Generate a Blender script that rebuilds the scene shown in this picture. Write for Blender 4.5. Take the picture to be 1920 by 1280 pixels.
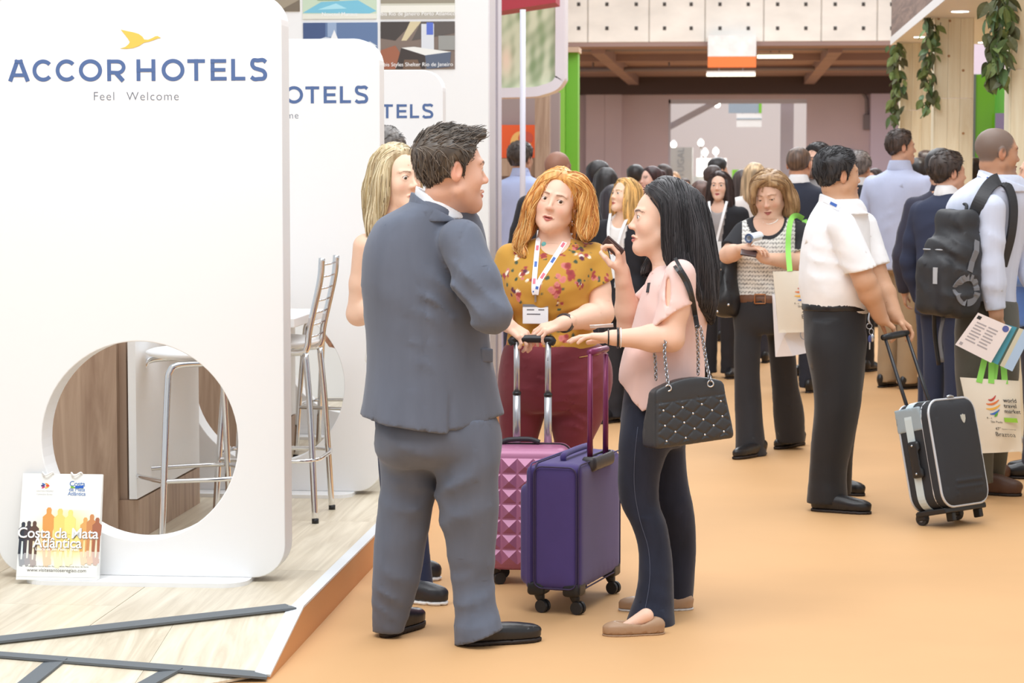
import bpy, bmesh, math, random
import numpy as np
import openvdb
from mathutils import Vector, Matrix

for o in list(bpy.data.objects):
    bpy.data.objects.remove(o, do_unlink=True)
SC = bpy.context.scene
COL = SC.collection
rng = np.random.default_rng(7)
random.seed(7)

# ------------------------------------------------------------------ camera
F, HC = 4400.0, 1.62                      # focal length in pixels of the 1920 px frame, eye height
YAW, PITCH = math.radians(5.413), math.radians(4.095)
FW = np.array([-math.sin(YAW) * math.cos(PITCH), math.cos(YAW) * math.cos(PITCH), -math.sin(PITCH)])
RT = np.array([math.cos(YAW), math.sin(YAW), 0.0])
UP = np.cross(RT, FW)
cam_d = bpy.data.cameras.new('camera')
cam_d.sensor_width = 36.0
cam_d.lens = F / 1920 * 36
cam_d.clip_start, cam_d.clip_end = 0.1, 300
cam_d.dof.use_dof = True
cam_d.dof.focus_distance = 8.5
cam_d.dof.aperture_fstop = 9.0
cam = bpy.data.objects.new('camera', cam_d)
COL.objects.link(cam)
cam.matrix_world = Matrix(((RT[0], UP[0], -FW[0], 0), (RT[1], UP[1], -FW[1], 0), (RT[2], UP[2], -FW[2], HC), (0, 0, 0, 1)))
SC.camera = cam

# ------------------------------------------------------------------ world, lamps, exposure
SC.view_settings.view_transform = 'Standard'
SC.view_settings.look = 'None'
SC.view_settings.gamma = 1.0
SC.view_settings.use_curve_mapping = False
SC.view_settings.exposure = 0.0
wd = bpy.data.worlds.new('hall_light')
SC.world = wd
wd.use_nodes = True
bg = wd.node_tree.nodes['Background']
bg.inputs[0].default_value = (0.91, 0.955, 1.0, 1)
bg.inputs[1].default_value = 0.78

def area_light(name, loc, sx, sy, watts, color=(0.96, 0.98, 1.0), rot=(0, 0, 0)):
    d = bpy.data.lights.new(name, 'AREA')
    d.shape = 'RECTANGLE'
    d.size, d.size_y, d.energy, d.color = sx, sy, watts, color
    o = bpy.data.objects.new(name, d)
    o.location = loc
    o.rotation_euler = rot
    COL.objects.link(o)
    return o

area_light('hall_lamp', (-0.6, 5.5, 6.5), 5, 5, 330)
area_light('hall_lamp', (0.3, 12.5, 6.5), 5, 6, 330)
area_light('hall_lamp', (0.3, 21.0, 6.5), 5, 7, 400)
area_light('hall_lamp', (0.3, 33.0, 6.5), 6, 9, 800)
area_light('far_hall_lamp', (0.6, 42.0, 6.8), 7, 8, 1100)
area_light('far_lamp', (1.0, 60.0, 4.15), 7, 12, 700)
area_light('next_hall_lamp', (2.0, 78.0, 8.0), 8, 8, 600)
area_light('stand_lamp', (-2.6, 6.2, 4.2), 2.0, 1.2, 60, rot=(math.radians(25), 0, 0))

# ------------------------------------------------------------------ picture point -> place in the hall
def W(px, py, Y):
    r = FW * F + RT * (px - 960) + UP * (640 - py)
    return np.array([0, 0, HC]) + r * (Y / r[1])

def G(px, py, z=0.0):
    r = FW * F + RT * (px - 960) + UP * (640 - py)
    return np.array([0, 0, HC]) + r * ((z - HC) / r[2])

def SPAN(x0, x1, y, Y):                    # metres between two picture columns at depth Y
    return float(np.linalg.norm(W(x1, y, Y) - W(x0, y, Y)))

def vaz(px):                               # azimuth of the view ray
    return math.atan((px - 1378) / F)

# ------------------------------------------------------------------ colour and materials
def lin(c):
    return tuple(((v / 255) / 12.92 if v / 255 <= 0.04045 else ((v / 255 + 0.055) / 1.055) ** 2.4) for v in c)

MATS = {}
def mat(name, rgb=(200, 200, 200), rough=0.6, metal=0.0, vcol=False, sss=0.0, bump=None, vary=None, sheen=0.0,
        emit=0.0, coat=0.0, alpha=None, spec=0.5, trans=0.0, wave=None):
    if name in MATS:
        return MATS[name]
    m = bpy.data.materials.new(name)
    m.use_nodes = True
    nt = m.node_tree
    b = nt.nodes['Principled BSDF']
    L = nt.links
    c = lin(rgb) + (1,)
    b.inputs['Base Color'].default_value = c
    b.inputs['Roughness'].default_value = rough
    b.inputs['Metallic'].default_value = metal
    b.inputs['Specular IOR Level'].default_value = spec
    if sheen:
        b.inputs['Sheen Weight'].default_value = sheen
    if coat:
        b.inputs['Coat Weight'].default_value = coat
    if trans:
        b.inputs['Transmission Weight'].default_value = trans
    if alpha is not None:
        b.inputs['Alpha'].default_value = alpha
    src = None
    if vcol:
        a = nt.nodes.new('ShaderNodeAttribute')
        a.attribute_name = 'Col'
        src = a.outputs['Color']
    tc = nt.nodes.new('ShaderNodeTexCoord')
    if vary:                               # (scale xyz, amount, detail): natural unevenness of the colour
        sc, amt, det = vary
        mp = nt.nodes.new('ShaderNodeMapping')
        mp.inputs['Scale'].default_value = sc
        L.new(tc.outputs['Object'], mp.inputs[0])
        n = nt.nodes.new('ShaderNodeTexNoise')
        n.inputs['Scale'].default_value = 1.0
        n.inputs['Detail'].default_value = det
        L.new(mp.outputs[0], n.inputs['Vector'])
        r = nt.nodes.new('ShaderNodeMapRange')
        r.inputs['From Min'].default_value = 0.3
        r.inputs['From Max'].default_value = 0.7
        r.inputs['To Min'].default_value = 1 - amt
        r.inputs['To Max'].default_value = 1 + amt
        L.new(n.outputs['Fac'], r.inputs['Value'])
        mx = nt.nodes.new('ShaderNodeMix')
        mx.data_type = 'RGBA'
        mx.blend_type = 'MULTIPLY'
        mx.inputs['Factor'].default_value = 1
        if src:
            L.new(src, mx.inputs['A'])
        else:
            mx.inputs['A'].default_value = c
        L.new(r.outputs[0], mx.inputs['B'])
        src = mx.outputs['Result']
    if src:
        L.new(src, b.inputs['Base Color'])
    if bump:                               # (scale, strength, distance)
        n = nt.nodes.new('ShaderNodeTexNoise')
        n.inputs['Scale'].default_value = bump[0]
        n.inputs['Detail'].default_value = 3
        L.new(tc.outputs['Object'], n.inputs['Vector'])
        bp = nt.nodes.new('ShaderNodeBump')
        bp.inputs['Strength'].default_value = bump[1]
        bp.inputs['Distance'].default_value = bump[2]
        L.new(n.outputs['Fac'], bp.inputs['Height'])
        L.new(bp.outputs[0], b.inputs['Normal'])
    if sss:
        b.inputs['Subsurface Weight'].default_value = sss
        b.inputs['Subsurface Radius'].default_value = (1.0, 0.35, 0.2)
        b.inputs['Subsurface Scale'].default_value = 0.008
    if emit:
        b.inputs['Emission Color'].default_value = c
        b.inputs['Emission Strength'].default_value = emit
        if src:
            L.new(src, b.inputs['Emission Color'])
    MATS[name] = m
    return m

# ------------------------------------------------------------------ objects
def link(o, parent=None):
    COL.objects.link(o)
    if parent is not None:
        o.parent = parent
        if o.type != 'EMPTY' or True:
            o.matrix_parent_inverse = Matrix.Translation(-WORLD_LOC[parent.name])
    WORLD_LOC[o.name] = Vector((0, 0, 0)) if o.type != 'EMPTY' else Vector(o.location)
    return o
WORLD_LOC = {}

def tag(o, label=None, cat=None, group=None, kind=None):
    if label: o['label'] = label
    if cat: o['category'] = cat
    if group: o['group'] = group
    if kind: o['kind'] = kind
    return o

def thing(name, label, cat, loc=(0, 0, 0), group=None, kind=None):
    o = bpy.data.objects.new(name, None)
    o.location = [float(v) for v in loc]
    o.empty_display_size = 0.1
    link(o)
    return tag(o, label, cat, group, kind)

def mesh_np(name, V, faces, mats, parent=None, col=None, smooth=True, label=None, fmat=None):
    """V (n,3) in hall coordinates; faces: list of int arrays, each (m,k)"""
    me = bpy.data.meshes.new(name)
    V = np.asarray(V, np.float32)
    me.vertices.add(len(V))
    me.vertices.foreach_set('co', V.ravel())
    faces = [np.asarray(f, np.int32) for f in faces if len(f)]
    nl = sum(f.size for f in faces)
    nf = sum(len(f) for f in faces)
    me.loops.add(nl)
    me.loops.foreach_set('vertex_index', np.concatenate([f.ravel() for f in faces]))
    me.polygons.add(nf)
    sizes = np.concatenate([np.full(len(f), f.shape[1], np.int32) for f in faces])
    starts = np.concatenate([[0], np.cumsum(sizes)[:-1]]).astype(np.int32)
    me.polygons.foreach_set('loop_start', starts)
    if fmat is not None:
        me.polygons.foreach_set('material_index', np.asarray(fmat, np.int32))
    me.polygons.foreach_set('use_smooth', np.full(nf, smooth))
    if col is not None:
        a = me.color_attributes.new('Col', 'FLOAT_COLOR', 'POINT')
        c4 = np.ones((len(V), 4), np.float32)
        c4[:, :3] = col
        a.data.foreach_set('color', c4.ravel())
    for m in (mats if isinstance(mats, (list, tuple)) else [mats]):
        me.materials.append(m)
    me.update(calc_edges=True)
    me.validate()
    o = bpy.data.objects.new(name, me)
    link(o, parent)
    if label: o['label'] = label
    return o

def bm_obj(name, bm, mats, parent=None, smooth=False, label=None, autosmooth=None):
    me = bpy.data.meshes.new(name)
    bmesh.ops.recalc_face_normals(bm, faces=bm.faces[:])
    for f in bm.faces: f.smooth = smooth
    if autosmooth:
        for f in bm.faces: f.smooth = True
        for e in bm.edges:
            if len(e.link_faces) == 2 and e.calc_face_angle(0) > autosmooth: e.smooth = False
    bm.to_mesh(me)
    bm.free()
    for m in (mats if isinstance(mats, (list, tuple)) else [mats]):
        me.materials.append(m)
    o = bpy.data.objects.new(name, me)
    link(o, parent)
    if label: o['label'] = label
    return o

def bm_box(bm, lo, hi, bevel=0.0, M=None):
    r = bmesh.ops.create_cube(bm, size=1)
    vs = r['verts']
    lo, hi = Vector([float(v) for v in lo]), Vector([float(v) for v in hi])
    for v in vs:
        v.co = Vector([(lo[i] + hi[i]) / 2 + v.co[i] * (hi[i] - lo[i]) for i in range(3)])
    if bevel:
        es = list({e for v in vs for e in v.link_edges})
        rr = bmesh.ops.bevel(bm, geom=es, offset=bevel, segments=2, affect='EDGES', profile=0.5)
        vs = list({v for f in rr['faces'] for v in f.verts} | {v for v in vs if v.is_valid})
    if M is not None:
        for v in vs: v.co = M @ v.co
    return vs

def box(name, lo, hi, m, parent=None, bevel=0.0, M=None, label=None):
    bm = bmesh.new()
    bm_box(bm, lo, hi, bevel, M)
    return bm_obj(name, bm, m, parent, label=label)

def tube_mesh(paths, n=8, closed_ends=True):
    """paths: list of (points (k,3), radii scalar or (k,)) -> V, quads, extra tris as list"""
    VV, QQ, TT = [], [], []
    base = 0
    a = np.linspace(0, 2 * np.pi, n, endpoint=False)
    for P, R in paths:
        P = np.asarray(P, float)
        k = len(P)
        R = np.full(k, R, float) if np.isscalar(R) else np.asarray(R, float)
        T = np.gradient(P, axis=0)
        T /= np.linalg.norm(T, axis=1)[:, None] + 1e-12
        ref = np.array([0, 0, 1.0]) if abs(T[0, 2]) < 0.9 else np.array([1.0, 0, 0])
        N = np.empty_like(P)
        nv = np.cross(T[0], ref)
        for i in range(k):
            nv = nv - T[i] * (nv @ T[i])
            nv /= np.linalg.norm(nv) + 1e-12
            N[i] = nv
        B = np.cross(T, N)
        ring = P[:, None, :] + R[:, None, None] * (np.cos(a)[None, :, None] * N[:, None, :] + np.sin(a)[None, :, None] * B[:, None, :])
        VV.append(ring.reshape(-1, 3))
        i = np.arange(k - 1)[:, None] * n
        j = np.arange(n)[None, :]
        j2 = (j + 1) % n
        q = np.stack([i + j, i + j2, i + n + j2, i + n + j], -1).reshape(-1, 4) + base
        QQ.append(q)
        base += k * n
        if closed_ends:
            VV.append(P[[0, -1]])
            s = base - k * n
            TT.append(np.stack([np.full(n, base), s + (np.arange(n) + 1) % n, s + np.arange(n)], -1))
            s2 = base - n
            TT.append(np.stack([np.full(n, base + 1), s2 + np.arange(n), s2 + (np.arange(n) + 1) % n], -1))
            base += 2
    return np.concatenate(VV), np.concatenate(QQ), (np.concatenate(TT) if TT else np.zeros((0, 3), int))

def tubes(name, paths, m, parent=None, n=8, label=None, col=None, closed=True):
    V, Q, T = tube_mesh(paths, n, closed)
    return mesh_np(name, V, [Q, T], m, parent, label=label, col=col)

def spline(pts, k=12):
    """Catmull-Rom through the points"""
    P = np.asarray(pts, float)
    if len(P) < 3:
        t = np.linspace(0, 1, k)[:, None]
        return P[0] * (1 - t) + P[-1] * t
    Q = np.vstack([2 * P[0] - P[1], P, 2 * P[-1] - P[-2]])
    out = []
    for i in range(1, len(Q) - 2):
        t = np.linspace(0, 1, k, endpoint=False)[:, None]
        p0, p1, p2, p3 = Q[i - 1], Q[i], Q[i + 1], Q[i + 2]
        out.append(0.5 * (2 * p1 + (p2 - p0) * t + (2 * p0 - 5 * p1 + 4 * p2 - p3) * t ** 2 + (3 * p1 - p0 - 3 * p2 + p3) * t ** 3))
    out.append(P[-1:])
    return np.vstack(out)

def flat_poly(name, outlines, M, m, parent=None, depth=0.0, label=None):
    """filled 2D outline(s) (first outer, others holes), through a curve, extruded by depth; M maps local xy to the hall"""
    cu = bpy.data.curves.new(name, 'CURVE')
    cu.dimensions = '2D'
    cu.fill_mode = 'BOTH'
    cu.extrude = depth / 2
    for pts in outlines:
        s = cu.splines.new('POLY')
        s.points.add(len(pts) - 1)
        for i, p in enumerate(pts):
            s.points[i].co = (p[0], p[1], 0, 1)
        s.use_cyclic_u = True
    return curve_to_obj(name, cu, M, m, parent, label)

def curve_to_obj(name, cu, M, m, parent, label=None):
    t = bpy.data.objects.new('tmp', cu)
    me = bpy.data.meshes.new_from_object(t)
    bpy.data.objects.remove(t)
    bpy.data.curves.remove(cu)
    me.transform(M)
    me.name = name
    me.materials.clear()
    me.materials.append(m)
    o = bpy.data.objects.new(name, me)
    link(o, parent)
    if label: o['label'] = label
    return o

def text_obj(name, s, size, M, m, parent=None, align='CENTER', spacing=1.0, offset=0.0, depth=0.0, shear=0.0, label=None, lines=1.0):
    cu = bpy.data.curves.new(name, 'FONT')
    cu.body = s
    cu.size = size
    cu.align_x = align
    cu.align_y = 'CENTER'
    cu.space_character = spacing
    cu.space_line = lines
    cu.offset = offset
    cu.extrude = depth / 2
    cu.shear = shear
    cu.resolution_u = 4
    return curve_to_obj(name, cu, M, m, parent, label)

def frame(o, x, y):
    """matrix from origin o, unit x and y axes (z = x cross y)"""
    x, y = Vector(x).normalized(), Vector(y).normalized()
    z = x.cross(y)
    return Matrix(((x[0], y[0], z[0], o[0]), (x[1], y[1], z[1], o[1]), (x[2], y[2], z[2], o[2]), (0, 0, 0, 1)))

FRONT = ((1, 0, 0), (0, 0, 1))             # a face that looks towards the camera end of the hall (-Y)
# ------------------------------------------------------------------ signed-distance modelling
def smin(a, b, k):
    if k <= 0: return np.minimum(a, b)
    h = np.maximum(k - np.abs(a - b), 0) / k
    return np.minimum(a, b) - h * h * k * 0.25
def smax(a, b, k):
    return -smin(-a, -b, k)
def U(k, *fs):
    def f(p):
        d = fs[0](p)
        for g in fs[1:]: d = smin(d, g(p), k)
        return d
    return f
def SUB(k, a, *bs):
    def f(p):
        d = a(p)
        for b in bs: d = smax(d, -b(p), k)
        return d
    return f
def CUT(f, *planes, k=0.004):
    """keep the side n.(p-o) <= 0 of every (o, n)"""
    def g(p):
        d = f(p)
        for o, n in planes:
            n = np.asarray(n, float); n = n / np.linalg.norm(n)
            d = smax(d, (p - np.asarray(o)) @ n, k)
        return d
    return g
def OFF(f, t):
    return lambda p: f(p) - t
f4 = np.float32
def nrm2(q):
    return np.sqrt(np.einsum('ij,ij->i', q, q))
def sphere(c, r):
    c = np.asarray(c, f4)
    return lambda p: nrm2(p - c) - f4(r)
def ell(c, r, R=None):
    c, r = np.asarray(c, f4), np.asarray(r, f4)
    R = None if R is None else np.asarray(R, f4)
    m = r.min()
    def f(p):
        q = p - c
        if R is not None: q = q @ R
        q = q / r
        k0 = nrm2(q)
        k1 = nrm2(q / r) + f4(1e-9)
        return np.where(k0 < 1e-3, -m, k0 * (k0 - 1) / k1)
    return f
def rc(a, b, ra, rb):
    a, b = np.asarray(a, f4), np.asarray(b, f4)
    ba = b - a
    L = ba @ ba + f4(1e-12)
    ra, dr = f4(ra), f4(rb - ra)
    def f(p):
        q = p - a
        t = np.clip(q @ (ba / L), 0, 1)
        q -= t[:, None] * ba
        return nrm2(q) - (ra + dr * t)
    return f
def chain(pts, rad, k=0.01):
    fs = [rc(pts[i], pts[i + 1], rad[i], rad[i + 1]) for i in range(len(pts) - 1)]
    return U(k, *fs)
def rbox(c, h, r, R=None):
    c, h = np.asarray(c, f4), np.asarray(h, f4)
    R = None if R is None else np.asarray(R, f4)
    def f(p):
        q = p - c
        if R is not None: q = q @ R
        q = np.abs(q) - h + f4(r)
        return nrm2(np.maximum(q, 0)) + np.minimum(q.max(1), 0) - r
    return f
def nz(p, fr, seed=0):
    r = np.random.default_rng(seed)
    d = np.zeros(len(p), p.dtype)
    for _ in range(6):
        k = r.normal(size=3)
        k = k / np.linalg.norm(k) * fr * r.uniform(0.6, 1.5) * 2 * np.pi
        d += np.sin(p @ k.astype(p.dtype) + p.dtype.type(r.uniform(0, 6.28)))
    return d / p.dtype.type(3.5)
def smooth01(x):
    x = np.clip(x, 0, 1)
    return x * x * (3 - 2 * x)

class Slices:
    """an upright body given by cross sections: rows (py, xl, xr, aspect, dy) in picture points at depth Y0+dy; the section is a
    (super)ellipse turned by psi (degrees) about the vertical, whose outline spans xl..xr from the front"""
    def __init__(self, rows, Y0, psi=0.0, n=2.2, cap=0.01):
        Z, CX, CY, A, B, PS = [], [], [], [], [], []
        for row in rows:
            y, xl, xr, asp, dy = row[:5]
            ps = math.radians(row[5] if len(row) > 5 else psi)
            c = W((xl + xr) / 2, y, Y0 + dy)
            w = SPAN(xl, xr, y, Y0 + dy) / 2
            wb = w / math.sqrt(math.cos(ps) ** 2 + asp ** 2 * math.sin(ps) ** 2)
            Z.append(c[2]); CX.append(c[0]); CY.append(c[1]); A.append(wb); B.append(wb * asp)
            PS.append(ps - vaz((xl + xr) / 2))
        D = np.stack([CX, CY, A, B, PS], 1)
        Z = np.array(Z)
        if Z[0] > Z[-1]: Z, D = Z[::-1], D[::-1]
        zz = np.linspace(Z[0], Z[-1], 240)
        out = np.empty((240, 5))
        m = np.gradient(D, Z, axis=0) if len(Z) > 2 else np.repeat((D[1:] - D[:1]) / (Z[1] - Z[0]), 2, 0)
        i = np.clip(np.searchsorted(Z, zz, 'right') - 1, 0, len(Z) - 2)
        h = (Z[i + 1] - Z[i])[:, None]
        t = (zz - Z[i])[:, None] / h
        out = (2*t**3 - 3*t**2 + 1) * D[i] + (t**3 - 2*t**2 + t) * h * m[i] + (-2*t**3 + 3*t**2) * D[i + 1] + (t**3 - t**2) * h * m[i + 1]
        self.zz, self.tab, self.n, self.cap = zz, out, n, cap
        self.z0, self.z1 = Z[0], Z[-1]
    def at(self, z):
        return [np.interp(z, self.zz, self.tab[:, i]) for i in range(5)]
    def local(self, p):
        cx, cy, a, b, ps = [v.astype(p.dtype) for v in self.at(p[:, 2])]
        x, y = p[:, 0] - cx, p[:, 1] - cy
        return x * np.cos(ps) + y * np.sin(ps), -x * np.sin(ps) + y * np.cos(ps), a, b
    def __call__(self, p):
        u, v, a, b = self.local(p)
        n = self.n
        k = (np.abs(u / a) ** n + np.abs(v / b) ** n) ** (1 / n) + 1e-9
        g = np.sqrt((u / a ** 2) ** 2 + (v / b ** 2) ** 2) / k + 1e-9
        d = np.maximum((k - 1) / g, -np.minimum(a, b))
        d = np.where(k < 0.05, -np.minimum(a, b), d)
        zc = np.maximum(self.z0 - p[:, 2], p[:, 2] - self.z1)
        return smax(d, zc, self.cap)
    def surf(self, z, ang, off=0.0):
        """point on the section at height z, angle ang (0 = local +u)"""
        cx, cy, a, b, ps = [float(v) for v in self.at(np.array([z]))] if np.isscalar(z) else self.at(z)
        n = self.n
        c, s = np.cos(ang), np.sin(ang)
        r = 1 / (np.abs(c / a) ** n + np.abs(s / b) ** n) ** (1 / n) + off
        u, v = r * c, r * s
        return np.stack([cx + u * np.cos(ps) - v * np.sin(ps), cy + u * np.sin(ps) + v * np.cos(ps), np.broadcast_to(z, np.shape(u))], -1)

def FOLD(f, folds, fine=(0.0, 10)):
    """cloth creases: each fold is (centre, direction, wavelength, amplitude, reach[, along]) -- waves across `direction`"""
    def g(p):
        d = f(p)
        if fine[0]: d = d + fine[0] * nz(p, fine[1], 3)
        for i, fo in enumerate(folds):
            c, n, wl, amp, reach = fo[:5]
            n = np.asarray(n, float); n = n / np.linalg.norm(n)
            q = p - np.asarray(c)
            s = q @ n
            r2 = np.maximum((q ** 2).sum(1) - s * s, 0)
            w = np.exp(-s * s / (2 * reach ** 2) - r2 / (2 * (reach * 1.15) ** 2))
            ph = s / wl * 2 * np.pi + 2.4 * nz(p, 0.22 / wl, 11 + i)
            rd = (0.5 + 0.5 * np.sin(ph)) ** 2.2 * (0.75 + 0.4 * nz(p, 0.35 / wl, 51 + i))
            d = d - amp * w * (rd - 0.3)
        return d
    return g

def mesh_sdf(f, lo, hi, h, adapt=0.0):
    lo, hi = np.asarray(lo, float) - 3 * h, np.asarray(hi, float) + 3 * h
    B = 8
    nb = np.maximum(np.ceil((hi - lo) / (h * B)).astype(int), 1)
    bi = np.stack(np.meshgrid(*[np.arange(n) for n in nb], indexing='ij'), -1).reshape(-1, 3)
    cen = lo + (bi + 0.5) * B * h - 0.5 * h
    dc = np.concatenate([f(c.astype(np.float32)) for c in np.array_split(cen, max(1, len(cen) // 100000))])
    arr = np.empty((nb[0], nb[1], nb[2], B, B, B), np.float32)
    arr[...] = np.clip(dc, -3 * h, 3 * h).reshape(nb[0], nb[1], nb[2], 1, 1, 1)
    keep = np.nonzero(np.abs(dc) < h * B * 0.87 * 1.5 + 2 * h)[0]
    sub = np.stack(np.meshgrid(*[np.arange(B)] * 3, indexing='ij'), -1).reshape(-1, 3) * h
    for ch in np.array_split(keep, max(1, len(keep) // 400)):
        if not len(ch): continue
        base = lo + bi[ch] * B * h
        pts = (base[:, None, :] + sub[None]).reshape(-1, 3).astype(np.float32)
        v = np.clip(f(pts), -3 * h, 3 * h).reshape(-1, B, B, B)
        b = bi[ch]
        arr[b[:, 0], b[:, 1], b[:, 2]] = v
    arr = np.ascontiguousarray(arr.transpose(0, 3, 1, 4, 2, 5).reshape(nb[0] * B, nb[1] * B, nb[2] * B))
    arr[0], arr[-1], arr[:, 0], arr[:, -1], arr[:, :, 0], arr[:, :, -1] = (3 * h,) * 6
    g = openvdb.FloatGrid(3 * h)
    g.copyFromArray(arr)
    P, T, Q = g.convertToPolygons(0.0, adapt)
    return lo + P.astype(float) * h, np.asarray(Q, int).reshape(-1, 4)[:, ::-1], np.asarray(T, int).reshape(-1, 3)[:, ::-1]

def sdf_obj(name, f, lo, hi, h, m, parent=None, adapt=None, col=None, label=None):
    if adapt is None: adapt = 0.0 if col else 0.08
    V, Q, T = mesh_sdf(f, lo, hi, h, adapt)
    return mesh_np(name, V, [Q, T], m, parent, col=col(V) if col else None, label=label)

def bounds(*pts, pad=0.1):
    P = np.vstack([np.asarray(p, float).reshape(-1, 3) for p in pts])
    return P.min(0) - pad, P.max(0) + pad
# ------------------------------------------------------------------ people: heads, hair, hands
SKIN = mat('skin', (226, 178, 150), 0.5, vcol=True, sss=0.07, bump=(260, 0.12, 0.001), spec=0.4)
EYE = mat('eye', (240, 236, 230), 0.12, vcol=True, spec=0.6)
HAIRM = mat('hair', (60, 45, 35), 0.42, vcol=True, spec=0.45)

class Head:
    """head frame: x = the person's right, y = where the nose points, z = up; metres at scale 1 = 0.226 m from chin to crown"""
    def __init__(self, c, az, pitch=0, roll=0, s=1.0, female=False, jaw=1.0, nose=1.0, full=1.0, open_mouth=0.0, lid=0.0):
        a, p, r = math.radians(az), math.radians(pitch), math.radians(roll)
        Rz = np.array([[math.cos(a), math.sin(a), 0], [-math.sin(a), math.cos(a), 0], [0, 0, 1]])
        Rx = np.array([[1, 0, 0], [0, math.cos(p), -math.sin(p)], [0, math.sin(p), math.cos(p)]])
        Ry = np.array([[math.cos(r), 0, math.sin(r)], [0, 1, 0], [-math.sin(r), 0, math.cos(r)]])
        self.R, self.c, self.s = Rz @ Rx @ Ry, np.asarray(c, float), s
        self.female, self.jaw, self.nose, self.full, self.om, self.lid = female, jaw, nose, full, open_mouth, lid
        j, fu = jaw, full
        q = [ell((0, -0.014, 0.030), (0.0755, 0.094, 0.083)),
             ell((0, 0.028, -0.022), (0.0600 * fu, 0.060, 0.082)),
             rc((0.046 * j * fu, 0.006, -0.056), (0.010, 0.066, -0.096), 0.022, 0.016),
             rc((-0.046 * j * fu, 0.006, -0.056), (-0.010, 0.066, -0.096), 0.022, 0.016),
             ell((0, 0.030, -0.078), (0.040 * j * fu, 0.045, 0.030))]
        self.core_l = U(0.028, *q)
        self.skull_l = q[0]
    def w(self, p):                        # head frame -> hall
        return self.c + (np.asarray(p, float) * self.s) @ self.R.T
    def l(self, p):
        return ((p - self.c) @ self.R) / self.s
    def wrap(self, f):
        return lambda p: f(self.l(p)) * self.s
    def dirw(self, v):
        return np.asarray(v, float) @ self.R.T
    def sdf(self, ears=True, fine=True):
        n = self.nose
        core = self.core_l
        cheek = [ell((sx * 0.040, 0.052, -0.026), (0.020 * self.full, 0.022, 0.024)) for sx in (-1, 1)]
        chin = sphere((0, 0.071, -0.094), 0.0175 if self.female else 0.0195)
        f = U(0.025, core, chin, *cheek)
        brow = 0.0042 if self.female else 0.0080
        if fine:
            sock = [ell((sx * 0.0325, 0.098, 0.006), (0.019, 0.0155, 0.0125)) for sx in (-1, 1)]
            f = SUB(0.015, f, *sock)
            bro = [rc((sx * 0.015, 0.0835, 0.0285), (sx * 0.046, 0.066, 0.029), brow, brow * 0.8) for sx in (-1, 1)]
            f = U(0.014, f, *bro)
            lids = []
            for sx in (-1, 1):
                e = (sx * 0.031, 0.0725, 0.007)
                lids.append(SUB(0.002, sphere(e, 0.0138), ell((sx * 0.031, 0.087, 0.0066 - 0.004 * self.lid), (0.0134, 0.016, 0.0062 - 0.004 * self.lid))))
            f = U(0.006, f, *lids)
        k = 0.84 if self.female else 1.0
        ns = U(0.009, rc((0, 0.081, 0.012), (0, 0.084 + 0.0175 * n, -0.021), 0.0062 * k, 0.0088 * k),
               ell((0, 0.084 + 0.0158 * n, -0.0245), (0.0092 * k, 0.0092, 0.0078)),
               ell((0.0105 * k, 0.087 + 0.005 * n, -0.0275), (0.0072 * k, 0.0110, 0.0068)), ell((-0.0105 * k, 0.087 + 0.005 * n, -0.0275), (0.0072 * k, 0.0110, 0.0068)))
        f = U(0.010, f, ns)
        if fine:
            f = SUB(0.003, f, ell((0.006, 0.093 + 0.006 * n, -0.0328), (0.0032, 0.0055, 0.0035)), ell((-0.006, 0.093 + 0.006 * n, -0.0328), (0.0032, 0.0055, 0.0035)))
            om = self.om
            wl = 0.021
            up = chain([(-wl, 0.083, -0.0605), (-0.008, 0.0922, -0.0555), (0, 0.0932, -0.0570), (0.008, 0.0922, -0.0555), (wl, 0.083, -0.0605)], [0.002, 0.0048, 0.0046, 0.0048, 0.002], 0.004)
            lo = chain([(-wl, 0.083, -0.0615 - om * 0.2), (0, 0.0912, -0.0690 - om), (wl, 0.083, -0.0615 - om * 0.2)], [0.002, 0.0062, 0.002], 0.004)
            f = U(0.004, f, up, lo)
            f = SUB(0.0025, f, ell((0, 0.096, -0.0622 - om / 2), (0.019, 0.009, 0.0012 + om * 0.6)))
        if ears:
            for sx in (-1, 1):
                e = SUB(0.004, ell((sx * 0.0775, -0.010, -0.002), (0.0085, 0.0185, 0.031)), ell((sx * 0.0875, -0.005, 0.002), (0.008, 0.0105, 0.019)))
                f = U(0.006, f, e)
        return self.wrap(f)
    def box(self, pad=0.02):
        r = 0.135 * self.s + pad
        return self.c - r, self.c + r
    def eyes(self, parent, iris=(80, 55, 40), look=(0, 1, 0), n=14):
        look = np.asarray(look, float); look /= np.linalg.norm(look)
        for sx in (-1, 1):
            th, ph = np.linspace(0, np.pi, n), np.linspace(0, 2 * np.pi, n, endpoint=False)
            d = look + 0.0
            t1 = np.cross(d, (0, 0, 1)); t1 /= np.linalg.norm(t1); t2 = np.cross(t1, d)
            V = np.array([np.cos(a) * d + np.sin(a) * (np.cos(b) * t1 + np.sin(b) * t2) for a in th ** 1.25 / np.pi ** 0.25 for b in ph])
            ang = np.repeat(th ** 1.25 / np.pi ** 0.25, n)
            c = np.where((ang < 0.24)[:, None], lin((12, 10, 10)), np.where((ang < 0.56)[:, None], lin(iris), lin((236, 228, 222))))
            P = V * 0.0123 + np.array([sx * 0.031, 0.0722, 0.007])
            i, j = np.meshgrid(np.arange(n - 1), np.arange(n), indexing='ij')
            q = np.stack([i * n + j, (i + 1) * n + j, (i + 1) * n + (j + 1) % n, i * n + (j + 1) % n], -1).reshape(-1, 4)
            mesh_np('eye', self.w(P), [q], EYE, parent, col=c)
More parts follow.
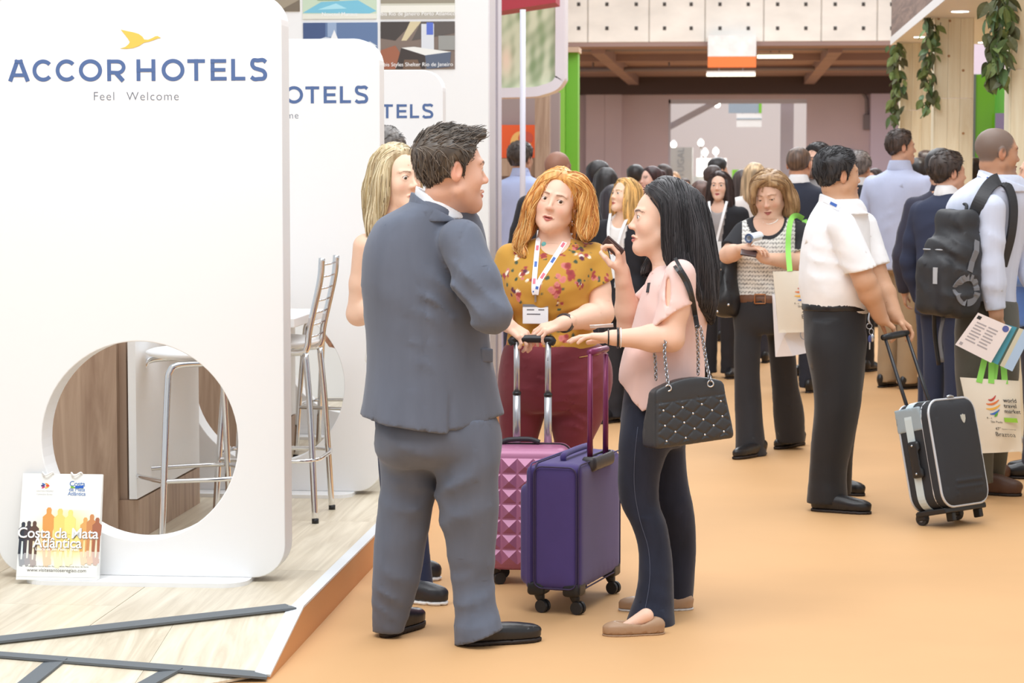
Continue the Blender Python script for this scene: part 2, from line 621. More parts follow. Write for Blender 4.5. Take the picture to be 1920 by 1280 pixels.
    def colour(self, base, lips=(190, 105, 100), brows=(70, 50, 40), blush=0.25, stubble=None, brow_th=0.0032, brow_z=0.0, shave=None):
        b, lp, br = np.array(lin(base)), np.array(lin(lips)), np.array(lin(brows))
        red = np.array(lin((min(255, base[0] + 4), int(base[1] * 0.78), int(base[2] * 0.74))))
        def f(P):
            q = self.l(P)
            c = np.repeat(b[None], len(P), 0)
            inside = (np.abs(q) < 0.14).all(1)
            fl = smooth01(1 - np.sqrt(((np.abs(q[:, 0]) - 0.042) / 0.024) ** 2 + ((q[:, 2] + 0.03) / 0.024) ** 2)) * (q[:, 1] > 0.02)
            fl = np.maximum(fl, 0.9 * smooth01(1.2 - np.sqrt((q[:, 0] / 0.016) ** 2 + ((q[:, 2] + 0.024) / 0.016) ** 2)) * (q[:, 1] > 0.085))
            fl = np.maximum(fl, 1.0 * smooth01((np.abs(q[:, 0]) - 0.074) / 0.01) * (np.abs(q[:, 2]) < 0.05))
            w = (blush * fl * inside)[:, None]
            c = c * (1 - w) + red * w
            if stubble is not None:
                st = smooth01((-0.028 - q[:, 2] - 0.2 * np.abs(q[:, 0]) + 0.25 * np.maximum(0.02 - q[:, 1], -0.02)) / 0.02) * smooth01((q[:, 1] - 0.0) / 0.02) * stubble[1] * inside * (q[:, 2] > -0.12)
                c = c * (1 - st[:, None]) + np.array(lin(stubble[0])) * st[:, None]
            if shave is not None:
                sv = smooth01((0.012 - (self.skull_l(q) - 0.0)) / 0.006) * smooth01((hairline_short(q[:, 2]) - q[:, 1] + 0.006) / 0.012) * inside * shave[1]
                c = c * (1 - sv[:, None]) + np.array(lin(shave[0])) * sv[:, None]
            om = self.om
            x = np.abs(q[:, 0])
            zt = -0.0535 - 0.0055 * (x / 0.021) ** 1.5 - 0.0018 * np.exp(-(x / 0.003) ** 2)
            zb = -0.0760 - om + (0.0150 + om) * (x / 0.0215) ** 2
            m = smooth01((zt - q[:, 2]) / 0.0022) * smooth01((q[:, 2] - zb) / 0.0025) * (x < 0.0215) * (q[:, 1] > 0.076)
            c = c * (1 - m[:, None]) + lp * m[:, None]
            ml = np.exp(-((q[:, 2] + 0.0622 + om / 2) / (0.0011 + om * 0.45)) ** 2) * (x < 0.0205) * (q[:, 1] > 0.074) * 0.7
            c = c * (1 - ml[:, None]) + np.array(lin((110, 50, 48))) * ml[:, None]
            zb_ = 0.0275 + brow_z + 0.0022 * smooth01((x - 0.012) / 0.022) - 0.008 * smooth01((x - 0.036) / 0.02)
            th = brow_th * (1.15 - 0.8 * smooth01((x - 0.025) / 0.028))
            m = smooth01(1.6 - np.abs(q[:, 2] - zb_) / th) * smooth01((x - 0.011) / 0.004) * (x < 0.053) * (q[:, 1] > 0.045) * 0.85
            c = c * (1 - m[:, None]) + br * m[:, None]
            # lash line along the upper lid
            ex = np.abs(x - 0.031)
            zl = 0.0068 - 0.004 * self.lid + (0.0062 - 0.004 * self.lid) * np.sqrt(np.clip(1 - (ex / 0.0135) ** 2, 0, 1))
            m = smooth01(1.5 - np.abs(q[:, 2] - zl) / 0.0012) * (ex < 0.0135) * (q[:, 1] > 0.062) * 0.8
            c = c * (1 - m[:, None]) + np.array(lin((40, 26, 22))) * m[:, None]
            return c
        return f

def hairline_short(z):
    return np.interp(z, [-0.075, -0.06, -0.045, -0.03, -0.022, -0.018, 0.015, 0.03, 0.055, 0.078, 0.1, 0.14],
                        [-0.08, -0.062, -0.045, -0.032, -0.028, 0.022, 0.026, 0.040, 0.056, 0.066, 0.07, 0.07])

def grad(f, p, e=0.002):
    g = np.empty_like(p)
    for i in range(3):
        d = np.zeros(3); d[i] = e
        g[:, i] = f(p + d) - f(p - d)
    return g / (np.linalg.norm(g, axis=1)[:, None] + 1e-12)

def strands(name, f, seeds, flow, length, parent, colours, steps=12, r=0.0016, lift=0.0, seed=1, m=None, jitter=0.3, droop=0.0, lenvar=0.35):
    """hair strands that follow the flow over the surface f = 0, lifted towards their tips"""
    R = np.random.default_rng(seed)
    p = np.asarray(seeds, float).copy()
    n = len(p)
    L = length * (1 - lenvar + 2 * lenvar * R.random(n)) if np.isscalar(length) else length
    ds = (L / steps)[:, None]
    off = R.uniform(-0.001, 0.003, n)
    jit = R.normal(0, jitter, (n, 3))
    path = []
    for k in range(steps + 1):
        d = f(p)
        g = grad(f, p)
        p = p - g * (d - off - lift * (k / steps) ** 1.5)[:, None]
        path.append(p.copy())
        v = flow(p) + jit * 0.6
        v = v - g * (v * g).sum(1)[:, None] * (1 - droop)
        v /= np.linalg.norm(v, axis=1)[:, None] + 1e-9
        p = p + v * ds
    path = np.stack(path, 1)
    t = np.linspace(0, 1, steps + 1)
    rad = r * (1 - 0.75 * t ** 2)
    V, Q, T = [], [], None
    nb = 4
    a = np.linspace(0, 2 * np.pi, nb, endpoint=False)
    tan = np.gradient(path, axis=1)
    tan /= np.linalg.norm(tan, axis=2, keepdims=True) + 1e-12
    rf = R.normal(size=(n, 1, 3))
    N = np.cross(tan, rf); N /= np.linalg.norm(N, axis=2, keepdims=True) + 1e-12
    Bn = np.cross(tan, N)
    ring = path[:, :, None, :] + rad[None, :, None, None] * (np.cos(a)[None, None, :, None] * N[:, :, None, :] + np.sin(a)[None, None, :, None] * Bn[:, :, None, :])
    V = ring.reshape(-1, 3)
    s = np.arange(n)[:, None, None] * (steps + 1) * nb + np.arange(steps)[None, :, None] * nb
    j = np.arange(nb)[None, None, :]
    q = np.stack([s + j, s + (j + 1) % nb, s + nb + (j + 1) % nb, s + nb + j], -1).reshape(-1, 4)
    cs = np.array([lin(c) for c in colours])
    pick = cs[R.integers(0, len(cs), n)] * R.uniform(0.8, 1.2, (n, 1))
    c = np.repeat(pick, (steps + 1) * nb, 0)
    o = mesh_np(name, V, [q], m or HAIRM, parent, col=c)
    return o

def surface_seeds(V, n, cond, seed=5):
    R = np.random.default_rng(seed)
    idx = np.nonzero(cond(V))[0]
    return V[R.choice(idx, min(n, len(idx)), replace=len(idx) < n)]

def hair_streak(c1, c2, freq=60, axis=(0, 0, 1), seed=2):
    a, b = np.array(lin(c1)), np.array(lin(c2))
    ax = np.asarray(axis, float)
    def f(P):
        q = P - 0.93 * (P @ ax)[:, None] * ax
        t = smooth01(0.5 + 0.45 * nz(q, freq, seed) + 0.2 * nz(P, 9, seed + 1))[:, None]
        return a * (1 - t) + b * t
    return f

# a hand: wrist w, direction of the fingers d, palm normal nrm (out of the palm), side 'R'/'L', curl of the fingers 0..1 (list of five, thumb first)
def hand_sdf(w, d, nrm, side, curl, s=1.0, spread=0.06, thumb=(0.5, 0.5)):
    d = np.asarray(d, float); d /= np.linalg.norm(d)
    nrm = np.asarray(nrm, float); nrm = nrm - d * (nrm @ d); nrm /= np.linalg.norm(nrm)
    # x across the palm towards the thumb
    x = np.cross(d, nrm) if side == 'R' else np.cross(nrm, d)
    w = np.asarray(w, float)
    def P(a, b, c): return w + s * (a * x + b * d + c * nrm)
    fs = [rc(P(0, -0.03, 0), P(0.0, 0.02, 0), 0.024 * s, 0.022 * s)]
    palm = U(0.012 * s, rc(P(0.016, 0.025, 0), P(0.026, 0.082, 0), 0.0155 * s, 0.0125 * s), rc(P(-0.016, 0.025, 0), P(-0.027, 0.074, 0), 0.0155 * s, 0.012 * s),
             rc(P(0, 0.02, 0), P(0.002, 0.08, 0), 0.017 * s, 0.0128 * s), rc(P(0.018, 0.02, 0.008), P(0.026, 0.045, 0.008), 0.014 * s, 0.012 * s))
    fs.append(palm)
    tips = []
    fing = []
    for k, (x0, y0, l, r) in enumerate([(0.029, 0.084, 0.076, 0.0088), (0.0095, 0.089, 0.084, 0.0092), (-0.0105, 0.085, 0.077, 0.0088), (-0.0285, 0.076, 0.060, 0.0078)]):
        cu = curl[k + 1]
        ang = 0.0
        a = P(x0, y0, 0)
        sp = spread * (1.5 - k) / 1.5
        dirx = math.sin(sp)
        segs = [(0.46, 0.85 * cu), (0.31, 1.15 * cu), (0.23, 0.75 * cu)]
        pts, rad = [a], [r * s]
        for fr, da in segs:
            ang += da
            v = dirx * x + math.cos(sp) * (math.cos(ang) * d + math.sin(ang) * nrm)
            a = a + v * l * fr * s
            pts.append(a); rad.append(r * s * (0.92 if len(rad) < 3 else 0.78))
        fing.append(chain(pts, rad, 0.003))
        tips.append(pts[-1])
    o, fl = thumb                          # how far it opens sideways, how far it swings over the palm
    a0, a1 = P(0.022, 0.022, 0.006), P(0.022 + 0.030 * (0.5 + o), 0.046, 0.006 + 0.024 * fl)
    v = (0.55 * o - 0.15) * x + 0.8 * d + (0.55 * fl) * nrm
    v /= np.linalg.norm(v)
    a2 = a1 + v * 0.032 * s
    v2 = v - 0.5 * curl[0] * x + 0.3 * curl[0] * nrm
    v2 /= np.linalg.norm(v2)
    a3 = a2 + v2 * 0.025 * s
    th = chain([a0, a1, a2, a3], [0.0135 * s, 0.0115 * s, 0.0102 * s, 0.0085 * s], 0.004)
    f = U(0.010 * s, *fs)
    f = U(0.006 * s, f, *fing)
    f = U(0.010 * s, f, th)
    allp = [w] + tips + [a3]
    return f, allp

def person(label, loc, name='person', group=None):
    return thing(name, label, 'person', loc, group)

def body_mesh(parent, pieces, colf):
    """one body mesh out of regions at their own fineness: pieces = (sdf, lo, hi, h)"""
    VV, QQ, TT, CC, b = [], [], [], [], 0
    for f, lo, hi, h in pieces:
        V, Q, T = mesh_sdf(f, lo, hi, h, 0.5 if h > .01 else 0.0 if h < .0034 else 0.03)
        VV.append(V); QQ.append(Q + b); TT.append(T + b); CC.append(colf(V)); b += len(V)
    return mesh_np('body', np.vstack(VV), [np.vstack(QQ), np.vstack(TT)], SKIN, parent, col=np.vstack(CC))

def hidden_frame(J, k=0.6):
    """the trunk and limbs under the clothes: joints -> a slim continuous figure"""
    fs = []
    for a, b, ra, rb in J:
        fs.append(rc(a, b, ra * k, rb * k))
    return U(0.03, *fs)

def shoe_sdf(heel, toe, w=0.045, hgt=0.075, toe_h=0.03, heel_h=0.02):
    """a low shoe on the floor between heel and toe (points at the sole)"""
    heel, toe = np.asarray(heel, float), np.asarray(toe, float)
    v = toe - heel; v[2] = 0
    L = np.linalg.norm(v); v /= L
    s = np.array([-v[1], v[0], 0])
    z = np.array([0, 0, 1.0])
    R = np.stack([v, s, z], 1)
    def P(a, b, c): return heel + v * a * L + s * b + z * c
    up = U(0.03, ell(P(0.16, 0, hgt * 0.55), (L * 0.17, w * 0.78, hgt * 0.55), R), ell(P(0.45, 0, hgt * 0.42), (L * 0.28, w * 0.85, hgt * 0.45), R),
           ell(P(0.74, 0, toe_h * 0.75), (L * 0.265, w * 0.95, toe_h * 0.85), R))
    return up, P, R, L

def shoe(parent, heel, toe, m, sole_m, w=0.045, hgt=0.08, toe_h=0.034, heel_h=0.022, h=0.005, name='shoe', sole_t=0.008, opening=None, point=0.0):
    up, P, R, L = shoe_sdf(np.asarray(heel) + [0, 0, sole_t], np.asarray(toe) + [0, 0, sole_t], w, hgt, toe_h)
    z0 = float(np.asarray(heel)[2])
    zb = z0 + sole_t
    def flat(p):
        q = p.copy(); q[:, 2] = np.maximum(p[:, 2], zb + min(0.018, toe_h * .6))
        return up(q)
    f = CUT(flat, (P(0, 0, 0), (0, 0, -1)), k=0.002)
    if opening: f = SUB(0.006, f, opening(P, R, L))
    lo, hi = bounds(heel, toe, np.asarray(heel) + [0, 0, hgt + 0.02], pad=0.05)
    o = sdf_obj(name, f, lo, hi, h, m, parent)
    def sole(p):
        q = p.copy()
        zz = np.clip(q[:, 2], z0 + sole_t + 0.004, None); q[:, 2] = zb + min(0.018, toe_h * .6)
        d = up(q) - 0.002
        slab = np.abs(p[:, 2] - (z0 + sole_t / 2)) - sole_t / 2
        return smax(d, slab, 0.002)
    fs = sole
    if heel_h:
        pass
    sdf_obj('sole', fs, lo, hi, min(h, sole_t * 0.45), sole_m, o, adapt=.5)
    return o
# ------------------------------------------------------------------ materials of the hall and stands
WHITE = mat('white_paint', (238, 238, 238), 0.45, spec=0.4)
WHITE_GLOSS = mat('white_lacquer', (240, 240, 240), 0.25)
CHROME = mat('chrome', (225, 226, 228), 0.12, metal=1.0)
STEEL = mat('brushed_steel', (190, 192, 196), 0.3, metal=1.0)
DGREY = mat('dark_strip', (103, 108, 112), 0.8, bump=(400, 0.3, 0.002))
BLACKP = mat('black_plastic', (30, 30, 32), 0.4)

def wood(name, c1, c2, scale=(14, 14, 0.9), rough=0.5, rings=2.2, knots=0.0):
    """long-grained wood: streaks stretched along one axis of the object"""
    if name in MATS: return MATS[name]
    m = bpy.data.materials.new(name)
    m.use_nodes = True
    nt = m.node_tree; L = nt.links
    b = nt.nodes['Principled BSDF']
    b.inputs['Roughness'].default_value = rough
    b.inputs['Specular IOR Level'].default_value = 0.4
    tc = nt.nodes.new('ShaderNodeTexCoord')
    mp = nt.nodes.new('ShaderNodeMapping'); mp.inputs['Scale'].default_value = scale
    L.new(tc.outputs['Object'], mp.inputs[0])
    oi = nt.nodes.new('ShaderNodeObjectInfo')
    ad = nt.nodes.new('ShaderNodeVectorMath'); ad.operation = 'ADD'
    sc = nt.nodes.new('ShaderNodeVectorMath'); sc.operation = 'SCALE'; sc.inputs[0].default_value = (37, 21, 13)
    L.new(oi.outputs['Random'], sc.inputs['Scale'])
    L.new(mp.outputs[0], ad.inputs[0]); L.new(sc.outputs[0], ad.inputs[1])
    n = nt.nodes.new('ShaderNodeTexNoise'); n.inputs['Scale'].default_value = 1.0; n.inputs['Detail'].default_value = 5; n.inputs['Roughness'].default_value = 0.6
    n.inputs['Distortion'].default_value = rings
    L.new(ad.outputs[0], n.inputs['Vector'])
    r = nt.nodes.new('ShaderNodeValToRGB')
    r.color_ramp.elements[0].position, r.color_ramp.elements[1].position = 0.32, 0.68
    r.color_ramp.elements[0].color = lin(c1) + (1,); r.color_ramp.elements[1].color = lin(c2) + (1,)
    L.new(n.outputs['Fac'], r.inputs[0])
    hsv = nt.nodes.new('ShaderNodeHueSaturation')
    mr = nt.nodes.new('ShaderNodeMapRange'); mr.inputs['To Min'].default_value = 0.93; mr.inputs['To Max'].default_value = 1.06
    L.new(oi.outputs['Random'], mr.inputs[0]); L.new(mr.outputs[0], hsv.inputs['Value'])
    L.new(r.outputs[0], hsv.inputs['Color'])
    L.new(hsv.outputs[0], b.inputs['Base Color'])
    MATS[name] = m
    return m

CARPET = mat('orange_carpet', (208, 163, 114), 0.75, vary=((1.3, 1.3, 1.3), 0.035, 4), bump=(300, 0.15, 0.002), spec=0.35)
LAMINATE = wood('laminate', (200, 186, 162), (230, 219, 197), (13, 0.6, 10), 0.32)
OAK = wood('brown_veneer', (150, 122, 102), (186, 160, 138), (9, 9, 0.7), 0.45)
PINE = wood('pine_board', (230, 216, 182), (246, 239, 212), (9, 9, 0.6), 0.5)
DARKWOOD = wood('dark_fascia_wood', (96, 74, 66), (150, 122, 108), (5, 0.6, 9), 0.5)
RISER = mat('riser_board', (214, 152, 98), 0.5)
CONCRETE = mat('painted_concrete', (226, 221, 214), 0.85, vary=((1.2, 1.2, 2.5), 0.09, 6), bump=(6, 0.3, 0.02))
LILAC = mat('lilac_grey_wall', (206, 189, 194), 0.8, vary=((0.5, 0.5, 0.5), 0.05, 3))
BROWNCEIL = mat('brown_ceiling_paint', (146, 122, 116), 0.8, vary=((0.4, 2, 0.4), 0.10, 3))
DBROWN = mat('dark_brown_steel', (72, 56, 54), 0.6)
BLUETXT = mat('blue_lettering', (78, 104, 152), 0.5)
GREYTXT = mat('grey_lettering', (112, 118, 130), 0.5)
GOLD = mat('gold_emblem', (226, 190, 84), 0.5)
GREEN = mat('green_paint', (120, 190, 50), 0.5)

def structure(o):
    o['kind'] = 'structure'
    return o

structure(box('floor', (-14, -3, -0.1), (14, 92, 0), CARPET))

# ------------------------------------------------------------------ flat pieces cut to an outline
def clip(poly, o, n):
    out = []
    for i in range(len(poly)):
        a, b = np.asarray(poly[i], float), np.asarray(poly[(i + 1) % len(poly)], float)
        da, db = (a - o) @ n, (b - o) @ n
        if da <= 0: out.append(a)
        if (da < 0 < db) or (db < 0 < da): out.append(a + (b - a) * da / (da - db))
    return out

def prism(name, poly, ztop, th, m, parent=None, label=None):
    """a flat piece: outline in plan, top given by ztop(x, y)"""
    n = len(poly)
    V = [(p[0], p[1], ztop(p[0], p[1])) for p in poly] + [(p[0], p[1], ztop(p[0], p[1]) - th) for p in poly]
    bm = bmesh.new()
    vs = [bm.verts.new(v) for v in V]
    bm.faces.new(vs[:n]); bm.faces.new(vs[n:][::-1])
    for i in range(n):
        j = (i + 1) % n
        bm.faces.new((vs[i], vs[n + i], vs[n + j], vs[j]))
    return bm_obj(name, bm, m, parent, label=label)

DZ = 0.125                                  # height of the stand's deck
XE = float(G(666, 1040, DZ)[0])             # its edge along the aisle
def plane_z(a, b, c):
    a, b, c = map(np.asarray, (a, b, c))
    n = np.cross(b - a, c - a)
    return lambda x, y: float(a[2] - (n[0] * (x - a[0]) + n[1] * (y - a[1])) / n[2])

A_ = G(557, 1137, DZ); A_[0] = XE
B_ = G(497, 1266, 0.012); B_[0] = XE
L_ = G(-140, 1214, DZ)
def on_LB(px):
    t = (px - (-140)) / (497 - (-140))
    return L_ + (B_ - L_) * t
p3, p4 = on_LB(100), on_LB(315)
q3, q4 = G(-40, 1350, 0.008), G(215, 1312, 0.008)
qL = G(-420, 1300, 0.06)

def stand_deck():
    P = thing('stand_platform', 'raised stand floor of pale wood laminate with dark joint strips and folded ramp', 'platform', (XE - 1, 10, 0))
    # core under the boards
    cut_n = np.array([-(A_ - L_)[1], (A_ - L_)[0]]); cut_n = -cut_n / np.linalg.norm(cut_n)
    if cut_n @ (np.array([XE - 1, 12]) - A_[:2]) > 0: cut_n = -cut_n
    core = clip([(-7.5, 2), (XE - 0.012, 2), (XE - 0.012, 15.6), (-7.5, 15.6)], A_[:2], cut_n)
    prism('deck', core, lambda x, y: DZ - 0.008, DZ - 0.008, RISER, P)
    pw, pl = 0.62, 1.25
    xs = np.arange(-4.6, XE - 0.045, pw)
    for i, x0 in enumerate(xs):
        x1 = min(x0 + pw, XE - 0.045)
        y = 6.8 - (i * 0.47) % pl
        while y < 15.45:
            poly = clip([(x0 + 0.0012, y + 0.0012), (x1 - 0.0012, y + 0.0012), (x1 - 0.0012, min(y + pl, 15.45)), (x0 + 0.0012, min(y + pl, 15.45))], A_[:2], cut_n)
            if len(poly) > 2 and max(p[1] for p in poly) - min(p[1] for p in poly) > 0.01:
                prism('plank', poly, lambda x, y: DZ, 0.0079, LAMINATE, P)
            y += pl
    # the folded ramp facets in front
    def facet(pts, th=0.02):
        zf = plane_z(pts[0], pts[1], pts[2])
        xy = [p[:2] for p in pts]
        c = np.mean(xy, 0)
        x = math.floor(min(p[0] for p in xy) / pw) * pw
        while x < max(p[0] for p in xy):
            yy = min(p[1] for p in xy) - 0.3 * ((x * 7.3) % 1)
            while yy < max(p[1] for p in xy):
                poly = [np.array(v) for v in ((x + .0012, yy + .0012), (x + pw, yy + .0012), (x + pw, yy + pl), (x + .0012, yy + pl))]
                for k in range(len(xy)):
                    a, b = xy[k], xy[(k + 1) % len(xy)]
                    n = np.array([(b - a)[1], -(b - a)[0]]); n /= np.linalg.norm(n)
                    if n @ (c - a) > 0: n = -n
                    poly = clip(poly, a, n)
                    if len(poly) < 3: break
                if len(poly) > 2: prism('plank', poly, zf, th * 0.4, LAMINATE, P)
                yy += pl
            x += pw
    Ai, Bi = A_ - [0.05, 0, 0], B_ - [0.05, 0, 0]
    facet([L_, Ai, Bi])
    facet([L_, p3, q3, qL]); facet([p3, p4, q4, q3]); facet([p4, Bi, q4])
    def strip(a, b, w, name='joint_strip', m=DGREY, up=0.0035):
        a, b = np.asarray(a, float), np.asarray(b, float)
        d = b - a; d /= np.linalg.norm(d)
        s = np.cross(d, (0, 0, 1)); s /= np.linalg.norm(s)
        u = np.cross(s, d)
        V = [a + s * w / 2 + u * up, b + s * w / 2 + u * up, b - s * w / 2 + u * up, a - s * w / 2 + u * up]
        V = V + [v - u * (up + 0.004) for v in V]
        return mesh_np(name, V, [[[0, 1, 2, 3], [4, 7, 6, 5], [0, 4, 5, 1], [1, 5, 6, 2], [2, 6, 7, 3], [3, 7, 4, 0]]], m, P, smooth=False)
    strip(L_, A_ - [0.045, 0, 0], 0.085); strip(L_, B_ - [0.01, 0, 0], 0.085); strip(p3, q3, 0.075); strip(p4, q4, 0.075)
    # riser boards and the pale metal edge
    V = [(XE, A_[1], 0), (XE, A_[1], DZ - .008), (XE, 15.6, DZ - .008), (XE, 15.6, 0)]
    box('riser', (XE - 0.011, A_[1], 0.0), (XE, 15.6, DZ - 0.006), RISER, P)
    za, zb = A_[2] - 0.006, B_[2] - 0.006
    bm = bmesh.new()
    pts = [(A_[1], 0), (A_[1], za), (B_[1], max(zb, 0.004)), (B_[1], 0)]
    f = [bm.verts.new((XE, y, z)) for y, z in pts]; g = [bm.verts.new((XE - 0.011, y, z)) for y, z in pts]
    bm.faces.new(f); bm.faces.new(g[::-1])
    for i in range(4): bm.faces.new((f[i], f[(i + 1) % 4], g[(i + 1) % 4], g[i]))
    bm_obj('riser', bm, RISER, P)
    TR = mat('pale_edge_trim', (226, 230, 234), 0.35, spec=0.5)
    strip((XE - 0.021, A_[1], DZ), (XE - 0.021, 15.6, DZ), 0.044, 'edge_trim', TR, 0.004)
    strip(A_ - [0.026, 0, 0], B_ - [0.026, 0, 0], 0.054, 'edge_trim', TR, 0.004)
stand_deck()

# ------------------------------------------------------------------ the three display panels
def ribbon(path, w, closed=False):
    P = np.asarray(path, float)
    if closed: T = np.roll(P, -1, 0) - np.roll(P, 1, 0)
    else: T = np.gradient(P, axis=0)
    T /= np.linalg.norm(T, axis=1)[:, None]
    N = np.stack([-T[:, 1], T[:, 0]], 1) * w / 2
    V = np.vstack([P + N, P - N])
    n = len(P)
    k = n if closed else n - 1
    q = [[i, (i + 1) % n, n + (i + 1) % n, n + i] for i in range(k)]
    return V, np.array(q)

def arc(cx, cy, rx, ry, a0, a1, n=28):
    t = np.radians(np.linspace(a0, a1, n))
    return np.stack([cx + rx * np.cos(t), cy + ry * np.sin(t)], 1)

def letter(ch, w, t):
    """strokes of a geometric sans capital of height 1, width w, stroke t -> list of (path, width, closed)"""
    h = t / 2
    if ch == 'A':
        a = 0.12 * w
        return [([(h * 1.05, 0), (w / 2 - h * .55, 1)], t * 1.08, 0), ([(w - h * 1.05, 0), (w / 2 + h * .55, 1)], t * 1.08, 0), ([(w * 0.2, 0.29), (w * 0.8, 0.29)], t * .9, 0), ([(w/2 - t*1.05, 1 - h*.8), (w/2 + t*1.05, 1 - h*.8)], t * .8, 0)]
    if ch == 'C':
        return [(arc(w * 0.55, 0.5, w * 0.55 - h, 0.515 - h, 42, 318, 40), t, 0)]
    if ch == 'O':
        return [(arc(w / 2, 0.5, w / 2 - h, 0.515 - h, 0, 351, 40), t, 1)]
    if ch == 'R':
        r = 0.30
        bowl = np.vstack([[(h, 1 - h)], arc(w - r - t * .4, 1 - r - h * .6, r, r - h * .4, 90, -90, 20), [(h, 1 - 2 * r)]])
        return [([(h, 0), (h, 1)], t, 0), (bowl, t * .95, 0), ([(w * 0.5, 0.36), (w - t * .55, 0)], t * 1.1, 0)]
    if ch == 'H':
        return [([(h, 0), (h, 1)], t, 0), ([(w - h, 0), (w - h, 1)], t, 0), ([(0, 0.5), (w, 0.5)], t * .92, 0)]
    if ch == 'T':
        return [([(0, 1 - h), (w, 1 - h)], t * .94, 0), ([(w / 2, 0), (w / 2, 1)], t, 0)]
    if ch == 'E':
        return [([(h, 0), (h, 1)], t, 0)] + [([(0, y), (x, y)], t * .92, 0) for y, x in ((h, w), (0.5, w * .93), (1 - h, w * .98))]
    if ch == 'L':
        return [([(h, 0), (h, 1)], t, 0), ([(0, h), (w, h)], t * .92, 0)]
    if ch == 'S':
        P = [(w * .93, .845), (w * .75, .945), (w * .47, 1 - h * .8), (w * .20, .93), (w * .125, .74), (w * .25, .585), (w * .5, .515), (w * .77, .435), (w * .885, .27), (w * .79, .10), (w * .5, h * .8), (w * .25, .065), (w * .06, .165)]
        return [(spline(P, 6), t, 0)]
    return []

LETTERS = [('A', 30, 112), ('C', 122, 195), ('C', 209, 283), ('O', 296, 383), ('R', 402, 470), ('H', 512, 583), ('O', 606, 692), ('T', 703, 769), ('E', 790, 850), ('L', 867, 920), ('S', 938, 1002)]
BIRD = [(453, 111), (475, 116), (500, 121), (520, 127), (534, 137), (541, 148), (556, 149), (570, 143), (583, 136), (592, 135), (598, 139), (604, 142), (592, 144), (580, 149), (560, 156), (540, 160), (522, 172), (500, 180), (475, 183), (450, 182), (470, 176), (483, 165), (487, 157), (480, 145), (470, 132)]

PY = 8.40
PX0 = float(W(260, 700, PY)[0])
def rounded_rect(x0, x1, z0, z1, r, n=10):
    pts = []
    for cx, cz, a in ((x1 - r, z1 - r, 0), (x0 + r, z1 - r, 90), (x0 + r, z0 + r, 180), (x1 - r, z0 + r, 270)):
        for t in np.radians(np.linspace(a, a + 90, n)):
            pts.append((cx + r * math.cos(t), cz + r * math.sin(t)))
    return pts

def display_panel(Y, drop, label):
    P = thing('display_panel', label, 'panel', (PX0, Y + 0.07, DZ), 'round-holed hotel panels')
    th = 0.14
    hl, hw = PX0 - W(-10, 700, PY)[0], W(532.5, 700, PY)[0] - PX0
    z0, z1 = DZ + 0.016, W(260, -14, PY)[2] - drop * 2.9
    hz, hr = W(260, 827, PY)[2] - drop * 0.3, SPAN(74, 446, 827, PY) / 2
    cu = bpy.data.curves.new('slab', 'CURVE')
    cu.dimensions, cu.fill_mode, cu.extrude = '2D', 'BOTH', th / 2 - 0.004
    cu.bevel_depth, cu.bevel_resolution = 0.004, 2
    hole = [(hr * math.cos(t), hz + hr * math.sin(t)) for t in np.linspace(0, 2 * np.pi, 72, endpoint=False)]
    for pts in (rounded_rect(-hl + 0.004, hw - 0.004, z0 + 0.004, z1 - 0.004, 0.115), hole):
        s = cu.splines.new('POLY'); s.points.add(len(pts) - 1)
        for i, p in enumerate(pts): s.points[i].co = (p[0], p[1], 0, 1)
        s.use_cyclic_u = True
    o = curve_to_obj('slab', cu, frame((PX0, Y + th / 2, 0), *FRONT), WHITE, P)
    for po in o.data.polygons: po.use_smooth = False
    bm = bmesh.new()
    bw = 0.415
    pts = rounded_rect(-bw, bw, -0.14, 0.14, 0.10, 8)
    pts = [(x, y) for x, y in pts]
    vs = [bm.verts.new((PX0 + x, Y + 0.0 + y, DZ)) for x, y in pts]; us = [bm.verts.new((PX0 + x, Y + 0.0 + y, DZ + 0.016)) for x, y in pts]
    bm.faces.new(us); bm.faces.new(vs[::-1])
    for i in range(len(vs)):
        j = (i + 1) % len(vs); bm.faces.new((vs[i], vs[j], us[j], us[i]))
    bm_obj('base_plate', bm, WHITE_GLOSS, P)
    # lettering, a thin film on the face: each letter its own piece
    def at(x, y):
        p = W(x / 2, y / 2, PY)
        return p[0], p[2] - drop
    x0_, zb = at(516, 303.5); zt = at(516, 222.5)[1]
    h = zt - zb
    for ch, xa, xb in LETTERS:
        xl, xr = at(xa, 263)[0], at(xb, 263)[0]
        VV, FF, b = [], [], 0
        for path, t, closed in letter(ch, (xr - xl) / h, 0.185):
            V, q = ribbon(path, t, closed)
            VV.append(np.stack([xl + V[:, 0] * h, np.full(len(V), Y - 0.0012 - .0003 * len(VV)), zb + V[:, 1] * h], 1)); FF.append(q + b); b += len(V)
        mesh_np('letter', np.vstack(VV), [np.vstack(FF)], BLUETXT, P, smooth=False)
    c = at(514, 361)
    for st, xx in (('Feel', 390), ('Welcome', 573)):
        c = at(xx, 362)
        text_obj('tagline_word', st, 0.0445, frame((c[0], Y - 0.001, c[1]), *FRONT), GREYTXT, P, spacing=1.14, offset=-0.0005)
    flat_poly('bird_emblem', [[(at(x, y)[0] - x0_, at(x, y)[1]) for x, y in BIRD]], frame((x0_, Y - 0.0012, 0), *FRONT), GOLD, P, 0.0006)
    return P
display_panel(8.40, 0.0, 'nearest white display panel with round hole, a paper bag leaning on its base')
display_panel(10.75, 0.012, 'middle white display panel with round hole, behind the chrome bar stool')
display_panel(13.10, 0.026, 'farthest white display panel of the three, in front of the hotel pictures')

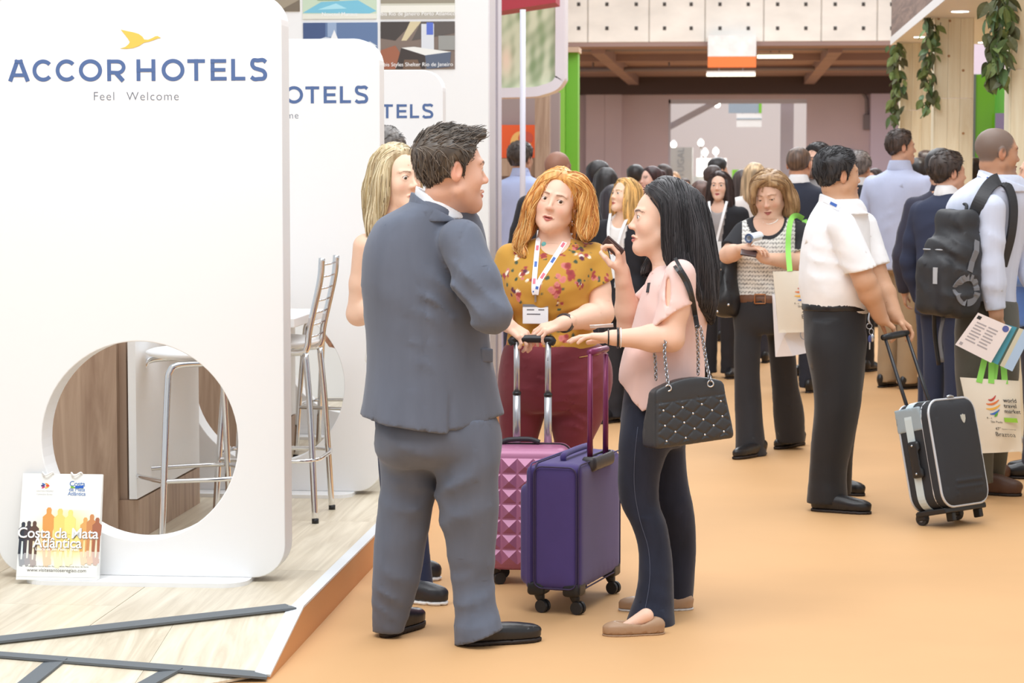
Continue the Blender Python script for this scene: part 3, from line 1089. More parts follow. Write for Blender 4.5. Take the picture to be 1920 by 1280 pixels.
# ------------------------------------------------------------------ the stand's end wall with its pictures
WY = 15.45
def stand_wall():
    o = box('wall_stand_back', (-6.0, WY, DZ), (-1.62, WY + 0.80, 3.6), WHITE)
    structure(o)
    lt = mat('pale_end_trim', (228, 224, 228), 0.4)
    for y0, y1, x, m in ((.02, .42, -1.614, lt), (.43, .50, -1.606, mat('grey_trim_line', (176, 170, 182), 0.4)), (.51, .80, -1.612, mat('lilac_trim', (232, 228, 238), 0.4))):
        box('trim_wall_end', (-1.62, WY + y0, DZ), (x, WY + y1, 3.6), m, o)
stand_wall()

def print_board(name, label, x0, y0, x1, y1, base, shapes, caption=None, cap_rgb=(250, 250, 250)):
    """a photo print on the stand wall, in picture points; shapes = list of (colour, polygon in 0..1 coordinates)"""
    a, b = W(x0, y1, WY), W(x1, y0, WY)
    w, h = b[0] - a[0], b[2] - a[2]
    P = thing(name, label, 'picture', ((a[0] + b[0]) / 2, WY - 0.004, a[2]), 'hotel photo prints on the stand wall')
    box('board', (a[0], WY - 0.006, a[2]), (b[0], WY, b[2]), mat('print_' + '_'.join(map(str, base)), base, 0.4), P)
    for i, (c, poly) in enumerate(shapes):
        flat_poly('printed_area', [[(x * w, y * h) for x, y in poly]], frame((a[0], WY - 0.0065 - 0.0004 * i, a[2]), *FRONT), mat('print_' + '_'.join(map(str, c)), c, 0.4), P)
    if caption:
        text_obj('caption', caption, 0.036, frame((a[0] + w / 2, WY - 0.0065 - 0.0004 * (len(shapes) + 1), a[2] + 0.03), *FRONT), mat('caption_white', cap_rgb, 0.5), P)
R4 = lambda x0, y0, x1, y1: [(x0, y0), (x1, y0), (x1, y1), (x0, y1)]
print_board('hotel_photo', 'beige room photo print at the top beside the near panel corner', 480, -90, 562, 22, (214, 208, 190), [((160, 148, 128), R4(0, 0, 1, .3)), ((190, 180, 160), R4(.55, .3, 1, .8)), ((120, 108, 92), [(.5, 0), (1, .2), (1, 0)])])
print_board('hotel_photo', 'photo print of a blue swimming pool with white caption', 568, -62, 706, 36, (196, 214, 190),
            [((120, 190, 214), [(0, .12), (.25, .33), (.75, .36), (1, .15), (.9, .1)]), ((168, 220, 234), [(.2, .18), (.45, .30), (.6, .2)]), ((226, 226, 214), R4(0, 0, 1, .1)), ((110, 150, 100), R4(0, .45, 1, .8)), ((140, 170, 120), R4(.2, .36, .5, .5))], 'Novotel Manaus')
print_board('hotel_photo', 'photo print with the caption Ibis Rio de Janeiro Porto, above the restaurant print', 714, -60, 853, 35, (206, 204, 188),
            [((150, 142, 124), R4(0, .3, 1, 1)), ((232, 230, 220), R4(0, .12, 1, .26)), ((178, 172, 160), R4(0, 0, 1, .12))], 'Ibis Rio de Janeiro Porto Atlantico')
print_board('hotel_photo', 'photo print of a navy blue bedroom, cut off by the middle panel', 569, 42, 708, 132, (96, 120, 160),
            [((64, 84, 128), R4(0, .6, .3, 1)), ((200, 208, 220), [(.05, .55), (.3, .7), (.6, .62), (.62, .5)]), ((150, 170, 200), R4(.33, .7, .45, 1)), ((236, 238, 240), [(.36, .62), (.42, .85), (.48, .62)]), ((220, 226, 232), [(.75, .5), (.9, .6), (1, .5)])])
print_board('hotel_photo', 'photo print of a restaurant hall with long white counter', 714, 40, 853, 130, (126, 110, 100),
            [((66, 58, 54), [(0, 1), (.45, 1), (.2, .6), (0, .65)]), ((210, 196, 160), [(.4, 1), (.55, 1), (.35, .6), (.28, .6)]), ((90, 82, 78), [(.55, 1), (1, 1), (1, .75), (.42, .6)]),
             ((214, 218, 224), R4(.55, .3, .72, .95)), ((86, 110, 200), R4(.62, .72, .71, .98)), ((156, 96, 70), [(0, 0), (0, .4), (.2, .5), (.28, .3), (.2, 0)]), ((60, 50, 46), [(.2, 0), (.28, .45), (.6, .3), (.6, 0)]),
             ((232, 232, 228), [(.28, .45), (.45, .47), (.95, .36), (.6, .29)]), ((90, 100, 120), [(.6, .29), (.95, .36), (.93, .05), (.62, 0)]), ((150, 150, 146), R4(.78, .4, 1, .7)), ((112, 88, 70), [(.3, 0), (.32, .2), (.5, .2), (.55, 0)])], 'Ibis Styles Shelter Rio de Janeiro')

# ------------------------------------------------------------------ far end of the hall
def far_hall():
    bY, wY = 50.0, 70.0
    zb = 4.39
    B = box('ceiling_beam', (-9, bY + 0.06, zb), (5.4, bY + 1.2, 7.5), CONCRETE); structure(B)
    edges = [-9.0] + [W(x, 40, bY)[0] for x in (1060, 1102, 1217, 1322, 1432, 1540, 1645, 1760)] + [5.4]
    for i in range(len(edges) - 1):
        for z0, z1 in ((zb, zb + 1.93), (zb + 1.95, 7.5)):
            box('panel', (edges[i] + 0.012, bY, z0), (edges[i + 1] - 0.012, bY + 0.06, z1), CONCRETE, B, bevel=0.01)
    HOLE = mat('tie_hole', (70, 66, 64), 0.9)
    for r, ys in enumerate(((8, 53), )):
        for y in ys:
            for x in (1085, 1138, 1193, 1246, 1296, 1350, 1403, 1458, 1511, 1566, 1619, 1672):
                c = W(x, y, bY)
                box('tie_hole', (c[0] - 0.035, bY - 0.012, c[2] - 0.04), (c[0] + 0.035, bY + 0.02, c[2] + 0.04), HOLE, B, bevel=0.008)
    C = box('ceiling', (-9, bY + 1.2, zb + 0.05), (9, wY + 0.2, zb + 0.35), BROWNCEIL); structure(C)
    box('ceiling_edge', (-9, bY + 0.02, zb - 0.09), (9, bY + 1.2, zb - 0.002), BROWNCEIL, C)
    for yy in (56, 62):
        box('joist', (-9, yy, zb - 0.12), (9, yy + 0.4, zb + 0.05), BROWNCEIL, C)
    for (px, yy) in ((1130, 53), (1560, 53)):
        x = W(px, 100, yy)[0]
        box('joist', (x - .15, bY + 1.2, zb - 0.18), (x + .15, wY, zb + 0.05), BROWNCEIL, C)
    structure(box('trim_1', (-9, wY - 0.8, zb - 0.45), (9, wY - 0.1, zb + 0.05), DBROWN))
    pm = mat('grey_pipe', (128, 120, 124), 0.5)
    for nm, lab, y, Y, r in (('ceiling_pipe', 'upper grey pipe running under the concrete beam', 92, 51.6, 0.07), ('ceiling_pipe', 'lower brown-grey pipe running below the far ceiling', 131, 60, 0.06)):
        a, b = W(900, y, Y), W(1760, y, Y)
        o = thing(nm, lab, 'pipe', a)
        tubes('pipe', [([(a[0], Y, a[2]), (b[0], Y, a[2])], r)], pm, o, 10)
        for k in range(6):
            x = a[0] + (b[0] - a[0]) * (k + .5) / 6
            tubes('hanger', [([(x, Y, a[2]), (x, Y, zb + 0.06)], 0.025)], pm, o, 6)
    # the far wall with its doorway
    xl, xr = W(1253, 300, wY)[0], W(1512, 300, wY)[0]
    zt = W(1380, 186, wY)[2]
    ww = box('wall_far', (-14, wY, 0), (xl, wY + 0.4, zb + 0.05), LILAC); structure(ww)
    structure(box('wall_far', (xr, wY, 0), (14, wY + 0.4, zb + 0.05), LILAC))
    structure(box('wall_far', (xl, wY, zt), (xr, wY + 0.4, zb + 0.05), LILAC))
    pale = mat('lilac_pale', (206, 190, 196), 0.8)
    for px, w_ in ((1100, 0.55), (1135, 0.5)):
        c = W(px, 300, wY)[0]
        structure(box('trim_pilaster', (c, wY - 0.35, 0), (c + w_, wY, zb - 0.4), LILAC))
    c = W(1655, 300, wY)[0]
    structure(box('trim_pilaster', (W(1630, 300, wY)[0], wY - 0.5, 0), (W(1675, 300, wY)[0] + 1.5, wY, zb - 0.4), mat('lilac_cool', (204, 192, 210), 0.8)))
    a = W(1240, 178, wY - .2)
    structure(box('trim_door_head', (W(1243, 0, wY)[0], wY - 0.2, W(0, 177, wY)[2]), (W(1527, 0, wY)[0], wY, W(0, 158, wY)[2]), LILAC))
    dk = mat('grey_frame', (196, 196, 208), 0.5)
    D = box('door_1', (xl, wY + 0.05, 0), (xl + 0.06, wY + 0.3, zt), dk); structure(D)
    box('door_frame', (xr - 0.75, wY + 0.9, 0), (xr - 0.36, wY + 1.2, zt), dk, D)
    box('door_frame', (xl, wY + 0.05, zt - 0.12), (xr, wY + 0.3, zt), dk, D)
    a, b = W(1240, 246, wY + .5), W(1345, 190, wY + .5)
    bm = bmesh.new(); d = (b - a); Ln = np.linalg.norm(d); ang = math.atan2(d[2], d[0])
    bm_box(bm, (0, -0.12, -0.09), (Ln, 0.12, 0.09), M=Matrix.Translation(a) @ Matrix.Rotation(-ang, 4, 'Y'))
    bm_obj('brace', bm, dk, D)
    # conduit, box
    o = thing('wall_conduit', 'grey electrical conduit with junction box right of the far doorway', 'conduit', W(1622, 240, wY - .05))
    tubes('conduit', [([W(1608, 150, wY - .08), W(1612, 165, wY - .08), W(1625, 185, wY - .08), W(1626, 240, wY - .08)], 0.05)], pm, o, 8)
    a, b = W(1618, 243, wY), W(1633, 215, wY)
    box('junction_box', (a[0], wY - 0.16, a[2]), (b[0], wY - 0.01, b[2]), pm, o, bevel=0.01)
    for px, pn in ((1160, 'a'),):
        pass
    # hall behind the doorway
    structure(box('wall_next_hall', (-6, 88, 0), (12, 88.2, 9), mat('next_hall_wall', (232, 226, 228), 0.8)))
    structure(box('wall_next_hall', (xl - 3, wY + 1.5, 0), (xl - 2.9, 88, 9), WHITE))
    # white box hanging from the beam, lamps
    a, b = W(1327, 126, bY - 0.3), W(1418, 80, bY - 0.3)
    o = thing('hanging_box', 'white battered box with an orange lower band hanging under the beam', 'box', ((a[0] + b[0]) / 2, bY - 0.2, a[2]))
    zo = W(0, 112, bY - .3)[2]
    box('casing', (a[0], bY - 0.3, zo), (b[0], bY + 0.04, b[2] + 0.15), mat('worn_white', (224, 222, 222), 0.7, vary=((4, 4, 4), .12, 4)), o)
    box('band', (a[0], bY - 0.3, a[2]), (b[0], bY + 0.04, zo), mat('orange_band', (226, 116, 50), 0.6), o)
    lampm = mat('lamp_glow', (255, 244, 214), 0.5, emit=3.0)
    for lab, x0, x1, y, Y in (('tube lamp under the hanging white box', 1325, 1416, 140, 58), ('tube lamp right of the hanging white box', 1420, 1486, 106, 54)):
        a, b = W(x0, y, Y), W(x1, y, Y)
        o = thing('tube_lamp', lab, 'lamp', a)
        box('tray', (a[0], Y - .1, a[2] + 0.03), (b[0], Y + .1, a[2] + .08), mat('lamp_tray', (200, 194, 190), .5), o)
        tubes('tube', [([(a[0], Y, a[2]), (b[0], Y, a[2])], 0.04)], lampm, o, 8)
        for x in (a[0] + .3, b[0] - .3): tubes('hanger', [([(x, Y, a[2] + .07), (x, Y, zb + .04)], .015)], pm, o, 6)
    # signs and booths in the next hall
    Y = 80.0
    def board(name, lab, cat, x0, y0, x1, y1, m, Yb=Y, d=0.1):
        a, b = W(x0, y1, Yb), W(x1, y0, Yb)
        o = box(name, (a[0], Yb, a[2]), (b[0], Yb + d, b[2]), m)
        tag(o, lab, cat); return o, a, b
    o, a, b = board('hanging_sign', 'grey hanging direction sign with green end beyond the doorway', 'sign', 1366, 194, 1428, 212, mat('sign_grey', (150, 164, 178), .6))
    for x in (a[0] + .2, b[0] - .2): tubes('hanger', [([(x, Y + .05, b[2]), (x, Y + .05, 8.9)], .015)], pm, o, 6)
    e = W(1423, 194, Y - .02); f_ = W(1428, 212, Y - .02)
    box('green_end', (e[0], Y - .02, f_[2]), (f_[0], Y, e[2]), GREEN, o)
    o, a, b = board('hanging_sign', 'white hanging sign with two rows below the grey direction sign', 'sign', 1381, 213, 1428, 238, WHITE)
    for x in (a[0] + .2, b[0] - .2): tubes('hanger', [([(x, Y + .05, b[2] - .01), (x, Y + .05, b[2] + .03)], .015)], pm, o, 6)
    box('rail', (a[0], Y - .02, a[2] + .25), (b[0], Y, a[2] + .29), mat('sign_grey', (150, 164, 178)), o)
    board('booth_wall', 'pale grey booth tower with vertical lettering left in the doorway', 'booth', 1256, 276, 1298, 420, mat('booth_pale', (206, 212, 212), .5), 76.0, 1.6)
    t = bpy.data.objects['booth_wall']
    text_obj('lettering', 'PORTUGAL', 0.30, frame(W(1277, 322, 75.97), (0, 0, 1), (-1, 0, 0)), mat('booth_letter', (170, 178, 184), .5), t)
    o = tag(box('booth_counter', tuple(W(1306, 330.5, 78)), tuple(W(1362, 297, 78) + [0, 1.0, 0]), mat('lightbox', (255, 252, 246), .5, emit=1.6)), 'glowing white light box of a booth in the next hall', 'lightbox')
    o = tag(box('booth', tuple(W(1300, 420, 78.9) * [1, 1, 0]), tuple(W(1372, 331, 78.9) + [0, .3, 0]), mat('booth_glass', (196, 206, 210), .4)), 'pale booth wall under the glowing light box', 'booth')
    tag(box('booth', tuple(W(1372, 400, 79) * [1, 1, 0]), tuple(W(1392, 318, 79) + [0, .3, 0]), GREEN), 'small green booth panel in the next hall', 'booth')
    tag(box('booth', tuple(W(1392, 400, 79.2) * [1, 1, 0]), tuple(W(1462, 330, 79.2) + [0, .3, 0]), mat('booth_dark', (120, 130, 120), .5)), 'dull grey-green booth wall at the back of the next hall', 'booth')
    tag(box('notice_board', tuple(W(1553, 292, wY - .1)), tuple(W(1600, 281, wY - .1) + [0, .08, 0]), mat('notice_blue', (92, 150, 210), .5)), 'small blue notice on the far lilac wall', 'notice')
    tr_ = W(1345, 189, 77.4)
    o = thing('lighting_truss', 'thin lighting bar across the next hall above the spot lamps', 'truss', tr_)
    tubes('bar', [([(xl - 2.95, 77.5, tr_[2]), (12, 77.5, tr_[2])], .03)], STEEL, o, 8)
    k = 0
    for x, y in ((1263, 271), (1314, 268), (1322, 286), (1342, 284), (1345, 196)):
        c = W(x, y, 77.0 + k * .1); k += 1
        o = thing('spot_lamp', ['spot lamp on the booth tower', 'spot lamp high above the light box', 'spot lamp left over the light box', 'spot lamp right over the light box', 'spot lamp cluster beside the grey direction sign'][k - 1], 'lamp', c)
        zt_ = W(0, 276, 76)[2] if k == 1 else W(0, 297, 78)[2] if k < 5 else tr_[2]
        tubes('bracket', [([c + [0, .1, .06], (c[0], 78.3 if 1 < k < 5 else c[1] + .1, zt_)], .03)], STEEL, o, 6)
        bm = bmesh.new(); bmesh.ops.create_cone(bm, cap_ends=True, segments=12, radius1=.11, radius2=.06, depth=.2, matrix=Matrix.Translation(c + [0, .05, .06]) @ Matrix.Rotation(math.radians(60), 4, 'X'))
        bm_obj('shell', bm, WHITE, o)
        bm = bmesh.new(); bmesh.ops.create_uvsphere(bm, u_segments=10, v_segments=6, radius=.10, matrix=Matrix.Translation(c + [0, -.05, 0]))
        bm_obj('bulb', bm, mat('spot_glow', (255, 250, 240), .5, emit=8.0), o, smooth=True)
far_hall()

# ------------------------------------------------------------------ stand on the left beyond the white wall
def left_stand():
    Y = 22.0
    a, b = W(940, 168, Y), W(1042, 14, Y)
    o = thing('billboard', 'billboard with a picture of green plants in a thick white frame', 'billboard', ((a[0] + b[0]) / 2, Y, a[2]))
    x0 = a[0] - 1.2
    V, Q, C = [], [], []
    nx, ny = 150, 70
    for i in range(nx + 1):
        for j in range(ny + 1):
            V.append((x0 + (b[0] - x0) * i / nx, Y - 0.02, a[2] + (b[2] + .4 - a[2]) * j / ny))
    V = np.array(V)
    i, j = np.meshgrid(np.arange(nx), np.arange(ny), indexing='ij')
    q = np.stack([i * (ny + 1) + j, (i + 1) * (ny + 1) + j, (i + 1) * (ny + 1) + j + 1, i * (ny + 1) + j + 1], -1).reshape(-1, 4)
    g = 0.6 + 0.35 * nz(V * [1, 1, .3], 4.5, 31) + 0.35 * nz(V * [1, 1, .5], 11, 32)
    t = smooth01(g)[:, None]
    C = np.array(lin((140, 164, 118))) * (1 - t) + np.array(lin((222, 228, 196))) * t
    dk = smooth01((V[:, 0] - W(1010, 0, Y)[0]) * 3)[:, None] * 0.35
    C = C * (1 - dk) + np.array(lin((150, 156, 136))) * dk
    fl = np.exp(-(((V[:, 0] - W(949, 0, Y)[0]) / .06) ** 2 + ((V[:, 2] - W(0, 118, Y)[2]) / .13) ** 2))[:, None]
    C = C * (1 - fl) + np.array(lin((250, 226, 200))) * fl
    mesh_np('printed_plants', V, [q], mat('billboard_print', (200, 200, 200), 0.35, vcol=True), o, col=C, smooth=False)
    box('backing', (x0, Y, a[2]), (b[0], Y + 0.3, b[2] + .4), WHITE, o)
    fr = mat('frame_white', (232, 226, 230), 0.4)
    c = W(1060, 0, Y)[0]
    pts = spline([(b[0] + .045, b[2] + .5), (b[0] + .045, a[2] + .25), (b[0] + .03, a[2] + .08), (b[0] - .1, a[2] + .0), (b[0] - .4, a[2] - .03), (x0, a[2] - .03)], 8)
    V2, q2 = ribbon(pts, 0.09)
    n = len(V2)
    V3 = np.vstack([np.c_[V2[:, 0], np.full(n, Y - .06), V2[:, 1]], np.c_[V2[:, 0], np.full(n, Y + .35), V2[:, 1]]])
    h = n // 2
    side = [[i, i + 1, n + i + 1, n + i] for i in range(h - 1)] + [[h + i, n + h + i, n + h + i + 1, h + i + 1] for i in range(h - 1)]
    mesh_np('frame', V3, [np.vstack([q2, q2[:, ::-1] + n, side])], fr, o, smooth=False)
    # red awning above
    a, b = W(900, 22, Y - 1.2), W(1042, -20, Y - 1.2)
    bm = bmesh.new()
    vs = [bm.verts.new(v) for v in ((a[0], Y - 1.2, a[2] - .02), (b[0], Y - 1.2, W(0, 12, Y - 1.2)[2]), (b[0], Y - 1.2, b[2] + .3), (a[0], Y - 1.2, b[2] + .3))]
    us = [bm.verts.new(v.co + Vector((0, .5, 0))) for v in vs]
    bm.faces.new(vs); bm.faces.new(us[::-1])
    for i in range(4): bm.faces.new((vs[i], us[i], us[(i + 1) % 4], vs[(i + 1) % 4]))
    tag(bm_obj('awning', bm, mat('red_awning', (176, 52, 66), .6)), 'dark red awning edge above the plant billboard', 'awning')
    # thin white pole
    p0, p1 = W(980, 430, 19), W(980, 18, 19)
    o = thing('pole', 'thin white pole in front of the plant billboard', 'pole', (p0[0], 19, 0))
    tubes('shaft', [([(p0[0], 19, 0.02), (p0[0], 19, p1[2])], 0.023)], mat('pole_white', (226, 224, 236), .35), o, 12)
    bm = bmesh.new(); bmesh.ops.create_cone(bm, cap_ends=True, segments=20, radius1=.16, radius2=.15, depth=.02, matrix=Matrix.Translation((p0[0], 19, .01)))
    bm_obj('foot', bm, STEEL, o)
    # green column
    Yc = 28.0
    xa, xb, xc = W(1038, 0, Yc)[0], W(1061, 0, Yc)[0], W(1084, 0, Yc)[0]
    zt = W(0, 104, Yc)[2]
    o = thing('green_column', 'bright green square column left of the far doorway', 'column', ((xa + xc) / 2, Yc, 0))
    box('face_board', (xa, Yc - .12, 0), (xb - .003, Yc + .15, zt), mat('green_lit_face', (140, 202, 72), .5), o)  # lit face of the corner: its brighter light is put into the green
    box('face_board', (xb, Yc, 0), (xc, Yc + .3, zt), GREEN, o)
    box('cap', (xa - .02, Yc - .14, zt), (xc + .02, Yc + .32, zt + .06), mat('cap_beige', (206, 176, 150), .5), o)
    # veneer column and orange poster
    Yv = 25.0
    xa, xb = W(1003, 0, Yv)[0], W(1030, 0, Yv)[0]
    tag(box('veneer_column', (xa, Yv, 0), (xb, Yv + .2, W(0, 168, Yv)[2]), OAK), 'brown veneer post beside the green column', 'column')
    a, b = W(925, 296, Yv + .6), W(1003, 234, Yv + .6)
    o = thing('food_poster', 'orange poster with a blurred yellow fruit behind the white pole', 'poster', ((a[0] + b[0]) / 2, Yv + .6, a[2]))
    box('board', (a[0], Yv + .6, a[2]), (b[0], Yv + .66, b[2]), mat('poster_orange', (236, 96, 44), .5), o)
    w, h = b[0] - a[0], b[2] - a[2]
    flat_poly('printed_area', [[(w * (.66 + .25 * math.cos(t)), h * (.45 + .36 * math.sin(t))) for t in np.linspace(0, 6.28, 24)]], frame((a[0], Yv + .598, a[2]), *FRONT), mat('poster_yellow', (244, 190, 110), .5), o)
    flat_poly('printed_area', [[(w * (.78 + .18 * math.cos(t)), h * (.6 + .2 * math.sin(t))) for t in np.linspace(0, 6.28, 24)]], frame((a[0], Yv + .596, a[2]), *FRONT), mat('poster_red', (206, 90, 70), .5), o)
    structure(box('wall_left_stand', (-4.5, Yv + .7, 0), (W(1040, 0, Yv)[0], Yv + .85, W(0, 172, Yv)[2]), mat('taupe_wall', (156, 140, 138), .7)))
    a = W(930, 330, Yv + .3); b = W(1010, 297, Yv + .3)
    tag(box('shelf_board', (a[0], Yv + .2, a[2]), (b[0], Yv + .66, b[2]), OAK), 'wooden ledge below the orange poster', 'shelf')
    # lilac counter
    a, b = W(930, 520, 20), W(975, 428, 20)
    o = tag(box('counter', (a[0] - .8, 20, 0), (b[0], 21.0, b[2]), mat('lilac_counter', (206, 198, 226), .4), bevel=.01), 'pale lilac counter behind the end of the white wall', 'counter')
left_stand()

# ------------------------------------------------------------------ timber stand on the right
def leaf_mesh():
    n = 7
    V = []
    for i in range(n):
        t = i / (n - 1)
        w = 0.36 * math.sin(math.pi * min(1, t * 1.02 + .02)) ** 0.8 * (1 - .35 * t)
        z = -0.25 * t * t
        V += [(-w, t, z + .06), (0, t, z), (w, t, z + .06)]
    q = [[3 * i + k, 3 * i + k + 1, 3 * i + k + 4, 3 * i + k + 3] for i in range(n - 1) for k in range(2)]
    me = bpy.data.meshes.new('leaf')
    me.from_pydata(V, [], q)
    return me
LEAF = [leaf_mesh() for _ in range(3)]
for me, c in zip(LEAF, ((78, 102, 58), (116, 134, 78), (88, 92, 60))):
    me.materials.append(mat('leaf_%d' % c[0], c, .5, vary=((3, 3, 3), .2, 2)))

def garland(label, px, py0, py1, Y, width, n, size, seed, red=False):
    R = random.Random(seed)
    top, bot = W(px, py0, Y), W(px, py1, Y)
    o = thing('hanging_greenery', label, 'plant', (top[0], Y, bot[2]), 'green garlands on the timber columns')
    pts = [(top[0] + .03 * math.sin(k * 1.3), Y, top[2] + (bot[2] - top[2]) * k / 12) for k in range(13)]
    tubes('stem', [(pts, 0.008)], mat('stem_green', (84, 92, 58), .7), o, 6)
    mred = mat('leaf_red', (120, 72, 62), .5)
    for k in range(n):
        t = k / n
        l = bpy.data.objects.new('leaf', LEAF[R.randrange(3)])
        s = size * R.uniform(.7, 1.3)
        p = Vector((top[0] + R.gauss(0, width * .3), Y - .05 + R.gauss(0, width * .3), top[2] + (bot[2] - top[2]) * t))
        link(l, o)
        l.matrix_parent_inverse = Matrix.Translation(-o.location)
        l.location = p
        l.rotation_euler = (R.uniform(-1.9, -.4), R.uniform(-.7, .7), R.uniform(0, 6.28))
        l.scale = (s, s, s)

def right_stand():
    XC = float(W(1673, 80.6, 24.9)[0])
    zs = float(W(1700, 80.6, 24.6)[2])
    # canopy
    o = thing('canopy', 'stand canopy with dark wood fascia and white soffit with downlights', 'canopy', (XC + 1, 20, zs))
    box('soffit', (XC, 13.0, zs), (5.0, 24.9, zs + 0.05), mat('soffit_white', (236, 234, 230), .5), o)
    box('edge_strip', (XC - .02, 13.0, zs - .005), (XC + .0, 24.9, zs + 0.075), WHITE, o)
    for k in range(8):
        box('fascia_board', (XC - .012, 13.0 + k * 1.49, zs + .078), (XC + .03, 13.0 + (k + 1) * 1.49 - .006, 4.3), DARKWOOD, o)
    box('roof', (XC + .04, 13.0, 4.15), (5.0, 24.9, 4.28), WHITE, o)
    for k, (px, py, w_) in enumerate(((1800, 20, 32), (1727, 68, 21), (1847, 78, 26))):
        c = G(px, py, zs)
        d = thing('downlight', ['round downlight in front of the middle timber column', 'round downlight at the far end of the canopy', 'round downlight right of the middle timber column'][k], 'lamp', c, 'downlights in the canopy')
        for nm, r, m, dz in (('trim_ring', .085, WHITE, .004), ('lens', .07, mat('downlight_glow', (255, 250, 240), .5, emit=6.0), .007)):
            bm = bmesh.new(); bmesh.ops.create_cone(bm, cap_ends=True, segments=24, radius1=r, radius2=r, depth=.008, matrix=Matrix.Translation(c - [0, 0, dz]))
            bm_obj(nm, bm, m, d)
        L = bpy.data.lights.new('downlight', 'SPOT'); L.energy = 60; L.spot_size = 1.7; L.spot_blend = .8; L.shadow_soft_size = .07; L.color = (1, .95, .86)
        lo = bpy.data.objects.new('downlight_beam', L); lo.location = c - [0, 0, .03]; COL.objects.link(lo)
    # columns of vertical boards
    for k, (Y, lab) in enumerate(((24.6, 'far timber column of pale pine boards under the canopy end'), (20.7, 'middle timber column of pale pine boards under the canopy'), (15.0, 'near timber column of pale pine boards at the photo edge'))):
        c = thing('timber_column', lab, 'column', (1.905, Y + .15, 0), 'pale timber columns')
        x0 = float(W((1689, 1752, 1894)[k], 300, Y)[0]); x1 = x0 + 0.315
        nb = 3
        for i in range(nb):
            xa, xb = x0 + (x1 - x0) * i / nb, x0 + (x1 - x0) * (i + 1) / nb
            for z0, z1 in ((0, 1.2), (1.2, 2.27), (2.27, zs)):
                box('board', (xa + .0008, Y, z0 + .001), (xb - .0008, Y + .03, z1 - .001), PINE, c)
        for z0, z1 in ((0, 1.2), (1.2, 2.27), (2.27, zs)):
            box('board', (x0 - .012, Y + .004, z0 + .001), (x0 + .0, Y + .26, z1 - .001), PINE, c)
            box('board', (x1, Y + .004, z0 + .001), (x1 + .012, Y + .26, z1 - .001), PINE, c)
    KN = mat('pine_knot', (170, 128, 84), .6)
    col = bpy.data.objects['timber_column.001']
    for px, py in ((1760, 35), (1781, 39), (1765, 97), (1779, 105), (1806, 132), (1806, 250)):
        c = W(px, py, 20.7)
        bm = bmesh.new(); bmesh.ops.create_cone(bm, cap_ends=True, segments=10, radius1=.012, radius2=.012, depth=.003, matrix=Matrix.Translation(c - [0, .001, 0]) @ Matrix.Rotation(math.pi / 2, 4, 'X'))
        bm_obj('knot', bm, KN, col)
    # low timber wall of the stand
    wl = thing('low_wall', 'low pine-board wall of the timber stand with a grey kick strip', 'wall', (1.67, 19, 0))
    y = 11.0
    while y < 18.3:
        box('board', (1.665, y + .002, .10), (1.72, y + 1.2 - .002, .72), PINE, wl); y += 1.2
    box('kick_strip', (1.655, 11, 0.075), (1.72, 18.2, 0.10), mat('kick_grey', (150, 150, 152), .4), wl)
    box('kick_board', (1.665, 11, 0), (1.72, 18.2, 0.075), PINE, wl)
    box('top_board', (1.65, 11, .722), (1.745, 18.2, .75), PINE, wl)
    # green glowing wall and lilac wall behind
    Y = 27.0
    a, b = W(1823, 620, Y), W(1886, 139, Y)
    g = thing('green_booth_wall', 'glossy green booth wall between the timber columns', 'booth', ((a[0] + b[0]) / 2, Y, 0))
    box('glass_panel', (a[0], Y, .02), (W(1868, 0, Y)[0], Y + .05, b[2]), mat('green_glass', (110, 180, 40), .15), g)
    box('side_panel', (W(1868, 0, Y)[0] + .01, Y + .1, .02), (b[0] + .6, Y + .2, b[2]), mat('green_side', (120, 208, 90), .3), g)
    box('post', (a[0] - .06, Y - .02, 0), (a[0], Y + .1, b[2]), mat('grey_post', (110, 120, 118), .4), g)
    tag(box('wall_screen', tuple(W(1866, 260, Y - .2)), tuple(W(1884, 212, Y - .2) + [0, .05, 0]), mat('screen_lilac', (150, 140, 180), .3)), 'small lilac screen on the green booth wall', 'screen')
    structure(box('wall_right_stand', (2.9, 40, 0), (9, 40.2, 4.6), mat('lilac_cool', (204, 192, 210), .8)))
    box_ = tag(box('soffit_beam', tuple(W(1821, 78, 24.95)), tuple(W(1872, 12, 24.95) + [0, .12, 0]), PINE), 'pine beam at the far edge of the canopy', 'beam')
    garland('hanging garland of green leaves left of the far timber column', 1682, 80, 225, 24.5, .13, 70, .11, 1)
    garland('hanging garland of green leaves left of the middle timber column', 1742, 30, 205, 20.65, .12, 80, .10, 2)
    garland('thick hanging garland with reddish leaves beside the near timber column', 1871, -10, 155, 15.0, .13, 90, .11, 3)
right_stand()

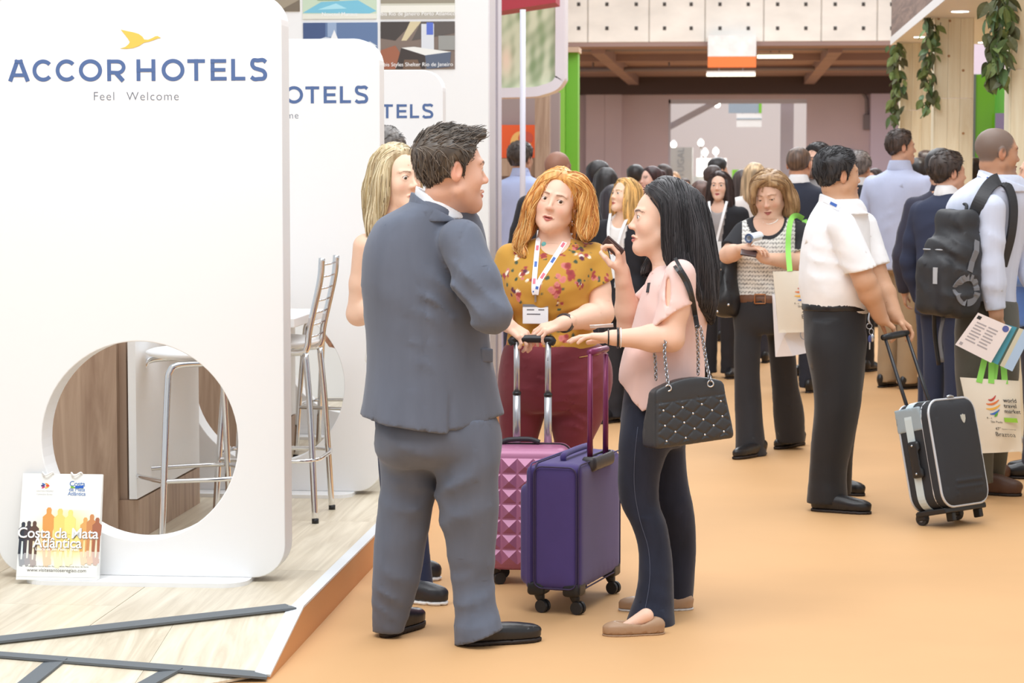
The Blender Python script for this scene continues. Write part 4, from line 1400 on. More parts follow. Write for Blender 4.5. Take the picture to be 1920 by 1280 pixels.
# ------------------------------------------------------------------ furniture between the panels
def bar_table():
    X0 = -2.41
    o = thing('bar_table', 'tall table with brown veneer core, white side panel and white top behind the near panel', 'table', (X0 - .3, 9.85, DZ))
    box('core', (X0 - 0.62, 9.3, DZ), (X0 - 0.085, 10.45, 0.97), OAK, o)
    box('core_edge', (X0 - 0.085, 9.34, DZ), (X0 - 0.055, 10.42, 0.97), mat('veneer_edge', (176, 150, 130), .5), o)
    box('side_panel', (X0 - 0.032, 9.28, 0.30), (X0, 10.40, 0.97), WHITE, o)
    box('plinth', (X0 - 0.3, 9.32, DZ), (X0 - 0.004, 10.42, 0.29), OAK, o)
    box('gap_shade', (X0 - 0.056, 9.5, .29), (X0 - .03, 10.3, .97), mat('dark_gap', (46, 40, 38), .7), o)  # dark block in the open gap behind the panel, shade put in as colour
    box('table_top', (X0 - 0.72, 9.72, 0.972), (-1.84, 10.42, 1.012), WHITE, o, bevel=.004)
    o = thing('bar_table', 'second tall table with brown veneer core and white top behind the middle panel', 'table', (X0 - .3, 12.1, DZ))
    box('core', (X0 - 0.62, 11.65, DZ), (X0 - 0.085, 12.8, 0.97), OAK, o)
    box('side_panel', (X0 - 0.032, 11.63, 0.30), (X0, 12.75, 0.97), WHITE, o)
    box('plinth', (X0 - 0.3, 11.67, DZ), (X0 - 0.004, 12.77, 0.29), OAK, o)
    box('table_top', (X0 - 0.72, 11.6, 0.972), (-1.84, 12.77, 1.012), WHITE, o, bevel=.004)
bar_table()

def bar_stool(label):
    """at the origin: faces -X, backrest on the +X side"""
    o = thing('bar_stool', label, 'stool', (0, 0, 0), 'chrome bar stools with white seats')
    r = .0135
    sh = .735
    V = []
    bm = bmesh.new()
    bmesh.ops.create_uvsphere(bm, u_segments=32, v_segments=16, radius=1)
    for v in bm.verts:
        z = v.co.z
        k = (v.co.x ** 4 + v.co.y ** 4) ** .25 if True else 1
        n = math.hypot(v.co.x, v.co.y)
        f_ = (n / k if k > 1e-6 else 1)
        v.co = Vector((v.co.x * f_ ** .6 * .195, v.co.y * f_ ** .6 * .19, sh + .03 + z * (.032 if z > 0 else .03)))
    bm_obj('seat', bm, mat('white_vinyl', (242, 242, 242), .3), o, smooth=True)
    for sy in (-1, 1):
        tubes('leg', [(spline([(.17, sy * .175, sh - .01), (.19, sy * .185, sh - .25), (.215, sy * .21, .0)], 10), r)], CHROME, o, 12)
        tubes('leg', [(spline([(.05, sy * .165, sh - .002), (-.12, sy * .165, sh - .004), (-.165, sy * .170, sh - .03), (-.178, sy * .178, sh - .10), (-.20, sy * .20, sh - .4), (-.22, sy * .215, 0)], 8), r)], CHROME, o, 12)
        tubes('back_post', [(spline([(.05, sy * .168, sh - .004), (.15, sy * .172, sh - .004), (.178, sy * .175, sh + .02), (.19, sy * .175, sh + .10), (.235, sy * .178, sh + .30), (.245, sy * .18, sh + .40)], 8), r * 1.05)], CHROME, o, 12)
        for p in ((.215, sy * .21), (-.22, sy * .215)):
            tubes('foot_cap', [([(p[0], p[1], 0), (p[0], p[1], .02)], r * 1.12)], BLACKP, o, 12)
    for k in range(7):
        t = k / 6
        z = sh + .06 + .31 * t
        x = np.interp(z - sh, [.02, .10, .30, .40], [.178, .19, .235, .245])
        tubes('back_rung', [([(x, -.178, z), (x + .012, 0, z), (x, .178, z)], .0042)], CHROME, o, 8)
    ring = [(-.205, -.205, .27), (-.23, -.1, .27), (-.245, 0, .27), (-.23, .1, .27), (-.205, .205, .27), (.06, .24, .27), (.205, .2, .27), (.225, 0, .27), (.205, -.2, .27), (.06, -.24, .27), (-.205, -.205, .27)]
    tubes('foot_ring', [(spline(ring, 6), .0095)], CHROME, o, 10, closed=False)
    return o

def copy_tree(o, loc, rotz=0.0, label=None, parent=None):
    c = o.copy(); COL.objects.link(c)
    if parent is None:
        c.location = loc; c.rotation_euler[2] = rotz
        if label: c['label'] = label
    else: c.parent = parent
    for ch in list(o.children): copy_tree(ch, None, parent=c)
    return c
s0 = bar_stool('chrome bar stool with ladder back standing right of the near panel')
s0.location = (-1.995, 10.06, DZ)
copy_tree(s0, (-2.19, 9.40, DZ), 0.55, 'chrome bar stool with white seat seen through the round hole of the near panel')
copy_tree(s0, (-2.05, 12.3, DZ), -0.1, 'chrome bar stool seen through the round hole of the middle panel')
# ------------------------------------------------------------------ a clothed standing figure
def arm_chain(pts, rad, k=0.02):
    sh, el, wr = [np.asarray(q, float) for q in pts]
    m1, m2 = sh * .45 + el * .55, el * .68 + wr * .32
    r0, r1, r2 = rad
    return chain([sh, m1, el, m2, wr], [r0, r0 * .92, r1, (r1 * 1.03), r2], k)

def figure(P, Y0, head, torso, psi, top, legs=None, lpsi=None, trouser=None, arms=(), shoes=(), skin=(226, 178, 150), neck=None, collar=None,
           hq=0.0034, tq=0.007, lq=0.008, tn=2.3, tfold=(), lfold=(), top_col=None, top_edit=None, trouser_edit=None, colour=None, eyes=None, fine=True, top_name='shirt', trouser_name='trousers',
           neckhole=None, look=(0, 1, 0), torso_cut=None, neck_r=(0.052, 0.060), leg_n=2.1, leg_cut=None, frame_h=0.022, neck_base=None, hands_h=0.0036, tfine=(0.002, 3.2), lfine=(0.0025, 3.5), tk=0.025, lk=0.03):
    """head: Head; torso / legs: section rows in picture points; arms: dicts; returns the pieces for later use"""
    w = lambda x, y, d=0.0: W(x, y, Y0 + d)
    out = {'w': w, 'H': head}
    T = torso if callable(torso) else Slices(torso, Y0, psi, n=tn, cap=0.02)
    out['T'] = T
    nb = w(*neck_base) if neck_base is not None else w(*neck) if neck is not None else np.array([T.at(T.z1)[0], T.at(T.z1)[1], T.z1])
    nk = U(0.03, rc(head.w((0, -0.028, -0.055)), nb + [0, 0, 0.0], neck_r[0] * head.s, neck_r[1] * head.s), rc(head.w((0, 0.012, -0.085)), nb + [0, 0, -0.03], neck_r[0] * head.s * .82, neck_r[1] * head.s))
    chest = OFF(T, -0.010)
    hb = U(0.02, head.sdf(fine=fine), nk)
    hb = U(0.035, hb, chest)
    zc, zm = T.z1 - 0.16, T.z1 - 0.012
    hb1 = CUT(hb, ((0, 0, zm - .012), (0, 0, -1)), k=0)
    hb2 = CUT(OFF(hb, -.0005), ((0, 0, zc), (0, 0, -1)), ((0, 0, zm + .012), (0, 0, 1)), k=0)
    lo, hi = head.box(0.03)
    lo[2] = min(lo[2], zm - .02)
    tb = T.at(T.z1 - 0.08)
    lo2 = np.array([float(tb[0]) - 0.24, float(tb[1]) - 0.2, zc - .01]); hi2 = np.array([float(tb[0]) + 0.24, float(tb[1]) + 0.2, zm + .02])
    nlo, nhi = bounds(nb, pad=.11); lo = np.minimum(lo, [nlo[0], nlo[1], lo[2]]); hi = np.maximum(hi, [nhi[0], nhi[1], hi[2]])
    colf = colour or head.colour(skin)
    pieces = [(hb1, lo, hi, hq), (hb2, lo2, hi2, .0075)]
    sleeves = []
    out['hands'] = []
    for A in arms:
        pts = [np.asarray(q, float) for q in A['p']] if A.get('world') else [w(*q) for q in A['p']]
        rad = A.get('r', (0.05, 0.042, 0.028))
        sk = arm_chain(pts, rad)
        pp = list(pts)
        if 'hand' in A:
            h = A['hand']
            hf, hp = hand_sdf(pts[2] + np.asarray(h.get('o', (0, 0, 0))), h['d'], h['n'], h['side'], h.get('curl', [.3, .35, .35, .4, .45]), h.get('s', 0.95), h.get('spread', 0.06), h.get('thumb', (.5, .5)))
            sk = U(0.018, sk, hf)
            pp += hp
            out['hands'].append(hp)
        lo, hi = bounds(*pp, pad=0.075)
        pieces.append((sk, lo, hi, A.get('h', hands_h)))
        sl = A.get('sleeve')
        if sl:
            ease = A.get('ease', 0.012)
            sr = [r + ease for r in rad]
            if 'sr' in A: sr = A['sr']
            s = arm_chain(pts, sr, 0.03)
            if sl[0] == 'long':
                e = pts[2] + (pts[1] - pts[2]) / np.linalg.norm(pts[1] - pts[2]) * sl[1]
                s = CUT(s, (e, pts[2] - pts[1]), k=0.003)
            else:
                e = pts[0] + (pts[1] - pts[0]) * sl[1]
                s = rc(pts[0], pts[0] + (pts[1] - pts[0]) * 1.25, sr[0], sl[2] if len(sl) > 2 else sr[1])
                n = np.asarray(A.get('cuff_n', pts[1] - pts[0]), float)
                s = CUT(s, (e, n), k=0.003)
            sleeves.append(s)
    L = None
    if legs:
        def inset(r, c):
            r = [list(v) for v in r]
            if c < 0.02:
                k = (r[0][2] - r[0][1]) * .09; r[0][1] += k; r[0][2] -= k; r[0][3] *= .85
            return r
        L = U(lk, *[Slices(inset(r, c), Y0, lpsi if lpsi is not None else psi, n=leg_n, cap=c) for r, c in legs])
        if leg_cut: L = CUT(L, *[(w(*o), n) for o, n in leg_cut], k=0.003)
    allp = []
    for r in (torso,) + tuple(r for r, c in (legs or ())):
        for row in r:
            wd = SPAN(row[1], row[2], row[0], Y0) / 2
            for dd in (-wd * max(.9, row[3]) - .02, wd * max(.9, row[3]) + .02):
                allp += [w(row[1], row[0], row[4] + dd), w(row[2], row[0], row[4] + dd)]
    blo, bhi = bounds(np.array(allp), pad=0.02)
    Th = CUT(T, *[(w(*o), n) for o, n in torso_cut]) if torso_cut else T
    hid = OFF(Th, -0.03) if L is None else U(0.03, OFF(Th, -0.03), OFF(L, -0.028))
    pieces.append((hid, blo, bhi, frame_h))
    out['body'] = body_mesh(P, pieces, colf)
    if eyes is not None: head.eyes(P, eyes, look)
    # top
    tp = T
    for s in sleeves: tp = U(tk, tp, s)
    if neckhole: tp = SUB(0.006, tp, *neckhole(w, T))
    if torso_cut: tp = CUT(tp, *[(w(*o), n) for o, n in torso_cut], k=0.003)
    tp = FOLD(tp, [(w(*f[0]),) + tuple(f[1:]) for f in tfold], tfine)
    if top_edit: tp = top_edit(tp, w, T)
    tpts = []
    for row in torso:
        wd = SPAN(row[1], row[2], row[0], Y0) / 2
        for dd in (-wd * max(.9, row[3]) - .02, wd * max(.9, row[3]) + .02):
            tpts += [w(row[1], row[0], row[4] + dd), w(row[2], row[0], row[4] + dd)]
    lo, hi = bounds(np.array(tpts), *[(np.asarray(q, float) if A.get('world') else w(*q)) for A in arms if A.get('sleeve') for q in A['p']], pad=0.09)
    out['top'] = sdf_obj(top_name, tp, lo, hi, tq, top, P, col=top_col)
    out['topf'] = tp
    if legs:
        lf = FOLD(L, [(w(*f[0]),) + tuple(f[1:]) for f in lfold], lfine)
        if trouser_edit: lf = trouser_edit(lf, w)
        lp = []
        for r, c in legs:
            for row in r:
                wd = SPAN(row[1], row[2], row[0], Y0) / 2
                for dd in (-wd * max(1, row[3]) - .02, wd * max(1, row[3]) + .02):
                    lp += [w(row[1], row[0], row[4] + dd), w(row[2], row[0], row[4] + dd)]
        lo, hi = bounds(np.array(lp), pad=0.03)
        out['legf'] = lf
        out['trousers'] = sdf_obj(trouser_name, lf, lo, hi, lq, trouser, P)
    for s in shoes:
        hz, tz = G(*s['heel']), G(*s['toe'])
        if 'z' in s: hz, tz = G(*s['heel'], s['z']), G(*s['toe'], s['z'])
        out.setdefault('shoes', []).append(shoe(P, hz, tz, s['m'], s.get('sm', SOLE), w=s.get('w', .042), hgt=s.get('hgt', .07), toe_h=s.get('toe_h', .03), sole_t=s.get('st', .009), h=s.get('h', .006), opening=s.get('opening')))
    return out

# long hair: cap on the skull plus locks (world points, radii)
def women_line(z, c=0.062):
    return np.interp(z, [-0.12, -0.06, 0.0, 0.03, 0.06, 0.08, 0.095, 0.13], [-0.02, 0.0, 0.022, 0.036, 0.050, c - 0.004, c, c])

def long_hair(P, H, locks, colours, streak, flow=None, n=700, length=0.28, th=0.020, line=women_line, h=0.0052, r=0.0017, steps=9, k=0.022, part=None, seed=3, cover=(), lift=0.002, jitter=0.18, noise=0.003, ear_out=False, bottom=-0.2, sfreq=45):
    sk = H.core_l
    def cap_l(q):
        t = smooth01((line(q[:, 2]) - q[:, 1]) / 0.012)
        T = -0.014 + t * (th + 0.014) * (0.8 + 0.35 * smooth01((q[:, 2] + .02) / .1))
        d = np.maximum(sk(q) - T, bottom - q[:, 2])
        if part is not None:
            d = d + 0.006 * np.exp(-((q[:, 0] - part) / 0.006) ** 2) * (q[:, 2] > 0.06)
        return d
    f = H.wrap(cap_l)
    fs = [f] + [chain(spline(pts, 5), np.interp(np.linspace(0, 1, len(spline(pts, 5))), np.linspace(0, 1, len(rad)), rad), 0.01) for pts, rad in locks]
    hf0 = U(k, *fs)
    for c in cover: hf0 = SUB(0.008, hf0, c)
    hf = lambda p: hf0(p) + noise * nz(p * [1, 1, 0.25], 22, 9)
    allp = [H.c] + [q for pts, rad in locks for q in pts]
    lo, hi = bounds(*allp, pad=0.05)
    b = H.box(0.03)
    lo, hi = np.minimum(lo, b[0]), np.maximum(hi, b[1])
    o = sdf_obj('hair', hf, lo, hi, h, HAIRM, P, col=hair_streak(streak[0], streak[1], sfreq))
    if n:
        V = np.array([v.co[:] for v in o.data.vertices])
        q = H.l(V)
        seeds = surface_seeds(V, n, lambda v: (q[:, 2] > -0.15) | (np.random.default_rng(1).random(len(v)) < 0.5), seed)
        def fl(p):
            q = H.l(p)
            px = 0.0 if part is None else part
            up = smooth01((q[:, 2] - 0.05) / 0.06)[:, None]
            out = np.stack([np.sign(q[:, 0] - px) * 1.0, np.full(len(q), -0.35), np.full(len(q), -0.3)], 1)
            v = up * out + (1 - up) * np.array([0, -0.05, -1.0])
            return v @ H.R.T
        strands('hair_strands', hf, seeds, flow or fl, length, o, colours, steps=steps, r=r, lift=lift, jitter=jitter, seed=seed)
    return o, hf

def short_hair(P, H, c1, c2, colours, n=500, th=0.018, top=0.01, line=hairline_short, length=0.035, h=0.005, lift=0.004, flowdir=None, extra=None, name='hair', r=0.0015, buzz=False):
    sk = H.core_l
    def f_l(q):
        t = smooth01((line(q[:, 2]) - q[:, 1]) / 0.012)
        T = -0.012 + t * (0.012 + th + top * smooth01((q[:, 2] - .02) / .07)) + 0.0025 * nz(q, 24, 4) * t
        d = sk(q) - T
        if extra: d = smin(d, extra(q), 0.015)
        for sx in (-1, 1):
            d = smax(d, -(ell((sx * 0.083, -0.006, -0.004), (0.018, 0.022, 0.033))(q)), 0.004)
        return d
    hf = H.wrap(f_l)
    lo, hi = H.box(0.04)
    o = sdf_obj(name, hf, lo, hi, h, HAIRM, P, col=hair_streak(c1, c2, 40))
    if n:
        V = np.array([v.co[:] for v in o.data.vertices])
        q = H.l(V)
        seeds = surface_seeds(V, n, lambda v: (q[:, 1] < line(q[:, 2]) - 0.004) & (q[:, 2] > -0.06))
        def flow(p):
            q = H.l(p)
            up = smooth01((q[:, 2] - 0.03) / 0.06)[:, None]
            v = up * np.asarray(flowdir if flowdir is not None else (0.3, 1.0, 0.2)) + (1 - up) * np.array([0.0, -0.2, -1.0])
            return v @ H.R.T
        strands('hair_strands', hf, seeds, flow, length, o, colours, steps=4, r=r, lift=lift, jitter=0.35, droop=0.3)
    return o

def shirt_collar(P, Y0, rows, psi, m, cuts=(), h=0.005, grow=0.004, name='shirt_collar', parent=None):
    w = lambda x, y, d=0.0: W(x, y, Y0 + d)
    S = Slices(rows, Y0, psi, cap=0.006)
    f = CUT(S, *[(w(*o), n) for o, n in cuts], k=0.004)
    pts = []
    for r in rows:
        for d in (-.13, .13): pts += [w(r[1], r[0], d), w(r[2], r[0], d)]
    lo, hi = bounds(np.array(pts), pad=.02)
    return sdf_obj(name, f, lo, hi, h, m, parent or P)

def lay(T, pts, off=0.004, Y0=None):
    """put picture points onto the front of the upright body T (a Slices), at their height"""
    out = []
    for x, y in pts:
        Y = Y0
        for _ in range(3):
            p = W(x, y, Y)
            # march along the view ray to the surface
            t = np.linspace(-0.35, 0.35, 60)
            R = np.array([W(x, y, Y0 + d) for d in t])
            v = T(R) - off
            k = np.nonzero(v <= 0)[0]
            if len(k):
                i = k[0]
                if i > 0:
                    a = v[i - 1] / (v[i - 1] - v[i] + 1e-12)
                    out.append(R[i - 1] + (R[i] - R[i - 1]) * a)
                else: out.append(R[i])
            else:
                out.append(R[np.argmin(v)])
            break
    return np.array(out)

def band(name, pts, width, m, parent, normal=None, th=0.0015, label=None, col=None, side=None):
    """a flat strap through points; its flat side faces `normal` (vector or per-point)"""
    P = np.asarray(pts, float)
    T = np.gradient(P, axis=0); T /= np.linalg.norm(T, axis=1)[:, None] + 1e-12
    if side is not None:
        S = np.broadcast_to(np.asarray(side, float), P.shape)
        S = S - T * (S * T).sum(1)[:, None]
    else:
        N = np.broadcast_to(np.asarray(normal if normal is not None else (0, -1, 0), float), P.shape)
        S = np.cross(T, N)
    S = S / (np.linalg.norm(S, axis=1)[:, None] + 1e-12)
    N = np.cross(S, T)
    wv = (np.full(len(P), width) if np.isscalar(width) else np.asarray(width))[:, None] / 2
    V = np.stack([P - S * wv + N * th, P + S * wv + N * th, P + S * wv - N * th, P - S * wv - N * th], 1).reshape(-1, 3)
    n = len(P)
    q = [[4 * i + a, 4 * i + (a + 1) % 4, 4 * i + 4 + (a + 1) % 4, 4 * i + 4 + a] for i in range(n - 1) for a in range(4)]
    q += [[0, 3, 2, 1], [4 * n - 4, 4 * n - 3, 4 * n - 2, 4 * n - 1]]
    return mesh_np(name, V, [q], m, parent, smooth=False, label=label)
# ------------------------------------------------------------------ the man in the grey suit
def cloth(name, rgb, rough=0.85, sheen=0.15, bump=(900, 0.12, 0.0006), vary=((9, 9, 9), 0.05, 3), vcol=False):
    return mat(name, rgb, rough, sheen=sheen, bump=bump, vary=vary, vcol=vcol, spec=0.25)

BLACK_LEATHER = mat('black_leather', (34, 32, 33), 0.32, spec=0.5, bump=(240, 0.15, 0.001))
SOLE = mat('shoe_sole', (40, 30, 26), 0.6)

def suit_man():
    Y0 = G(812, 1200)[1]
    P = person('man in grey suit seen from behind, standing between the suitcases and the ramp', G(800, 1203))
    suit = cloth('grey_suit', (99, 105, 119), vary=((14, 14, 3), 0.07, 4))
    white = cloth('white_shirt', (244, 244, 246), bump=None)
    w = lambda x, y, d=0.0: W(x, y, Y0 + d)
    # body ----------------------------------------------------------
    H = Head(w(848, 320, -0.03), 74 + math.degrees(vaz(850)), pitch=-3, roll=0, s=1.17, jaw=1.08, full=1.06)
    neck = U(0.03, rc(H.w((0, -0.03, -0.06)), w(818, 400, 0.0), 0.054, 0.060), rc(H.w((0, 0.025, -0.085)), w(838, 400, -0.01), 0.040, 0.048))
    headf = U(0.02, H.sdf(), neck)
    colf = H.colour((232, 184, 160), lips=(205, 130, 122), brows=(60, 45, 38), stubble=((196, 150, 130), 0.35), blush=0.35)
    lo, hi = H.box(0.03); lo = lo - [0.03, 0.03, 0.08]
    el, sh = w(930, 605, -0.20), w(872, 450, -0.14)
    wr = w(905, 560, 0.10)
    hf, hp = hand_sdf(w(900, 560, 0.1), (-0.5, 0.5, 0.15), (-0.3, -0.4, -0.6), 'R', [0.4, 0.6, 0.6, 0.6, 0.6], 1.0)
    hl, hh = bounds(*hp, pad=0.06)
    fr = hidden_frame([(w(815, 440), w(812, 760), 0.15, 0.15), (w(760, 790), w(738, 1090), 0.11, 0.06), (w(862, 790, -0.03), w(888, 1110, -0.03), 0.11, 0.06),
                       (sh, el, 0.06, 0.05), (el, wr, 0.05, 0.04), (w(735, 450, 0.1), w(728, 620, 0.16), 0.06, 0.05), (w(728, 620, 0.16), w(790, 610, 0.36), 0.05, 0.04), (w(815, 440), w(815, 395), .06, .06)])
    bl, bh = bounds(w(700, 400, -0.25), w(940, 1190, 0.4), pad=0.05)
    body_mesh(P, [(headf, lo, hi, 0.0034), (hf, hl, hh, 0.004), (fr, bl, bh, 0.018)], colf)
    H.eyes(P, (90, 75, 60), (0.0, 1, -0.1))
    # hair ----------------------------------------------------------
    sk = H.core_l
    def hair_l(q):
        t = smooth01((hairline_short(q[:, 2]) - q[:, 1]) / 0.014)
        top = smooth01((q[:, 2] - 0.0) / 0.07)
        T = -0.012 + t * (0.019 + 0.012 * top) + 0.004 * nz(q * [1, 1, 0.5], 20, 4) * t
        d = sk(q) - T
        ear = ell((0.0775, -0.010, -0.004), (0.02, 0.021, 0.032))(q * [np.sign(1), 1, 1])
        quiff = rc((-0.02, 0.055, 0.105), (0.01, 0.086, 0.120), 0.022, 0.010)(q)
        d = smin(d, smin(quiff, rc((0.03, 0.045, 0.1), (0.04, 0.080, 0.108), 0.018, 0.008)(q), 0.015), 0.02)
        return smax(d, -(ell((0.082, -0.006, -0.004), (0.018, 0.022, 0.033))(q)), 0.004)
    hf = H.wrap(hair_l)
    lo, hi = H.box(0.05)
    ho = sdf_obj('hair', hf, lo, hi, 0.0042, HAIRM, P, col=hair_streak((70, 62, 56), (100, 90, 80), 40, H.dirw((0, 0.7, 0.7))))
    V = np.array([v.co[:] for v in ho.data.vertices])
    seeds = surface_seeds(V, 900, lambda v: (H.l(v)[:, 1] < hairline_short(H.l(v)[:, 2]) - 0.004) & (H.l(v)[:, 2] > -0.06))
    def flow(p):
        q = H.l(p)
        up = smooth01((q[:, 2] - 0.03) / 0.06)[:, None]
        v = up * np.array([0.15, 1.0, 0.5]) + (1 - up) * np.array([0.0, 0.25, -1.0])
        return v @ H.R.T
    strands('hair_strands', hf, seeds, flow, 0.042, ho, [(84, 74, 66), (112, 100, 90), (60, 52, 47), (130, 118, 106)], steps=5, r=0.0016, lift=0.010, jitter=0.45, droop=0.4)
    # shirt collar and cuffs ----------------------------------------
    col = Slices([(340, 781, 864, 1.05, 0.0), (372, 778, 868, 1.05, 0), (410, 772, 874, 1.0, 0)], Y0, 20, cap=0.006)
    cn = np.array([0.35, 0, 0.94])
    lo, hi = bounds(w(760, 330, -0.15), w(885, 415, 0.15), pad=0.02)
    colf_ = CUT(col, (w(783, 350), (.49, 0, .87)), k=0.004)
    sdf_obj('shirt_collar', colf_, lo, hi, 0.004, white, P)
    # jacket ---------------------------------------------------------
    tor = Slices([(372, 778, 852, 0.95, 0.0), (388, 752, 880, 0.75, 0.0), (408, 716, 896, 0.60, 0.0), (435, 697, 905, 0.58, 0.0), (480, 685, 912, 0.60, 0), (540, 684, 918, 0.66, 0),
                  (610, 690, 912, 0.74, 0), (680, 692, 918, 0.76, 0), (730, 687, 928, 0.76, 0), (790, 680, 941, 0.76, 0.0), (850, 674, 950, 0.76, 0.0)], Y0, 30, n=2.4, cap=0.012)
    armR = U(0.03, chain([w(866, 452, -0.12), w(894, 525, -0.17), w(921, 588, -0.20)], [0.078, 0.076, 0.066], 0.03), rc(w(921, 588, -0.20), w(912, 555, 0.10), 0.066, 0.050))
    armL = chain([w(744, 452, 0.08), w(728, 530, 0.13), w(722, 610, 0.16), w(790, 590, 0.34)], [0.070, 0.070, 0.066, 0.05], 0.03)
    jk = U(0.022, tor, armR)
    jk = U(0.03, jk, armL)
    jk = CUT(jk, (w(838, 813, -0.15), (-0.17, 0, -1)), (w(838, 813, -0.15), (0.28, 0, -1)), k=0.003)
    jk = SUB(.008, jk, rc(w(816, 384, -.01), w(828, 335, -.03), .064, .080))
    seam = lambda p: np.abs((p - w(820, 500)) @ np.array([1, -0.18, 0.02]))
    vent = lambda p: np.abs((p - w(838, 700, -0.2)) @ (RT + np.array([0, 0, 0.035])))
    base = FOLD(jk, [(w(845, 565, -0.22), (0.6, 0, 0.8), 0.062, 0.017, 0.070), (w(822, 600, -0.22), (0.35, 0, 0.94), 0.085, 0.010, 0.085), (w(885, 640, -0.2), (0.5, 0, 0.86), 0.09, 0.006, 0.09),
                     (w(700, 560, -0.05), (0.3, 0, 0.95), 0.10, 0.005, 0.10), (w(925, 560, -0.2), (0.5, 0, 0.86), 0.07, 0.005, 0.07), (w(820, 430, -0.1), (1, 0, 0.5), 0.14, 0.003, 0.12),
                     (w(720, 745, -0.1), (1, 0, 0.1), 0.12, 0.006, 0.10), (w(900, 745, -0.1), (1, 0, 0.1), 0.12, 0.006, 0.10), (w(800, 640, -.2), (.25, 0, 1), 0.11, 0.004, 0.12)], (0.0025, 3.0))
    def jacket(p):
        d = base(p)
        back = p[:, 1] < Y0
        tt = np.linspace(0, 1, 9)[:, None]
        sm = np.array([w(880, 416, 0), w(868, 440, 0), w(859, 480, 0), w(855, 520, 0), w(858, 560, 0)])
        xs = np.interp(-p[:, 2], -sm[:, 2], (sm @ RT))
        d = d + .0045 * np.exp(-((p @ RT.astype(p.dtype) - xs) / .005) ** 2) * back * (p[:, 2] > sm[-1, 2]) * (p[:, 2] < sm[0, 2])
        x = (p - w(800, 640)) @ RT
        z = p[:, 2]
        zc = w(812, 500)[2]
        d = d + 0.0035 * np.exp(-((x - 0.004) / 0.005) ** 2) * back * (z < w(0, 395)[2])                     # centre back seam
        d = d + 0.009 * smooth01((x - 0.075) / 0.003) * smooth01(1 - (x - 0.075) / 0.05) * smooth01((w(0, 690)[2] - z) / 0.12) * back   # the vent
        return d
    lo, hi = bounds(w(660, 360, -0.35), w(965, 830, 0.45), pad=0.02)
    J = sdf_obj('jacket', jacket, lo, hi, 0.0065, suit, P)
    # collar roll of the jacket
    cr = CUT(Slices([(350, 773, 872, 1.0, 0.0), (385, 765, 880, 1.0, 0), (415, 744, 900, .8, 0)], Y0, 20, cap=0.006), (w(776, 362), (.5, 0, .87)), (w(768, 388), (-.5, 0, -.87)), k=0.005)
    lo, hi = bounds(w(730, 350, -0.2), w(900, 420, 0.2), pad=0.02)
    sdf_obj('jacket_collar', cr, lo, hi, 0.0045, suit, J)
    # pocket flap on the right hip
    c0 = lay(jacket, [(912, 666)], 0.0, Y0)[0]
    n = np.array([0.80, -0.6, 0.0]); xx = np.array([0.6, 0.8, 0.0]); 
    fl = rbox(c0, (0.030, 0.024, 0.006), 0.004, np.stack([xx, [0.1, 0, 1.0], n], 1))
    lo, hi = bounds(c0, pad=0.08)
    sdf_obj('pocket_flap', fl, lo, hi, 0.004, suit, J)
    # trousers -------------------------------------------------------
    legL = Slices([(782, 714, 812, 1.0, 0.03), (830, 708, 822, 1.0, 0.03), (900, 714, 820, 0.95, 0.03), (960, 709, 812, 0.95, 0.03), (1020, 703, 800, 0.95, 0.03), (1090, 699, 786, 1.0, 0.03),
                   (1140, 696, 770, 1.15, 0.05), (1182, 697, 756, 1.4, 0.06)], Y0, 25, n=2.1, cap=0.004)
    legR = Slices([(782, 800, 926, 0.9, -0.02), (830, 806, 938, 0.95, -0.02), (900, 818, 936, 0.9, -0.03), (960, 824, 935, 0.9, -0.03), (1020, 838, 930, 0.95, -0.03), (1080, 846, 926, 1.0, -0.03),
                   (1140, 852, 932, 1.15, -0.05), (1180, 852, 944, 1.2, -0.07), (1222, 852, 950, 1.2, -0.08)], Y0, 45, n=2.1, cap=0.004)
    seat = Slices([(775, 716, 924, 0.70, 0), (805, 706, 936, 0.74, 0), (850, 712, 934, 0.7, 0.0), (870, 730, 920, 0.6, 0.0)], Y0, 30, n=2.2, cap=0.05)
    tr = U(0.035, legL, legR, seat)
    tr = CUT(tr, (w(856, 1212, -0.1), (.36, 0, -1)), k=0.003)
    tr = FOLD(tr, [(w(760, 935, -0.1), (0.45, 0, 0.9), 0.09, 0.012, 0.09), (w(840, 945, -0.15), (-0.55, 0, 0.85), 0.10, 0.013, 0.10), (w(890, 900, -0.15), (-0.3, 0, 1), 0.13, 0.008, 0.1),
                   (w(735, 1120, -0.05), (0.3, 0, 1), 0.075, 0.012, 0.07), (w(890, 1130, -0.15), (-0.3, 0, 1), 0.085, 0.014, 0.09), (w(880, 1060, -0.1), (0.2, 0, 1), 0.12, 0.008, 0.08),
                   (w(750, 850, -0.1), (0.6, 0, 0.8), 0.12, 0.009, 0.09), (w(740, 1030, -0.1), (-0.2, 0, 1), 0.13, 0.007, 0.09), (w(860, 830, -.15), (1, 0, 0.3), 0.14, 0.006, 0.1)], (0.003, 4.0))
    lo, hi = bounds(w(690, 760, -0.25), w(955, 1215, 0.3), pad=0.02)
    sdf_obj('trousers', tr, lo, hi, 0.0065, suit, P)
    # shoes ----------------------------------------------------------
    hz = G(866, 1211); tz = hz + np.array([.262, .125, 0])
    s1 = shoe(P, hz, tz, BLACK_LEATHER, SOLE, w=0.045, hgt=0.066, toe_h=0.032, sole_t=0.016)
    h2 = G(717, 1197); t2 = h2 + np.array([.10, .27, 0])
    s2 = shoe(P, h2, t2, BLACK_LEATHER, SOLE, w=0.045, hgt=0.078, toe_h=0.032, sole_t=0.022)
suit_man()
